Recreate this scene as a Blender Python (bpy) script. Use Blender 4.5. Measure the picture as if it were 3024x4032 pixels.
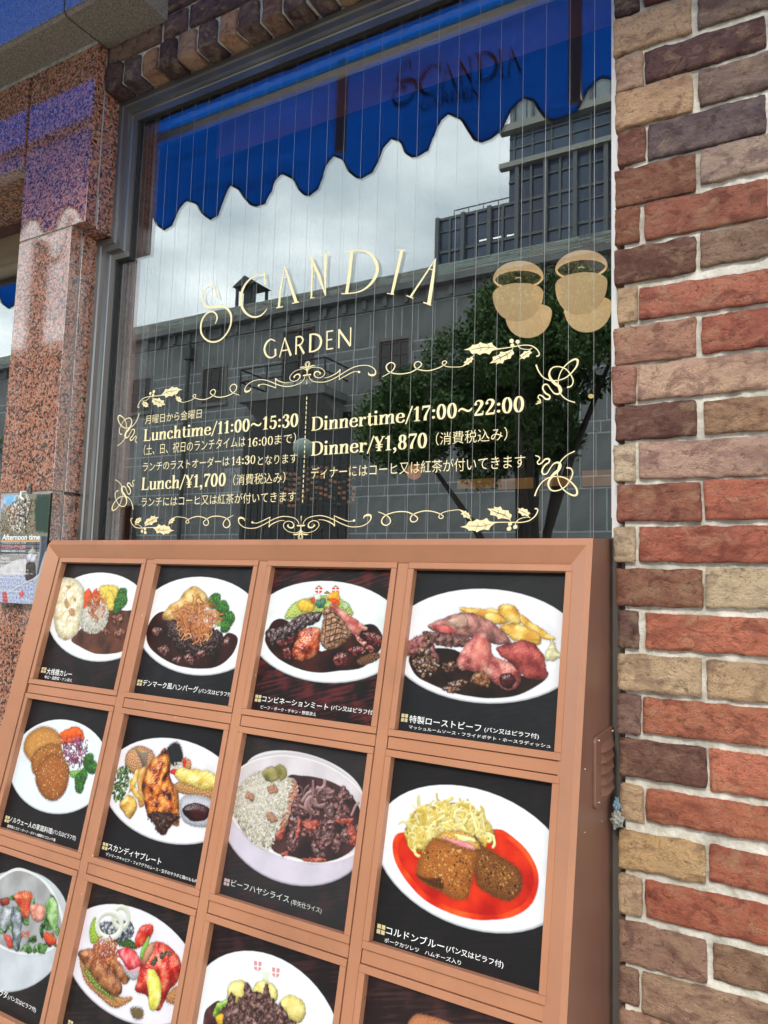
import bpy, bmesh, math, random
import numpy as np
from mathutils import Vector, Matrix, noise as mnoise
for o_ in list(bpy.data.objects): bpy.data.objects.remove(o_)
SC = bpy.context.scene
COL = SC.collection
R = math.radians
rnd = random.Random(7)

# ------------------------------------------------------------------ camera
PW, PH, FPX = 3024.0, 4032.0, 2908.58
YAW, PIT, ROL = 0.51736, 0.09555, 0.02968
CAM = Vector((0.29527, -1.36489, -0.06642))
_f = Vector((-math.sin(YAW)*math.cos(PIT), math.cos(YAW)*math.cos(PIT), math.sin(PIT)))
_r0 = Vector((math.cos(YAW), math.sin(YAW), 0)); _u0 = _r0.cross(_f)
RIGHT = math.cos(ROL)*_r0 + math.sin(ROL)*_u0
UP = -math.sin(ROL)*_r0 + math.cos(ROL)*_u0
FWD = _f
cd = bpy.data.cameras.new('camera'); cam = bpy.data.objects.new('camera', cd); COL.objects.link(cam)
cd.sensor_fit = 'VERTICAL'; cd.sensor_height = 24; cd.lens = FPX/PH*24
cd.clip_start = 0.02; cd.clip_end = 500
m_ = Matrix.Identity(4)
for i in range(3):
    m_[i][0] = RIGHT[i]; m_[i][1] = UP[i]; m_[i][2] = -FWD[i]; m_[i][3] = CAM[i]
cam.matrix_world = m_
SC.camera = cam

# ------------------------------------------------------------------ world, sun, exposure
SUN_EL, SUN_AZ = R(35), R(175)      # azimuth of the sun measured from +Y towards +X
w = bpy.data.worlds.new('World'); SC.world = w; w.use_nodes = True
nt = w.node_tree; nt.nodes.clear()
N = nt.nodes.new; LK = nt.links.new
wo = N('ShaderNodeOutputWorld'); bg = N('ShaderNodeBackground'); bg2 = N('ShaderNodeBackground'); mx = N('ShaderNodeMixShader')
sky = N('ShaderNodeTexSky'); sky.sky_type = 'NISHITA'; sky.sun_disc = False
sky.sun_elevation = SUN_EL; sky.sun_rotation = SUN_AZ
LK(sky.outputs[0], bg.inputs[0]); bg.inputs[1].default_value = 0.1
tc = N('ShaderNodeTexCoord'); mp = N('ShaderNodeMapping'); mp.inputs['Scale'].default_value = (1.3, 1.3, 2.6)
mp.inputs['Location'].default_value = (0.35, 0.1, 0.2)
LK(tc.outputs['Generated'], mp.inputs[0])
n1 = N('ShaderNodeTexNoise'); n1.inputs['Scale'].default_value = 1.9; n1.inputs['Detail'].default_value = 7; n1.inputs['Roughness'].default_value = 0.5
LK(mp.outputs[0], n1.inputs['Vector'])
cr = N('ShaderNodeValToRGB'); e = cr.color_ramp.elements
e[0].position = 0.38; e[0].color = (0.40, 0.46, 0.50, 1); e[1].position = 0.64; e[1].color = (1.12, 1.12, 1.10, 1)
e2 = e.new(0.50); e2.color = (0.68, 0.73, 0.75, 1)
LK(n1.outputs[0], cr.inputs[0]); LK(cr.outputs[0], bg2.inputs[0]); bg2.inputs[1].default_value = 2.6
mx.inputs[0].default_value = 0.93
LK(bg.outputs[0], mx.inputs[1]); LK(bg2.outputs[0], mx.inputs[2]); LK(mx.outputs[0], wo.inputs[0])
sl = bpy.data.lights.new('sun', 'SUN'); sl.energy = 1.5; sl.angle = R(10); sl.color = (1.0, 0.93, 0.82)
sun = bpy.data.objects.new('sun', sl); COL.objects.link(sun)
sd = Vector((math.sin(SUN_AZ)*math.cos(SUN_EL), math.cos(SUN_AZ)*math.cos(SUN_EL), math.sin(SUN_EL)))
sun.rotation_euler = sd.to_track_quat('Z', 'Y').to_euler()
sun.location = sd*30
vs = SC.view_settings
vs.view_transform = 'Standard'; vs.look = 'None'; vs.gamma = 1.0; vs.exposure = 0.56
vs.use_curve_mapping = False
SC.render.engine = 'CYCLES'
SC.cycles.max_bounces = 8; SC.cycles.transparent_max_bounces = 16; SC.cycles.glossy_bounces = 5

# ------------------------------------------------------------------ measuring helpers: a photo pixel seen on a plane of the place
def ray(px, py):
    return FWD + (px-PW/2)/FPX*RIGHT - (py-PH/2)/FPX*UP
def onplane(px, py, o, n):
    d = ray(px, py); t = (o-CAM).dot(n)/d.dot(n); return CAM + d*t
def atY(px, py, Y):
    return onplane(px, py, Vector((0, Y, 0)), Vector((0, 1, 0)))
YG = 0.05                                   # face of the window glass
def V(px, py, Y):                           # something seen mirrored in the glass: its real place across the street
    p = atY(px, py, Y); return Vector((p.x, 2*YG-Y, p.z))
def crop(x0, y0, s): return lambda x, y: (x0+x/s, y0+y/s)

# ------------------------------------------------------------------ materials
MATS = {}
def mat(name, color=(.5,.5,.5), rough=.6, metal=0., spec=.5, coat=0., emit=None, estr=0.):
    if name in MATS: return MATS[name]
    m = bpy.data.materials.new(name); m.use_nodes = True; MATS[name] = m
    b = m.node_tree.nodes['Principled BSDF']
    b.inputs['Base Color'].default_value = (*color, 1); b.inputs['Roughness'].default_value = rough
    b.inputs['Metallic'].default_value = metal; b.inputs['Specular IOR Level'].default_value = spec
    b.inputs['Coat Weight'].default_value = coat
    if emit: b.inputs['Emission Color'].default_value = (*emit, 1); b.inputs['Emission Strength'].default_value = estr
    return m
def NT(m):
    t = m.node_tree; b = t.nodes['Principled BSDF']
    return t, b, t.nodes.new, t.links.new
def ramp(t, stops, src):
    r = t.nodes.new('ShaderNodeValToRGB'); el = r.color_ramp.elements
    el[0].position, el[0].color = stops[0][0], (*stops[0][1], 1)
    el[1].position, el[1].color = stops[-1][0], (*stops[-1][1], 1)
    for p, c in stops[1:-1]:
        x = el.new(p); x.color = (*c, 1)
    t.links.new(src, r.inputs[0]); return r
def noisy(name, c1, c2, scale=8., rough=.6, metal=0., bump=.0, bscale=None, detail=6, spec=.5, coat=0., stretch=(1,1,1), lo=.35, hi=.65):
    m = mat(name, c1, rough, metal, spec, coat); t, b, NN, L = NT(m)
    tcx = NN('ShaderNodeTexCoord'); mpx = NN('ShaderNodeMapping'); mpx.inputs['Scale'].default_value = stretch
    L(tcx.outputs['Object'], mpx.inputs[0])
    n = NN('ShaderNodeTexNoise'); n.inputs['Scale'].default_value = scale; n.inputs['Detail'].default_value = detail
    L(mpx.outputs[0], n.inputs['Vector'])
    r = ramp(t, [(lo, c1), (hi, c2)], n.outputs[0]); L(r.outputs[0], b.inputs['Base Color'])
    if bump:
        n2 = NN('ShaderNodeTexNoise'); n2.inputs['Scale'].default_value = bscale or scale*4; n2.inputs['Detail'].default_value = 5
        L(mpx.outputs[0], n2.inputs['Vector'])
        bp = NN('ShaderNodeBump'); bp.inputs['Strength'].default_value = bump; bp.inputs['Distance'].default_value = .004
        L(n2.outputs[0], bp.inputs['Height']); L(bp.outputs[0], b.inputs['Normal'])
    return m

# fired brick: every brick carries its own colour
def brick_material():
    m = mat('fired_brick', (.3,.1,.06), .85, spec=.25); t, b, NN, L = NT(m)
    tcx = NN('ShaderNodeTexCoord'); oi = NN('ShaderNodeObjectInfo')
    add = NN('ShaderNodeVectorMath'); add.operation = 'ADD'
    mul = NN('ShaderNodeVectorMath'); mul.operation = 'SCALE'; mul.inputs['Scale'].default_value = 37.
    cmb = NN('ShaderNodeCombineXYZ')
    for k in range(3): L(oi.outputs['Random'], cmb.inputs[k])
    L(cmb.outputs[0], mul.inputs[0]); L(tcx.outputs['Object'], add.inputs[0]); L(mul.outputs[0], add.inputs[1]); stz = NN('ShaderNodeVectorMath'); stz.operation = 'MULTIPLY'; stz.inputs[1].default_value = (1,1,1.5); L(add.outputs[0], stz.inputs[0])
    def nz(sc, det=5, rg=.55, dist=0.):
        n = NN('ShaderNodeTexNoise'); n.inputs['Scale'].default_value = sc; n.inputs['Detail'].default_value = det
        n.inputs['Roughness'].default_value = rg; n.inputs['Distortion'].default_value = dist
        L(stz.outputs[0], n.inputs['Vector']); return n
    big = nz(13, 4, .6, .6); mid = nz(48, 6, .65, .3); fine = nz(300, 5, .7)
    def mixc(fac, a, bcol, mode='MIX'):
        x = NN('ShaderNodeMix'); x.data_type = 'RGBA'; x.blend_type = mode
        if isinstance(fac, float): x.inputs[0].default_value = fac
        else: L(fac, x.inputs[0])
        for inp, v in ((x.inputs[6], a), (x.inputs[7], bcol)):
            if isinstance(v, tuple): inp.default_value = (*v, 1)
            else: L(v, inp)
        return x.outputs[2]
    def mr(src, a, b_, c=0., d=1.):
        x = NN('ShaderNodeMapRange'); x.inputs[1].default_value = a; x.inputs[2].default_value = b_; x.inputs[3].default_value = c; x.inputs[4].default_value = d
        x.interpolation_type = 'SMOOTHSTEP'; L(src, x.inputs[0]); return x.outputs[0]
    dark = mixc(1., oi.outputs['Color'], (.62,.58,.60), 'MULTIPLY')
    lite = mixc(.40, oi.outputs['Color'], (.52,.38,.27))
    c = mixc(mr(big.outputs[0], .30, .56), dark, oi.outputs['Color'])
    c = mixc(mr(mid.outputs[0], .52, .72, 0, .65), c, lite)
    c = mixc(mr(fine.outputs[0], .58, .75, 0, .45), c, dark)
    pt = nz(20, 5, .6, .9); pt2 = nz(27, 5, .6, .7)
    c = mixc(mr(pt.outputs[0], .48, .70, 0, .75), c, mixc(.55, oi.outputs['Color'], (.60,.42,.24)))
    c = mixc(mr(pt2.outputs[0], .48, .68, 0, .75), c, mixc(1., oi.outputs['Color'], (.42,.36,.40), 'MULTIPLY'))
    # cracked, pitted face
    n3 = nz(62, 10, .78, .5); n4 = nz(420, 4, .6); ck = nz(34, 6, .62, 1.4)
    ab = NN('ShaderNodeMath'); ab.operation = 'SUBTRACT'; ab.inputs[1].default_value = .5; L(ck.outputs[0], ab.inputs[0])
    ab2 = NN('ShaderNodeMath'); ab2.operation = 'ABSOLUTE'; L(ab.outputs[0], ab2.inputs[0])
    crk = mr(ab2.outputs[0], .0, .014, 1., 0.); gate = mr(big.outputs[0], .40, .55, .0, .85)
    gm = NN('ShaderNodeMath'); gm.operation = 'MULTIPLY'; L(crk, gm.inputs[0]); L(gate, gm.inputs[1])
    c = mixc(gm.outputs[0], c, mixc(1., c, (.30,.26,.26), 'MULTIPLY'))
    c = mixc(mr(n3.outputs[0], .34, .46, .9, 0.), c, mixc(1., c, (.40,.36,.36), 'MULTIPLY'))
    L(c, b.inputs['Base Color'])
    vo = NN('ShaderNodeTexVoronoi'); vo.feature = 'DISTANCE_TO_EDGE'; vo.inputs['Scale'].default_value = 30; 
    L(add.outputs[0], vo.inputs['Vector'])
    ms = NN('ShaderNodeMath'); ms.operation = 'MULTIPLY_ADD'; ms.inputs[1].default_value = .28
    L(n4.outputs[0], ms.inputs[0]); L(n3.outputs[0], ms.inputs[2])
    bp = NN('ShaderNodeBump'); bp.inputs['Strength'].default_value = 1.; bp.inputs['Distance'].default_value = .016
    L(ms.outputs[0], bp.inputs['Height']); L(bp.outputs[0], b.inputs['Normal'])
    return m
MBRICK = brick_material()
MMORTAR = noisy('white_mortar', (.70,.67,.60), (.42,.40,.34), 25, .95, bump=1., bscale=110, spec=.1)

def granite_material(name, pal, scale=150., rough=.08, coat=.0, ior=1.5, bump=0.):
    m = mat(name, (.4,.2,.15), rough); t, b, NN, L = NT(m)
    b.inputs['IOR'].default_value = ior
    tcx = NN('ShaderNodeTexCoord'); nd = NN('ShaderNodeTexNoise'); nd.inputs['Scale'].default_value = scale*1.3; nd.inputs['Detail'].default_value = 3
    L(tcx.outputs['Object'], nd.inputs['Vector'])
    vm = NN('ShaderNodeVectorMath'); vm.operation = 'MULTIPLY_ADD'; vm.inputs[1].default_value = (.011,)*3
    L(nd.outputs['Color'], vm.inputs[0]); L(tcx.outputs['Object'], vm.inputs[2])
    v = NN('ShaderNodeTexVoronoi'); v.inputs['Scale'].default_value = scale; L(vm.outputs[0], v.inputs['Vector'])
    r = ramp(t, pal, v.outputs['Color'])
    sep = NN('ShaderNodeSeparateColor'); L(v.outputs['Color'], sep.inputs[0])
    L(sep.outputs[0], r.inputs[0])
    n2 = NN('ShaderNodeTexNoise'); n2.inputs['Scale'].default_value = scale*2.2; n2.inputs['Detail'].default_value = 2; L(tcx.outputs['Object'], n2.inputs['Vector'])
    mul = NN('ShaderNodeMix'); mul.data_type = 'RGBA'; mul.blend_type = 'MULTIPLY'; mul.inputs[0].default_value = .7
    r2 = ramp(t, [(.38, (.45,.42,.42)), (.62, (1.25,1.2,1.15))], n2.outputs[0])
    L(r.outputs[0], mul.inputs[6]); L(r2.outputs[0], mul.inputs[7]); L(mul.outputs[2], b.inputs['Base Color'])
    if bump:
        bp = NN('ShaderNodeBump'); bp.inputs['Strength'].default_value = bump; bp.inputs['Distance'].default_value = .003
        L(n2.outputs[0], bp.inputs['Height']); L(bp.outputs[0], b.inputs['Normal'])
    return m
MGRAN = granite_material('polished_red_granite', [(0,(.02,.017,.016)), (.20,(.06,.04,.035)), (.34,(.20,.09,.06)), (.6,(.41,.165,.10)), (.85,(.49,.23,.145)), (1,(.40,.30,.24))], 190, .05, ior=2.05)
MGRAY = granite_material('flamed_grey_granite', [(0,(.14,.12,.095)), (.5,(.27,.235,.185)), (1,(.40,.35,.28))], 420, .9, ior=1.3, bump=.8)
MGRAYP = granite_material('polished_grey_granite', [(0,(.10,.10,.10)), (.5,(.2,.19,.18)), (1,(.3,.28,.26))], 300, .16, ior=2.6)
MSTEEL = noisy('dull_stainless_steel', (.17,.17,.165), (.23,.23,.22), 6, .3, metal=.75, stretch=(1,1,.12), detail=3)
MSEAL = noisy('grey_sealant', (.34,.33,.31), (.24,.235,.22), 60, .8, bump=.3)
MREFLW = mat('white_edge_reflection', (.70,.71,.70), .4)
MRUB = mat('black_rubber', (.012,.012,.012), .6)
MWOOD = noisy('brown_wood', (.06,.022,.014), (.10,.04,.025), 20, .5, stretch=(1,1,.1))
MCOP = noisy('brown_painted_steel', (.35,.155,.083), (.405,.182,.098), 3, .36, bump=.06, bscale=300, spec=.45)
def scuffed(m, chip=(.62,.40,.28), grime=(.20,.10,.06)):
    t, b, NN, L = NT(m); src = b.inputs['Base Color'].links[0].from_socket
    tcx = NN('ShaderNodeTexCoord'); v = NN('ShaderNodeTexVoronoi'); v.inputs['Scale'].default_value = 22; mpx = NN('ShaderNodeMapping'); mpx.inputs['Scale'].default_value = (1,1,.45); mpx.inputs['Rotation'].default_value = (0,.5,0)
    L(tcx.outputs['Object'], mpx.inputs[0]); L(mpx.outputs[0], v.inputs['Vector'])
    r = NN('ShaderNodeMapRange'); r.inputs[1].default_value = .04; r.inputs[2].default_value = .02; L(v.outputs['Distance'], r.inputs[0])
    n = NN('ShaderNodeTexNoise'); n.inputs['Scale'].default_value = 7; n.inputs['Detail'].default_value = 8; n.inputs['Roughness'].default_value = .7; L(tcx.outputs['Object'], n.inputs['Vector'])
    r2 = NN('ShaderNodeMapRange'); r2.inputs[1].default_value = .52; r2.inputs[2].default_value = .75; r2.inputs[4].default_value = .38; L(n.outputs[0], r2.inputs[0])
    x = NN('ShaderNodeMix'); x.data_type = 'RGBA'; L(r2.outputs[0], x.inputs[0]); L(src, x.inputs[6]); x.inputs[7].default_value = (*grime,1)
    y = NN('ShaderNodeMix'); y.data_type = 'RGBA'; L(r.outputs[0], y.inputs[0]); L(x.outputs[2], y.inputs[6]); y.inputs[7].default_value = (*chip,1); L(y.outputs[2], b.inputs['Base Color'])
scuffed(MCOP)
MCOPD = noisy('brown_painted_steel_shaded', (.145,.062,.042), (.185,.090,.060), 5, .42, bump=.05, bscale=40, spec=.5, stretch=(1,1,.25))  # same brown paint as the rails, with the side's shade put into the colour
MDARK = mat('dark_recess', (.01,.008,.007), .9)
MGOLD = mat('gold_vinyl', (.84,.74,.43), .5)
MSCREW = mat('steel_screw', (.4,.36,.32), .35, metal=.9)

def glass_material(name, refl, tint=(1,1,1), rough=0.):
    m = bpy.data.materials.new(name); m.use_nodes = True; t = m.node_tree; t.nodes.clear()
    out = t.nodes.new('ShaderNodeOutputMaterial'); g = t.nodes.new('ShaderNodeBsdfGlossy'); tr = t.nodes.new('ShaderNodeBsdfTransparent'); mxx = t.nodes.new('ShaderNodeMixShader')
    lw = t.nodes.new('ShaderNodeLayerWeight'); lw.inputs[0].default_value = .5; pw5 = t.nodes.new('ShaderNodeMath'); pw5.operation = 'POWER'; pw5.inputs[1].default_value = 5
    mrr = t.nodes.new('ShaderNodeMapRange'); mrr.inputs[3].default_value = refl; mrr.inputs[4].default_value = 1.
    t.links.new(lw.outputs['Facing'], pw5.inputs[0]); t.links.new(pw5.outputs[0], mrr.inputs[0])
    g.inputs['Roughness'].default_value = rough; g.inputs['Color'].default_value = (*tint, 1)
    t.links.new(mrr.outputs[0], mxx.inputs[0]); t.links.new(tr.outputs[0], mxx.inputs[1]); t.links.new(g.outputs[0], mxx.inputs[2]); t.links.new(mxx.outputs[0], out.inputs[0])
    return m
MGLASS = glass_material('coated_window_glass', .19, (.93,.98,.97))

# ------------------------------------------------------------------ objects
def tag(o, label=None, cat=None, group=None, kind=None):
    if label: o['label'] = label
    if cat: o['category'] = cat
    if group: o['group'] = group
    if kind: o['kind'] = kind
    return o
def empty(name, loc=(0,0,0), label=None, cat=None, group=None):
    o = bpy.data.objects.new(name, None); COL.objects.link(o); o.location = loc; o.empty_display_size = .1
    return tag(o, label, cat, group)
def link(name, me, m, parent=None, smooth=False):
    o = bpy.data.objects.new(name, me); COL.objects.link(o)
    if m is not None and not me.materials: me.materials.append(m)
    if smooth: me.shade_smooth()
    if parent is not None:
        o.parent = parent; o.matrix_parent_inverse = Matrix.Translation(-parent_world(parent))
    return o
def parent_world(p):
    v = Vector(p.location)
    if p.parent: v = p.matrix_parent_inverse @ v; v = v + parent_world(p.parent)
    return v
def mesh(name, verts, faces):
    me = bpy.data.meshes.new(name); me.from_pydata([tuple(v) for v in verts], [], faces); me.update(); return me
def obj(name, verts, faces, m, parent=None, smooth=False):
    return link(name, mesh(name, verts, faces), m, parent, smooth)
BOXF = [(0,1,3,2),(4,6,7,5),(0,4,5,1),(2,3,7,6),(0,2,6,4),(1,5,7,3)]
class MB:
    def __init__(s): s.v = []; s.f = []; s.mi = []
    def box(s, a, b, mi=0):
        x0,y0,z0 = a; x1,y1,z1 = b; k = len(s.v)
        s.v += [Vector((x,y,z)) for x in (x0,x1) for y in (y0,y1) for z in (z0,z1)]
        s.f += [tuple(k+i for i in f) for f in BOXF]; s.mi += [mi]*6; return s
    def quad(s, *p):
        k = len(s.v); s.v += [Vector(q) for q in p]; s.f.append(tuple(range(k, k+len(p)))); s.mi.append(0); return s
    def prism(s, pts, d):                                 # polygon pts extruded along d
        k = len(s.v); n = len(pts); d = Vector(d)
        s.v += [Vector(p) for p in pts] + [Vector(p)+d for p in pts]
        s.f.append(tuple(range(k, k+n))); s.f.append(tuple(range(k+2*n-1, k+n-1, -1)))
        s.f += [(k+i, k+(i+1)%n, k+n+(i+1)%n, k+n+i) for i in range(n)]; s.mi += [0]*(n+2); return s
    def tube(s, pts, r, n=8):
        pts = [Vector(p) for p in pts]; k = len(s.v); rr = r if isinstance(r, (list, tuple)) else [r]*len(pts)
        for i, p in enumerate(pts):
            d = (pts[min(i+1, len(pts)-1)]-pts[max(i-1, 0)]).normalized()
            a = Vector((0,0,1)) if abs(d.z) < .9 else Vector((1,0,0))
            u = d.cross(a).normalized(); vv = d.cross(u)
            s.v += [p + rr[i]*(math.cos(2*math.pi*j/n)*u + math.sin(2*math.pi*j/n)*vv) for j in range(n)]
        for i in range(len(pts)-1):
            for j in range(n): s.f.append((k+i*n+j, k+i*n+(j+1)%n, k+(i+1)*n+(j+1)%n, k+(i+1)*n+j)); s.mi.append(0)
        s.f.append(tuple(k+j for j in range(n))); s.f.append(tuple(k+(len(pts)-1)*n+j for j in range(n-1,-1,-1))); s.mi += [0,0]; return s
    def lathe(s, c, prof, n=32, axis='Z'):
        k = len(s.v); c = Vector(c)
        for (r_, z_) in prof:
            for j in range(n):
                a = 2*math.pi*j/n; s.v.append(c + Vector((r_*math.cos(a), r_*math.sin(a), z_)))
        for i in range(len(prof)-1):
            for j in range(n): s.f.append((k+i*n+j, k+i*n+(j+1)%n, k+(i+1)*n+(j+1)%n, k+(i+1)*n+j)); s.mi.append(0)
        return s
    def build(s, name, m, parent=None, smooth=False, bevel=0.):
        me = mesh(name, s.v, s.f)
        if bevel:
            bm = bmesh.new(); bm.from_mesh(me)
            bmesh.ops.recalc_face_normals(bm, faces=bm.faces)
            bmesh.ops.bevel(bm, geom=list(bm.edges), offset=bevel, segments=1, affect='EDGES', clamp_overlap=True)
            bm.to_mesh(me); bm.free()
        else:
            bm = bmesh.new(); bm.from_mesh(me); bmesh.ops.recalc_face_normals(bm, faces=bm.faces); bm.to_mesh(me); bm.free()
        return link(name, me, m, parent, smooth)
def box(name, a, b, m, parent=None, bevel=0.): return MB().box(a, b).build(name, m, parent, bevel=bevel)

# ------------------------------------------------------------------ strokes and lettering
def catmull(pts, n=10, closed=False):
    P = [Vector((p[0], p[1])) for p in pts]; out = []
    m = len(P); rng = range(m) if closed else range(m-1)
    for i in rng:
        if closed: a, b, c, d = P[i-1], P[i], P[(i+1)%m], P[(i+2)%m]
        else: a, b, c, d = P[max(i-1,0)], P[i], P[i+1], P[min(i+2,m-1)]
        for k in range(n):
            t = k/n; out.append(.5*((2*b)+(c-a)*t+(2*a-5*b+4*c-d)*t*t+(3*b-a-3*c+d)*t**3))
    if not closed: out.append(P[-1])
    return out
def interp(vals, u):
    if not isinstance(vals, (list, tuple)): return vals
    x = u*(len(vals)-1); i = min(int(x), len(vals)-2); f = x-i; return vals[i]*(1-f)+vals[i+1]*f
def strip(pts, wf, closed=False):
    """list of (left, right) 2-D points along a path; wf(u, tangent) is the full width"""
    n = len(pts); out = []
    for i, p in enumerate(pts):
        a = pts[(i-1) % n] if closed else pts[max(i-1,0)]; b = pts[(i+1) % n] if closed else pts[min(i+1,n-1)]
        t = (b-a); t = t.normalized() if t.length > 0 else Vector((1,0)); nrm = Vector((-t.y, t.x))
        ww = wf(i/max(1,n-1), t)/2; out.append((p+nrm*ww, p-nrm*ww))
    return out
class Ink:
    """flat shapes in a 2-D plane, turned into one thin mesh by a mapping 2-D -> 3-D"""
    def __init__(s): s.shapes = []
    def path(s, pts, w, smooth=True, closed=False, n=8):
        q = catmull(pts, n, closed) if smooth else [Vector((p[0],p[1])) for p in pts]
        wf = w if callable(w) else (lambda u, t: interp(w, u))
        st = strip(q, wf, closed)
        for i in range(len(st)-(0 if closed else 1)):
            a, b = st[i], st[(i+1) % len(st)]; s.shapes.append(('q', [a[0], b[0], b[1], a[1]], i == 0))
        return s
    def poly(s, pts, new=True): s.shapes.append(('p', [Vector((p[0],p[1])) for p in pts], True)); return s
    def dot(s, x, y, rx, ry=None):
        ry = ry or rx; return s.poly([(x+rx*math.cos(a*math.pi/8), y+ry*math.sin(a*math.pi/8)) for a in range(16)])
    def rect(s, x0, y0, x1, y1): return s.poly([(x0,y0),(x1,y0),(x1,y1),(x0,y1)])
    def mapped(s, f):
        o = Ink(); o.shapes = [(k, [Vector(f(p.x, p.y)) for p in pts], nw) for k, pts, nw in s.shapes]; return o
    def __add__(s, o): r_ = Ink(); r_.shapes = s.shapes + o.shapes; return r_
    def build(s, name, to3d, normal, m, parent=None, step=.00003):
        vs_, fs = [], []; lay = 0
        for k, pts, nw in s.shapes:
            if nw: lay = (lay+1) % 12
            b = len(vs_); vs_ += [to3d(p.x, p.y)+normal*(step*lay) for p in pts]; fs.append(tuple(range(b, b+len(pts))))
        me = mesh(name, vs_, fs)
        bm = bmesh.new(); bm.from_mesh(me)
        for f in bm.faces:
            f.normal_update()
            if f.normal.dot(normal) < 0: f.normal_flip()
        bmesh.ops.triangulate(bm, faces=[f for f in bm.faces if len(f.verts) > 4])
        bm.to_mesh(me); bm.free()
        return link(name, me, m, parent)

THIN, THICK = .055, .165
def nib(u, t): return THIN+(THICK-THIN)*min(1., abs(t.y))**1.6
def glyphs():
    G = {}
    def g(ch, adv, *prims):
        k = Ink()
        for p in prims:
            if p[0] == 'V': x,y0,y1 = p[1:4]; ww = p[4] if len(p) > 4 else THICK; k.rect(x-ww/2, y0, x+ww/2, y1)
            elif p[0] == 'H': x0,x1,y = p[1:4]; hh = p[4] if len(p) > 4 else THIN; k.rect(x0, y-hh/2+(.03 if y < .01 else -.03 if y > .6 else 0), x1, y+hh/2+(.03 if y < .01 else -.03 if y > .6 else 0))
            elif p[0] == 'P': k.path(p[1], p[2] if len(p) > 2 else nib)
            elif p[0] == 'C': k.path(p[1], nib, closed=True)
            elif p[0] == 'L': k.path(p[1], p[2], smooth=False)
            elif p[0] == 'D': k.dot(*p[1:])
        G[ch] = (adv, k)
    def ell(cx, cy, rx, ry): return [(cx+rx*math.cos(a*math.pi/4), cy+ry*math.sin(a*math.pi/4)) for a in range(8)]
    def arch(x): return ('P', [(x-.30,.46),(x-.2,.60),(x-.08,.645),(x+.0,.56),(x+.0,.40),(x+.0,.2),(x+.0,.0)])
    g('L', .68, ('V',.17,0,1), ('H',.03,.32,1), ('H',.03,.62,0,.07), ('L',[(.60,0),(.62,.27)],[.09,.04]))
    g('u', .67, ('V',.15,.18,.66), ('P',[(.15,.22),(.18,.06),(.30,.02),(.42,.08),(.5,.18)],[.16,.13,.09,.06,.05]), ('V',.51,0,.66), ('H',.02,.2,.66), ('H',.38,.5,.66), ('H',.5,.66,0))
    g('n', .68, ('V',.15,0,.66), ('H',.02,.2,.66), ('H',.02,.29,0), arch(.5), ('H',.37,.64,0))
    g('m', 1.03, ('V',.15,0,.66), ('H',.02,.2,.66), ('H',.02,.29,0), arch(.5), ('H',.37,.62,0), arch(.85), ('H',.73,1.0,0))
    g('h', .68, ('V',.15,0,1.04), ('H',.02,.2,1.04), ('H',.02,.29,0), arch(.5), ('H',.37,.64,0))
    g('c', .56, ('P',[(.46,.55),(.36,.64),(.26,.64),(.13,.53),(.10,.33),(.14,.12),(.28,.02),(.42,.06),(.51,.18)]), ('D',.42,.52,.075))
    g('t', .43, ('V',.2,.12,.86), ('H',.03,.38,.66), ('P',[(.2,.16),(.24,.04),(.33,.03),(.42,.12)],[.15,.11,.08,.05]))
    g('i', .35, ('V',.16,0,.66), ('H',.02,.2,.66), ('H',.03,.3,0), ('D',.16,.90,.095))
    g('e', .60, ('H',.12,.5,.36), ('P',[(.49,.36),(.45,.56),(.30,.64),(.15,.54),(.10,.33),(.14,.12),(.30,.02),(.44,.06),(.54,.18)]))
    g('r', .50, ('V',.15,0,.66), ('H',.02,.2,.66), ('H',.02,.31,0), ('P',[(.2,.42),(.28,.58),(.40,.64)],.06), ('D',.41,.56,.08))
    g('D', .86, ('V',.18,0,1), ('H',.03,.4,1), ('H',.03,.4,0), ('P',[(.3,.97),(.52,.93),(.69,.78),(.745,.5),(.69,.22),(.52,.07),(.3,.03)]))
    g('1', .50, ('V',.26,0,.98), ('H',.09,.43,0), ('P',[(.06,.80),(.16,.84),(.24,.95)],.07))
    g('0', .60, ('C',ell(.29,.48,.19,.475)))
    g('2', .60, ('P',[(.10,.72),(.16,.90),(.30,.955),(.44,.87),(.45,.70),(.34,.46),(.10,.08)],[.07,.07,.1,.16,.17,.13,.07]), ('D',.13,.74,.08), ('H',.07,.5,.06,.13), ('L',[(.50,.02),(.54,.28)],[.08,.04]))
    g('3', .58, ('P',[(.10,.80),(.24,.955),(.40,.86),(.40,.66),(.24,.54)],[.05,.08,.16,.14,.06]), ('P',[(.24,.54),(.44,.45),(.47,.24),(.36,.05),(.2,.02),(.08,.12)],[.06,.13,.17,.12,.07,.05]), ('D',.13,.79,.075), ('D',.12,.17,.08))
    g('4', .60, ('L',[(.37,.97),(.05,.30)],.06), ('H',.03,.56,.27,.07), ('V',.39,0,.97), ('H',.25,.53,0))
    g('5', .59, ('L',[(.13,.54),(.15,.95)],.06), ('H',.13,.47,.95,.13), ('P',[(.12,.54),(.28,.61),(.44,.52),(.47,.30),(.38,.07),(.22,.02),(.08,.12)],[.05,.08,.15,.17,.13,.07,.05]), ('D',.12,.17,.08))
    g('6', .60, ('C',ell(.29,.29,.18,.27)), ('P',[(.46,.88),(.32,.94),(.16,.74),(.10,.42),(.11,.25)],[.05,.08,.13,.16,.15]), ('D',.44,.84,.07))
    g('7', .56, ('H',.06,.52,.95,.14), ('L',[(.07,.72),(.09,.95)],.05), ('P',[(.49,.86),(.34,.56),(.24,.25),(.23,.0)],[.06,.1,.16,.18]))
    g('8', .60, ('C',ell(.29,.72,.145,.225)), ('C',ell(.29,.26,.175,.245)))
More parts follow.
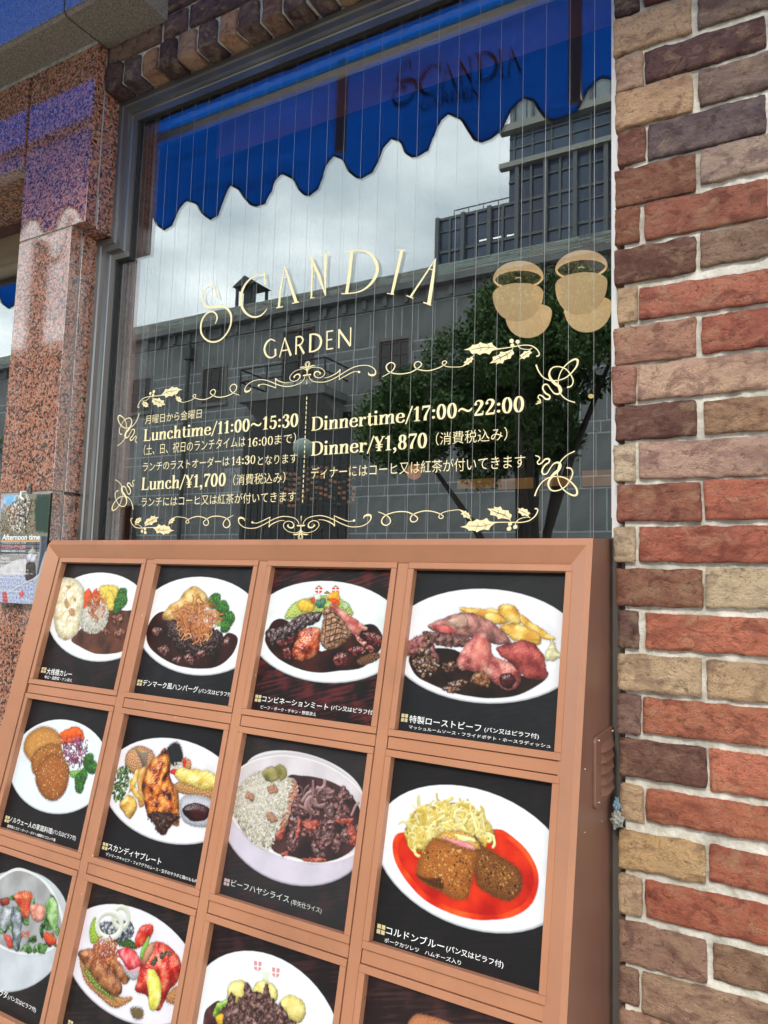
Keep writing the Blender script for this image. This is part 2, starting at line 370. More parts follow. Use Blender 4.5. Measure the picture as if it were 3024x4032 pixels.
    g(',', .30, ('D',.14,.07,.095), ('P',[(.20,.06),(.17,-.10),(.06,-.20)],[.09,.08,.03]))
    g(':', .30, ('D',.15,.16,.09), ('D',.15,.60,.09))
    g('/', .44, ('L',[(.03,-.13),(.40,1.06)],.08))
    g('~', .86, ('P',[(.05,.36),(.14,.50),(.27,.53),(.43,.43),(.57,.36),(.70,.40),(.80,.55)],[.05,.11,.13,.12,.13,.11,.05]))
    g('¥', .62, ('L',[(.08,.97),(.31,.48)],.16), ('L',[(.55,.97),(.33,.48)],.07), ('V',.31,0,.5), ('H',.10,.52,.42,.06), ('H',.10,.52,.26,.06), ('H',.17,.45,0), ('H',.0,.22,.98), ('H',.43,.64,.98))
    g(' ', .3)
    return G
GLY = glyphs()
def serif_text(s, thick=.165, thin=.055):
    global THICK, THIN, GLY
    if (THICK, THIN) != (thick, thin): THICK, THIN = thick, thin; GLY = glyphs()
    k = Ink(); x = 0.
    for ch in s:
        adv, gi = GLY[ch]; xx = x
        k = k + gi.mapped(lambda a, b, xx=xx: (a+xx, b)); x += adv
    return k, x
def plane_frame_text(name, s, p0, p1, h, parent, m, normal=Vector((0,-1,0)), thick=.165, thin=.055):
    """serif line between two base points in the window plane, capitals h high"""
    k, wd = serif_text(s, thick, thin); ux = (p1-p0)/wd; uz = Vector((0,0,h))
    return k.build(name, lambda a, b: p0+ux*a+uz*b, normal, m, parent)
def font_mesh(s, offset=0.):
    cu = bpy.data.curves.new('t', 'FONT'); cu.body = s; cu.size = 1.; cu.offset = offset; cu.resolution_u = 3
    o = bpy.data.objects.new('t', cu); COL.objects.link(o)
    dg = bpy.context.evaluated_depsgraph_get(); dg.update()
    me = bpy.data.meshes.new_from_object(o.evaluated_get(dg)); bpy.data.objects.remove(o); bpy.data.curves.remove(cu)
    return me
def font_line(name, s, p0, ux, uy, wd, h, normal, m, parent, offset=0., fit='bbox', shear=0.):
    """text set in the built-in face, scaled to width wd along ux and glyph height h along uy from p0"""
    me = font_mesh(s, offset); n = len(me.vertices)
    if not n: return None
    co = np.empty(n*3, 'f'); me.vertices.foreach_get('co', co); co = co.reshape(-1,3)
    x0, x1 = co[:,0].min(), co[:,0].max(); y0, y1 = co[:,1].min(), co[:,1].max()
    X = (co[:,0]-x0)/max(1e-6, x1-x0)*wd; Y = (co[:,1]-y0)/max(1e-6, y1-y0)*h; X = X+shear*Y
    P0, UX, UY = np.array(p0), np.array(ux), np.array(uy)
    q = P0[None]+X[:,None]*UX[None]+Y[:,None]*UY[None]
    me.vertices.foreach_set('co', q.astype('f').ravel()); me.materials.clear(); me.update()
    if len(me.polygons) and me.polygons[0].normal.dot(normal) < 0: me.flip_normals()
    me.name = name
    return link(name, me, m, parent)
# ================================================================== SETTING: ground, street, far buildings (seen mirrored in the glass)
GZ = -1.55
MPAVE = noisy('grey_paving', (.30,.29,.27), (.38,.37,.35), 4, .85, bump=.3)
MROAD = noisy('dark_asphalt', (.045,.045,.047), (.065,.065,.065), 9, .9, bump=.4)
tag(box('ground', (-150,-170,GZ-1.2), (150,60,GZ-.16), MROAD), kind='structure')
tag(box('pavement', (-60,-4.2,GZ-.15), (60,.3,GZ), MPAVE), kind='structure')
tag(box('road', (-60,-12.,GZ-.155), (60,-4.2,GZ-.12), MROAD), kind='structure')
tag(box('far_pavement', (-60,-21.9,GZ-.15), (60,-12.,GZ), MPAVE), kind='structure')

# ---- museum across the street
MY = 22.0; FY = 2*YG-MY
MSTONE = noisy('dark_grey_block', (.14,.143,.145), (.20,.203,.205), 1.2, .9, bump=.3, bscale=30)
MJOINT = noisy('pale_wall_joint', (.47,.49,.50), (.38,.41,.42), 5, .9)
MTRIM = noisy('pale_stone_trim', (.14,.145,.14), (.18,.18,.17), 3, .85)
MCOPPER = noisy('green_copper_slate', (.10,.15,.13), (.16,.14,.12), 1.1, .7, stretch=(.6,1,2.2), lo=.4, hi=.6)
MWIN = mat('dark_far_window', (.02,.022,.026), .15)
MFRB = mat('brown_far_window_frame', (.07,.04,.03), .6)
mus = empty('museum_building', (-12, FY-6, GZ), 'grey block building with green copper roof across the street', 'building')
tag(box('wall', (-45, FY-12, GZ), (9, FY-.014, 10.2), MJOINT, mus), kind=None)
holes = []
def vbox(p0, p1): a = V(*p0, MY); b = V(*p1, MY); return min(a.x,b.x), max(a.x,b.x), min(a.z,b.z), max(a.z,b.z)
c5 = crop(400, 900, 1.185)
wins = []
for q in [((150,610),(233,735)), ((487,560),(573,688)), ((1308,425),(1430,570))]:
    x0,x1,z0,z1 = vbox(c5(*q[0]), c5(*q[1])); wins.append([(x0+x1)/2, 8.15, 1.25, 1.55])
wins.append([wins[0][0]-6.2, 8.15, 1.25, 1.55]); wins.append([-4.5, 8.15, 1.25, 1.55]); wins.append([1.5, 8.15, 1.25, 1.55])
dx0,dx1,dz0,dz1 = vbox(c5(868,500), c5(965,700)); door = ((dx0+dx1)/2, dz0, dz1+.1, 1.35)
ex0,ex1,_,_ = vbox(c5(640,1450), c5(1172,870)); ez1 = V(*c5(1000,870), MY).z
rects = [(cx-hw/2-.12, cx+hw/2+.12, cz-hh/2-.12, cz+hh/2+.12) for cx,cz,hw,hh in wins]
rects += [(door[0]-door[3]/2-.1, door[0]+door[3]/2+.1, door[1]-.2, door[2]+.15), (ex0, ex1, GZ, ez1)]
def clear(x0,x1,z0,z1):
    return not any(x1 > a+.02 and x0 < b-.02 and z1 > c+.02 and z0 < d-.02 for a,b,c,d in rects)
def cut(r0):
    todo = [r0]
    for a,b,c,d in rects:
        nxt = []
        for (x0_,z0_,x1_,z1_) in todo:
            if x1_ <= a or x0_ >= b or z1_ <= c or z0_ >= d: nxt.append((x0_,z0_,x1_,z1_)); continue
            if x0_ < a: nxt.append((x0_,z0_,a,z1_))
            if x1_ > b: nxt.append((b,z0_,x1_,z1_))
            xa_, xb_ = max(x0_,a), min(x1_,b)
            if z0_ < c: nxt.append((xa_,z0_,xb_,c))
            if z1_ > d: nxt.append((xa_,d,xb_,z1_))
        todo = nxt
    return [t_ for t_ in todo if t_[2]-t_[0] > .04 and t_[3]-t_[1] > .04]
rows_ = []; z = 10.2-1.765*7
for k in range(7):
    rows_.append((z, z+.33, 1.25, .45)); rows_.append((z+.385, z+1.71, .68, 0.)); z += 1.765
blockmesh = {}; cnt = 0
farb = MB()
for (z0, z1, wd, off) in rows_:
    x = -40+off
    while x < 8:
        ww = wd*rnd.choice([.75,1,1,1.25]); x1 = x+ww-.05
        if z1 > GZ and clear(x, x1, max(z0,GZ), z1):
            vis = -24 < x < -3 and z0 > .8
            if vis and cnt < 295:
                key = (round(ww,3), round(z1-z0,3))
                if key not in blockmesh:
                    blockmesh[key] = MB().box((0,0,0), (ww-.05,.07,z1-z0)).build('stone_block', MSTONE, mus).data
                    first = bpy.data.objects[-1] if False else None
                    o = [q for q in COL.objects if q.data == blockmesh[key]][-1]
                else:
                    o = bpy.data.objects.new('stone_block', blockmesh[key]); COL.objects.link(o); o.parent = mus; o.matrix_parent_inverse = Matrix.Translation(-Vector(mus.location))
                o.location = (x, FY-.07+rnd.uniform(0,.012), z0); cnt += 1
            else: farb.box((x, FY-.07, max(z0,GZ)), (x1, FY-.002, z1))
        elif z1 > GZ:
            for (a_, c_, b_, d_) in cut((x, max(z0,GZ), x1, z1)): farb.box((a_, FY-.07, c_), (b_, FY-.002, d_))
        x += ww
tag(farb.build('far_stone_blocks', MSTONE, mus), kind='stuff')
for cx, cz, hw, hh in wins:
    b = MB(); x0,x1,z0,z1 = cx-hw/2, cx+hw/2, cz-hh/2, cz+hh/2
    b.box((x0-.12,FY-.06,z0-.12),(x0,FY+.06,z1+.12)).box((x1,FY-.06,z0-.12),(x1+.12,FY+.06,z1+.12)).box((x0,FY-.06,z1),(x1,FY+.06,z1+.12)).box((x0-.2,FY-.06,z0-.14),(x1+.2,FY+.12,z0))
    wo_ = b.build('window', MTRIM, mus)
    box('pane', (x0,FY-.01,z0), (x1,FY+.004,z1), MWIN, wo_)
    b = MB()
    for t in (0,.31,.66,.94): b.box((x0+hw*t,FY-.02,z0),(x0+hw*t+.07,FY+.03,z1))
    for t in (.02,.33,.62,.93): b.box((x0,FY-.018,z0+hh*t),(x1,FY+.028,z0+hh*t+.05))
    b.build('frame', MFRB, wo_)
# door with balcony
dr = box('balcony_door', (door[0]-door[3]/2,FY-.012,door[1]), (door[0]+door[3]/2,FY+.002,door[2]), MWIN, mus)
b = MB()
for xx in (door[0]-door[3]/2-.1, door[0]-.04, door[0]+door[3]/2): b.box((xx,FY-.009,door[1]),(xx+.09,FY+.05,door[2]))
b.box((door[0]-door[3]/2-.1,FY-.009,door[2]+.002),(door[0]+door[3]/2+.1,FY+.06,door[2]+.1)); b.build('frame', MFRB, dr)
BYd = 1.6; BV = MY-BYd
pa, pb, pc = (V(*c5(635,770),BV), V(*c5(1040,728),BV), V(*c5(1040,758),BV))
bx0, bx1 = pa.x, pb.x; bzt = pb.z; bzb = bzt-.28
bal = MB().box((bx0,FY+.01,bzb),(bx1,FY+BYd,bzt)).prism([(bx0+.2,FY+.01,bzb-.002),(bx0+.2,FY+BYd-.15,bzb-.002),(bx0+.2,FY+.01,bzb-.9)],(bx1-bx0-.4,0,0)).build('balcony_slab', MTRIM, mus)
b = MB(); hz = bzt+1.05
for xx in (bx0+.05, bx0+(bx1-bx0)*.33, bx0+(bx1-bx0)*.66, bx1-.05): b.tube([(xx,FY+BYd-.06,bzt),(xx,FY+BYd-.06,hz)], .035, 6)
for zz in (hz, bzt+.55):
    b.tube([(bx0+.05,FY,zz),(bx0+.05,FY+BYd-.06,zz),(bx1-.05,FY+BYd-.06,zz),(bx1-.05,FY,zz)], .035, 6)
b.build('balcony_railing', mat('black_iron', (.02,.018,.017), .5), bal)
# dark entrance
box('entrance_recess', (ex0,FY-.0135,GZ), (ex1,FY+.003,ez1), mat('dark_entrance', (.012,.012,.013), .4), mus)
b = MB()
for k in range(15): 
    xx = ex0+(ex1-ex0)*(k+.5)/15; b.box((xx-.02,FY-.01,GZ),(xx+.02,FY+.03,ez1*.78))
for k in range(12): zz = GZ+(ez1*.78-GZ)*k/12; b.box((ex0,FY-.009,zz),(ex1,FY+.02,zz+.04))
b.build('entrance_grille', mat('dark_bronze', (.04,.035,.03), .5), mus)
# eaves, frieze and roof
b = MB().box((-45,FY-.1,10.2),(9,FY+.1,10.62))
for k in range(60): b.box((-44.7+k*.9,FY+.102,10.25),(-44.55+k*.9,FY+.22,10.6))
b.box((-45.2,FY-.2,10.625),(9.2,FY+.5,10.86)); b.build('eaves', MSTONE, mus)
ra = Vector((0,FY+.42,10.87)); 
rb = Vector((0,FY-.9,11.92))
d_ = (rb-ra); b = MB(); nrow = 7
rf = MB().prism([(-45,ra.y,ra.z),(-45,rb.y,rb.z),(-45,FY-14,rb.z-.3),(-45,FY-14,ra.z-.0)], (54.2,0,0)).build('roof', MCOPPER, mus)
sl_ = MB()
for r_ in range(nrow):
    a0 = ra+d_*(r_/nrow); a1 = ra+d_*((r_+1.12)/nrow); x = -45+rnd.random()
    while x < 9:
        ww = rnd.uniform(.5,.9); up_ = Vector((0,d_.z,-d_.y)).normalized(); 
        h0 = rnd.uniform(.015,.03)
        A = a0+up_*(h0+.02); B = a1+up_*h0
        sl_.prism([(x,A.y,A.z),(x,B.y,B.z),(x+ww-.01,B.y,B.z),(x+ww-.01,A.y,A.z)], -up_*.014); x += ww
so = sl_.build('roof_slates', None, rf); so['kind'] = 'stuff'
sm = noisy('weathered_copper_tiles', (.14,.20,.175), (.21,.195,.17), .9, .65, stretch=(1.2,1,3.), lo=.42, hi=.58); so.data.materials.append(sm)
sm2 = mat('copper_tile_brown', (.12,.10,.088), .7); sm3 = mat('copper_tile_pale', (.18,.24,.21), .7)
so.data.materials.append(sm2); so.data.materials.append(sm3)
mi = []
for k in range(len(so.data.polygons)//6): 
    c_ = rnd.choice([0,0,0,0,1,2]); mi += [c_]*6
so.data.polygons.foreach_set('material_index', mi[:len(so.data.polygons)])
q0 = V(*c5(655,262), MY+2.5); q1 = V(*c5(750,262), MY+2.5); tz = V(*c5(705,238), MY+2.5).z
cxx = (q0.x+q1.x)/2; hw = (q1.x-q0.x)/2*.92; ly = FY-2.5
b = MB().prism([(cxx-hw*1.25,ly-hw,tz-.45),(cxx+hw*1.25,ly-hw,tz-.45),(cxx,ly-hw,tz)], (0,2*hw,0))
for sx in (-1,1):
    for yy in (-hw+.1, hw-.15): b.box((cxx+sx*hw*.9-.06,ly+yy-.05,11.3),(cxx+sx*hw*.9+.06,ly+yy+.05,tz-.452))
b.box((cxx-.3,ly-.2,11.3),(cxx+.1,ly+.2,tz-.46)).build('roof_lantern', mat('dark_lead', (.06,.065,.065), .7), mus)
# drain pipe
dp = V(*c5(412,560), MY-.2); MB().tube([(dp.x,FY+.25,10.2),(dp.x,FY+.25,GZ)], .09, 8).box((dp.x-.2,FY+.05,9.4),(dp.x+.2,FY+.4,9.9)).build('drain_pipe', mat('dark_lead', (.06,.065,.065), .7), mus)

# ---- glass tower behind it
TY = 46.; ty = 2*YG-TY
tw = empty('office_tower', (0, ty-8, GZ), 'dark glass office tower rising behind the museum roof', 'building')
MTG = noisy('blue_grey_curtain_glass', (.028,.05,.095), (.06,.095,.15), .35, .10, stretch=(1,1,.4), lo=.4, hi=.6)
MTM = mat('tower_mullion', (.10,.11,.12), .5); MTL = mat('tower_ledge', (.28,.28,.25), .7); MTP = noisy('tower_pale_panel', (.20,.24,.26), (.28,.32,.34), .5, .5)
MTS = noisy('tower_spandrel', (.05,.055,.065), (.12,.125,.14), .4, .3)
pL = V(1722,865,TY); pL2 = V(2003,800,TY); xl, xm, zlow = pL.x, pL2.x, pL2.z
l1 = V(2000,667,TY).z; l2 = V(2000,525,TY).z; xr = xm+14
box('wall', (xl, ty-16, GZ), (xr, ty, zlow), MTG, tw); box('upper_wall', (xm, ty-15.9, zlow), (xr-.1, ty-.05, l2+12), MTG, tw)
fz = []; z = zlow
fh = (l1-zlow)
levels = [zlow-2*fh, zlow-fh, zlow, l1, l1+.47*(l2-l1), l2, l2+.5*(l2-l1)]
b = MB(); x = xl; k = 0
while x < xr:
    deep = .35 if k % 2 == 0 else .15
    b.box((x, ty, 8), (x+(.16 if k % 2 else .28), ty+deep, (zlow if x < xm-.1 else l1))); x += 1.02; k += 1
b.build('mullions', MTM, tw)
b = MB(); x = xm+.3
while x < xr: b.box((x, ty-.04, l1), (x+.13, ty+.06, l2)); b.box((x,ty-.03,l2),(x+.16,ty+.2,l2+12)); x += 1.35
b.build('upper_mullions', MTM, tw)
b = MB()
zz = zlow
while zz > 8:
    b.box((xl-.02,ty+.0,zz-fh*.42-.06),(xr,ty+.1,zz-fh*.42+.06)); b.box((xl-.02,ty+.0,zz-.2),(xr,ty+.12,zz)); zz -= fh
b.box((xm,ty-.03,l1-fh*.45),(xr,ty+.08,l1-fh*.45+.12)); b.box((xm,ty-.03,l1+.5*(l2-l1)),(xr,ty+.05,l1+.5*(l2-l1)+.1)); b.box((xm,ty-.03,l1+.8*(l2-l1)),(xr,ty+.05,l1+.8*(l2-l1)+.1))
b.build('transoms', MTM, tw)
b = MB(); 
for k in range(11): b.box((xm+.1+k*1.2,ty-.045,l2+.4),(xm+1.2+k*1.2,ty+.0,l2+11))
b.build('pale_panels', MTP, tw)
MB().box((xm-.6,ty-.04,l1-.12),(xr,ty+.5,l1+.25)).box((xm-.6,ty-.04,l2-.2),(xr,ty+.6,l2+.3)).build('ledge', MTL, tw)
b = MB(); rx = xl+.9; b.tube([(rx,ty-1,zlow+1.0),(xm,ty-1,zlow+1.0)], .05, 5)
for k in range(5): xx = rx+(xm-rx)*k/4; b.tube([(xx,ty-1,zlow),(xx,ty-1,zlow+1.0)], .04, 5)
b.build('roof_railing', MTM, tw)
b = MB(); 
for (ppx,ppy) in [(2178,1010-60),(2130,1005)]: pass
for k,(fx,fzv) in enumerate([(1905,945),(1960,935),(2015,925),(2178,758),(2242,744)]):
    p = V(fx,fzv,TY); b.box((p.x-.35,ty+.005,p.z-.05),(p.x+.35,ty+.02,p.z+.05))
b.build('office_lights', mat('lit_office_light', (.9,.9,.85), .5, emit=(1,1,.95), estr=1.2), tw)

# ---- trees
def leaf_cloud(name, centers, n, size, m, parent, seed):
    r_ = np.random.RandomState(seed); vs_ = []; 
    C_ = np.array([c[:3] for c in centers]); RR = np.array([c[3] for c in centers]); pr = RR**2/np.sum(RR**2)
    idx = r_.choice(len(C_), n, p=pr); d = r_.normal(size=(n,3)); d /= np.linalg.norm(d,axis=1)[:,None]
    rad = RR[idx]*(.62+.38*r_.rand(n)**.5)*(1+.12*r_.normal(size=n)); p = C_[idx]+d*rad[:,None]*np.array([1,1,.8])
    a = r_.normal(size=(n,3)); a /= np.linalg.norm(a,axis=1)[:,None]; b_ = np.cross(a, r_.normal(size=(n,3))); b_ /= np.linalg.norm(b_,axis=1)[:,None]
    s_ = size*(.6+.8*r_.rand(n))[:,None]
    q = np.stack([p-a*s_, p+b_*s_*.55, p+a*s_, p-b_*s_*.55], 1).reshape(-1,3)
    me = bpy.data.meshes.new(name); me.vertices.add(n*4); me.vertices.foreach_set('co', q.astype('f').ravel())
    me.loops.add(n*4); me.loops.foreach_set('vertex_index', np.arange(n*4,dtype='i')); me.polygons.add(n)
    me.polygons.foreach_set('loop_start', np.arange(0,n*4,4,dtype='i')); me.polygons.foreach_set('loop_total', np.full(n,4,'i'))
    me.materials.append(m); me.update(); me.validate(); return link(name, me, m, parent)
MLEAF = noisy('green_foliage', (.03,.075,.018), (.10,.18,.045), 1.5, .7); MBARK = noisy('dark_bark', (.03,.024,.02), (.05,.04,.033), 8, .9, bump=.6)
def tree(px, py, Yv, rad, label, seed, n=16000, flat=.60):
    p = V(px, py, Yv); t = empty('street_tree', (p.x, p.y, GZ), label, 'tree', 'street trees reflected in the glass')
    r_ = random.Random(seed); cs = []
    subs = [(0,0,1.,1.), (-.62,-.12,.62,.8), (.75,.15,.75,.9), (.1,.38,.5,.8), (-.2,-.3,.7,.6)] if n > 50000 else [(0,0,1.,1.)]
    for k in range(70):
        dx_, dz_, sc_, _ = subs[k % len(subs)]; R0 = rad; rad_ = R0*sc_
        a = r_.uniform(0,2*math.pi); ph = math.acos(r_.uniform(-1,1)); rr = rad_*r_.uniform(.2,.80)
        cs.append((p.x+dx_*R0+rr*math.sin(ph)*math.cos(a), p.y+rr*math.sin(ph)*math.sin(a), p.z+dz_*R0*.8+flat*rr*math.cos(ph), R0*r_.uniform(.10,.26)))
    leaf_cloud('crown', cs, n, .038, MLEAF, t, seed)
    b = MB()
    base = Vector((p.x+.1, p.y, GZ))
    for k in range(7):
        e_ = Vector(cs[k*3][:3]); m1 = Vector((p.x+.12*math.cos(k), p.y+.12*math.sin(k), GZ+.5+.2*k))
        b.tube([base+Vector((.1*math.cos(k*2),.1*math.sin(k*2),0)), m1, m1.lerp(e_,.45)+Vector((0,0,.25)), e_], [.13,.10,.06,.02], 7)
    b.build('trunk', MBARK, t, smooth=True)
tree(2090, 1490, 10.5, 2.95, 'leafy green street tree reflected in the restaurant window', 3, 140000)
tree(-250, 1700, 10.5, 1.9, 'smaller tree reflected at the left window', 5, 16000)
# ---- street lamp
lp = V(1193, 1765, 8.5); lrad = .17
sl2 = empty('street_lamp', (lp.x, lp.y, GZ), 'street lamp with pale globe reflected beside the dashed line', 'street lamp', 'street lamps across the road')
MB().tube([(lp.x,lp.y,GZ),(lp.x,lp.y,GZ+.5)], .08, 10).tube([(lp.x,lp.y,GZ+.5),(lp.x,lp.y,lp.z-lrad)], .035, 10).build('pole', mat('dark_green_iron', (.03,.05,.045), .5), sl2)
MB().lathe((lp.x,lp.y,lp.z), [(lrad*math.sin(a*math.pi/12)+.001, -lrad*math.cos(a*math.pi/12)) for a in range(13)], 20).build('globe', mat('pale_green_globe', (.35,.45,.40), .3), sl2, smooth=True)
# second pole that shows in the polished granite
gp = atY(150, 1150, -.07); dirr = (gp-CAM); k_ = (4.2)/dirr.y
q = CAM+dirr*((3.4-CAM.y)/dirr.y); 
sx, sy = q.x, -.14-q.y
s3 = empty('street_lamp', (sx, sy, GZ), 'tall street light pole mirrored in the granite pilaster', 'street lamp', 'street lamps across the road')
MB().tube([(sx,sy,GZ),(sx,sy,q.z+.55)], .085, 10).build('pole', mat('grey_lamp_pole', (.10,.10,.10), .5), s3)
MB().tube([(sx,sy,q.z+.3),(sx+.35,sy,q.z+.32),(sx+.45,sy,q.z+.75)], .03, 8).build('arm', mat('grey_lamp_pole', (.10,.10,.10), .5), s3)

# ---- awning: scalloped blue cloth hung from a frame above the pavement
AV = 1.1; AYR = 2*YG-AV
c1 = crop(0,0,1.659); c2 = crop(900,0,1.659); c3 = crop(1700,0,2.074)
edge = [c1(*p) for p in [(1000,1410),(1040,1480),(1090,1510),(1140,1480),(1180,1380),(1215,1330),(1235,1315),(1290,1330),(1320,1390),(1380,1435),(1430,1410),(1470,1310),(1500,1240),(1520,1215),(1570,1240),(1600,1290),(1640,1335)]]
edge += [c2(*p) for p in [(140,1335),(180,1345),(230,1320),(265,1240),(285,1165),(320,1120),(340,1115),(400,1145),(430,1210),(470,1250),(510,1258),(570,1220),(600,1150),(625,1070),(665,1025),(685,1008),(740,1030),(780,1110),(830,1150),(860,1155),(930,1115),(970,1040),(1000,960),(1040,920),(1065,900),(1130,925),(1160,1000),(1210,1035),(1250,1035),(1320,1000),(1360,900),(1390,830)]]
edge += [c3(*p) for p in [(40,1060),(100,1000),(155,950),(200,965),(255,985),(300,1060),(350,1140),(410,1155),(480,1120),(560,1050),(600,960),(635,890),(700,820),(755,785),(830,810),(870,880),(920,945),(980,970),(1060,950),(1130,900),(1180,820),(1215,710),(1280,640),(1350,590),(1400,605),(1470,640)]]
E2 = [(V(p[0],p[1],AV).x, V(p[0],p[1],AV).z) for p in edge]
E3 = [E2[0]]
for p in E2[1:]:
    if p[0] > E3[-1][0]+.002: E3.append(p)
xa, za = E3[2]; 
# one scallop period measured between low points, repeated beyond both ends
lows = [i for i in range(1,len(E3)-1) if E3[i][1] <= E3[i-1][1] and E3[i][1] < E3[i+1][1]]
i0, i1 = lows[0], lows[1]; per = E3[i1][0]-E3[i0][0]
unit = [(x-E3[i0][0], z-E3[i0][1]) for x, z in E3[i0:i1]]
left = []
for k in range(14, 0, -1): left += [(E3[i0][0]-k*per+x, E3[i0][1]+z) for x, z in unit]
i9 = lows[-1]; right_ = []
for k in range(0, 12): right_ += [(E3[i9][0]+k*per+x, E3[i9][1]+z) for x, z in unit]
ED = left+E3[i0:i9]+right_
AZT = 2.12
def cloth_y(x, u): return AYR + .018*math.sin(x*5.1+u*3)*(1-u)+.010*math.sin(x*13+1)*(1-u)
MCLOTH = bpy.data.materials.new('blue_awning_cloth'); MCLOTH.use_nodes = True; t = MCLOTH.node_tree; t.nodes.clear()
out = t.nodes.new('ShaderNodeOutputMaterial'); df = t.nodes.new('ShaderNodeBsdfDiffuse'); tl = t.nodes.new('ShaderNodeBsdfTranslucent'); mxs = t.nodes.new('ShaderNodeMixShader')
df.inputs[0].default_value = (.015,.07,.36,1); tl.inputs[0].default_value = (.002,.075,.42,1); mxs.inputs[0].default_value = .72
nn_ = t.nodes.new('ShaderNodeTexNoise'); nn_.inputs['Scale'].default_value = 2.2; nn_.inputs['Detail'].default_value = 3; mpn = t.nodes.new('ShaderNodeMapping'); mpn.inputs['Scale'].default_value = (.8,1,3); tcn = t.nodes.new('ShaderNodeTexCoord')
t.links.new(tcn.outputs['Object'], mpn.inputs[0]); t.links.new(mpn.outputs[0], nn_.inputs['Vector'])
bpn = t.nodes.new('ShaderNodeBump'); bpn.inputs['Strength'].default_value = .8; bpn.inputs['Distance'].default_value = .06
t.links.new(nn_.outputs[0], bpn.inputs['Height']); t.links.new(bpn.outputs[0], df.inputs['Normal']); t.links.new(bpn.outputs[0], tl.inputs['Normal'])
t.links.new(df.outputs[0], mxs.inputs[1]); t.links.new(tl.outputs[0], mxs.inputs[2]); t.links.new(mxs.outputs[0], out.inputs[0])
aw = empty('awning', ((ED[0][0]+ED[-1][0])/2, AYR, AZT), 'blue scalloped cloth awning hanging above the restaurant window', 'awning')
vv, ff = [], []
NZ = 10
for i, (x, z) in enumerate(ED):
    for k in range(NZ+1):
        u = k/NZ; zz = z+(AZT-z)*u
        yy = AYR + .018*math.sin(x*5.1+u*3)*(1-u)+.010*math.sin(x*13+1)*(1-u)
        vv.append((x, yy, zz))
for i in range(len(ED)-1):
    for k in range(NZ): a = i*(NZ+1)+k; ff.append((a, a+NZ+1, a+NZ+2, a+1))
val = obj('valance', vv, ff, MCLOTH, aw, smooth=True)
hem = MB().tube([(x, AYR+.018*math.sin(x*5.1)+.010*math.sin(x*13+1), z) for x, z in ED], .006, 5).build('hem', mat('dark_piping', (.01,.012,.02), .7), aw)
obj('canopy', [(ED[0][0],AYR,AZT),(ED[-1][0],AYR,AZT),(ED[-1][0],-.22,AZT+.62),(ED[0][0],-.22,AZT+.62)], [(0,1,2,3)], MCLOTH, aw)
for px in (1340, 2262, 640-1450, 3100):
    p = V(px, 500, AV-.04); zs_ = min(ED, key=lambda e_: abs(e_[0]-p.x))[1]; box('strut', (p.x-.022, p.y-.012, zs_+.004), (p.x+.022, p.y+.012, AZT), mat('awning_strut', (.12,.09,.10), .6), aw)
MB().tube([(ED[0][0],AYR+.03,AZT-.02),(ED[-1][0],AYR+.03,AZT-.02)], .02, 8).build('front_bar', mat('awning_strut', (.05,.035,.04), .6), aw)
# lettering on the cloth (outer face, read through it)
UG = {}
def ug(ch, *strokes):
    k = Ink()
    for s_ in strokes: k.path(s_[0], s_[1], smooth=(len(s_) < 3))
    UG[ch] = k
sw = lambda u, t: .03+.11*min(1,abs(t.x)*.9+.15)
ug('C', ([(.95,.78),(.80,.96),(.52,1.0),(.2,.82),(.05,.48),(.2,.14),(.52,0),(.82,.06),(.98,.25)],[.03,.04,.07,.12,.14,.12,.07,.05,.03]), ([(.93,1.08),(.97,.72)],[.05,.06],1))
ug('A', ([(.46,1.02),(.1,.0)],[.03,.09],1), ([(.44,1.0),(.92,.0)],[.05,.16],1), ([(.33,.62),(.63,.6)],[.04,.04],1), ([(.0,.015),(.24,.015)],[.05,.05],1), ([(.76,.015),(1.06,.015)],[.05,.05],1))
ug('N', ([(.14,.98),(.14,.02)],[.10,.10],1), ([(.10,.98),(.90,.03)],[.15,.15],1), ([(.88,1.0),(.88,.02)],[.11,.05],1), ([(.0,.98),(.2,.98)],[.05,.05],1), ([(.72,.99),(1.06,.99)],[.05,.05],1), ([(.04,.015),(.30,.015)],[.05,.05],1))
ug('D', ([(.2,.98),(.2,.02)],[.13,.13],1), ([(.1,.97),(.45,.98),(.8,.84),(.98,.5),(.82,.17),(.45,.02),(.1,.03)],[.05,.06,.11,.14,.11,.06,.05]), ([(.0,.98),(.3,.98)],[.05,.05],1), ([(.0,.015),(.3,.015)],[.05,.05],1))
ug('I', ([(.5,.98),(.5,.02)],[.32,.32],1), ([(.0,.98),(1.,.98)],[.06,.06],1), ([(.0,.015),(1.,.015)],[.06,.06],1))
ug('S', ([(.60,.93),(.42,.92),(.2,.80),(.10,.66),(.28,.56),(.62,.54),(.90,.43),(.97,.24),(.72,.06),(.36,.03),(.06,.16),(.04,.34),(.24,.44),(.42,.42),(.5,.36),(.46,.27)],[.02,.035,.045,.05,.06,.08,.08,.06,.05,.055,.06,.05,.04,.045,.04,.02]), ([(.57,.98),(.66,.72)],[.05,.04],1))
ug('G', ([(.93,.86),(.6,.99),(.25,.84),(.07,.5),(.25,.14),(.6,.01),(.92,.1)],[.06,.07,.12,.15,.12,.07,.07]), ([(.92,.45),(.92,.07)],[.13,.13],1))
ug('R', ([(.14,1),(.14,0)],[.14,.14],1), ([(.14,.96),(.55,.95),(.78,.75),(.55,.53),(.14,.5)],[.06,.09,.14,.09,.06]), ([(.45,.5),(.92,0)],[.13,.16],1))
ug('E', ([(.16,1),(.16,0)],[.15,.15],1), ([(.16,.965),(.9,.965)],[.07,.07],1), ([(.16,.52),(.8,.52)],[.07,.07],1), ([(.16,.035),(.92,.035)],[.07,.07],1))
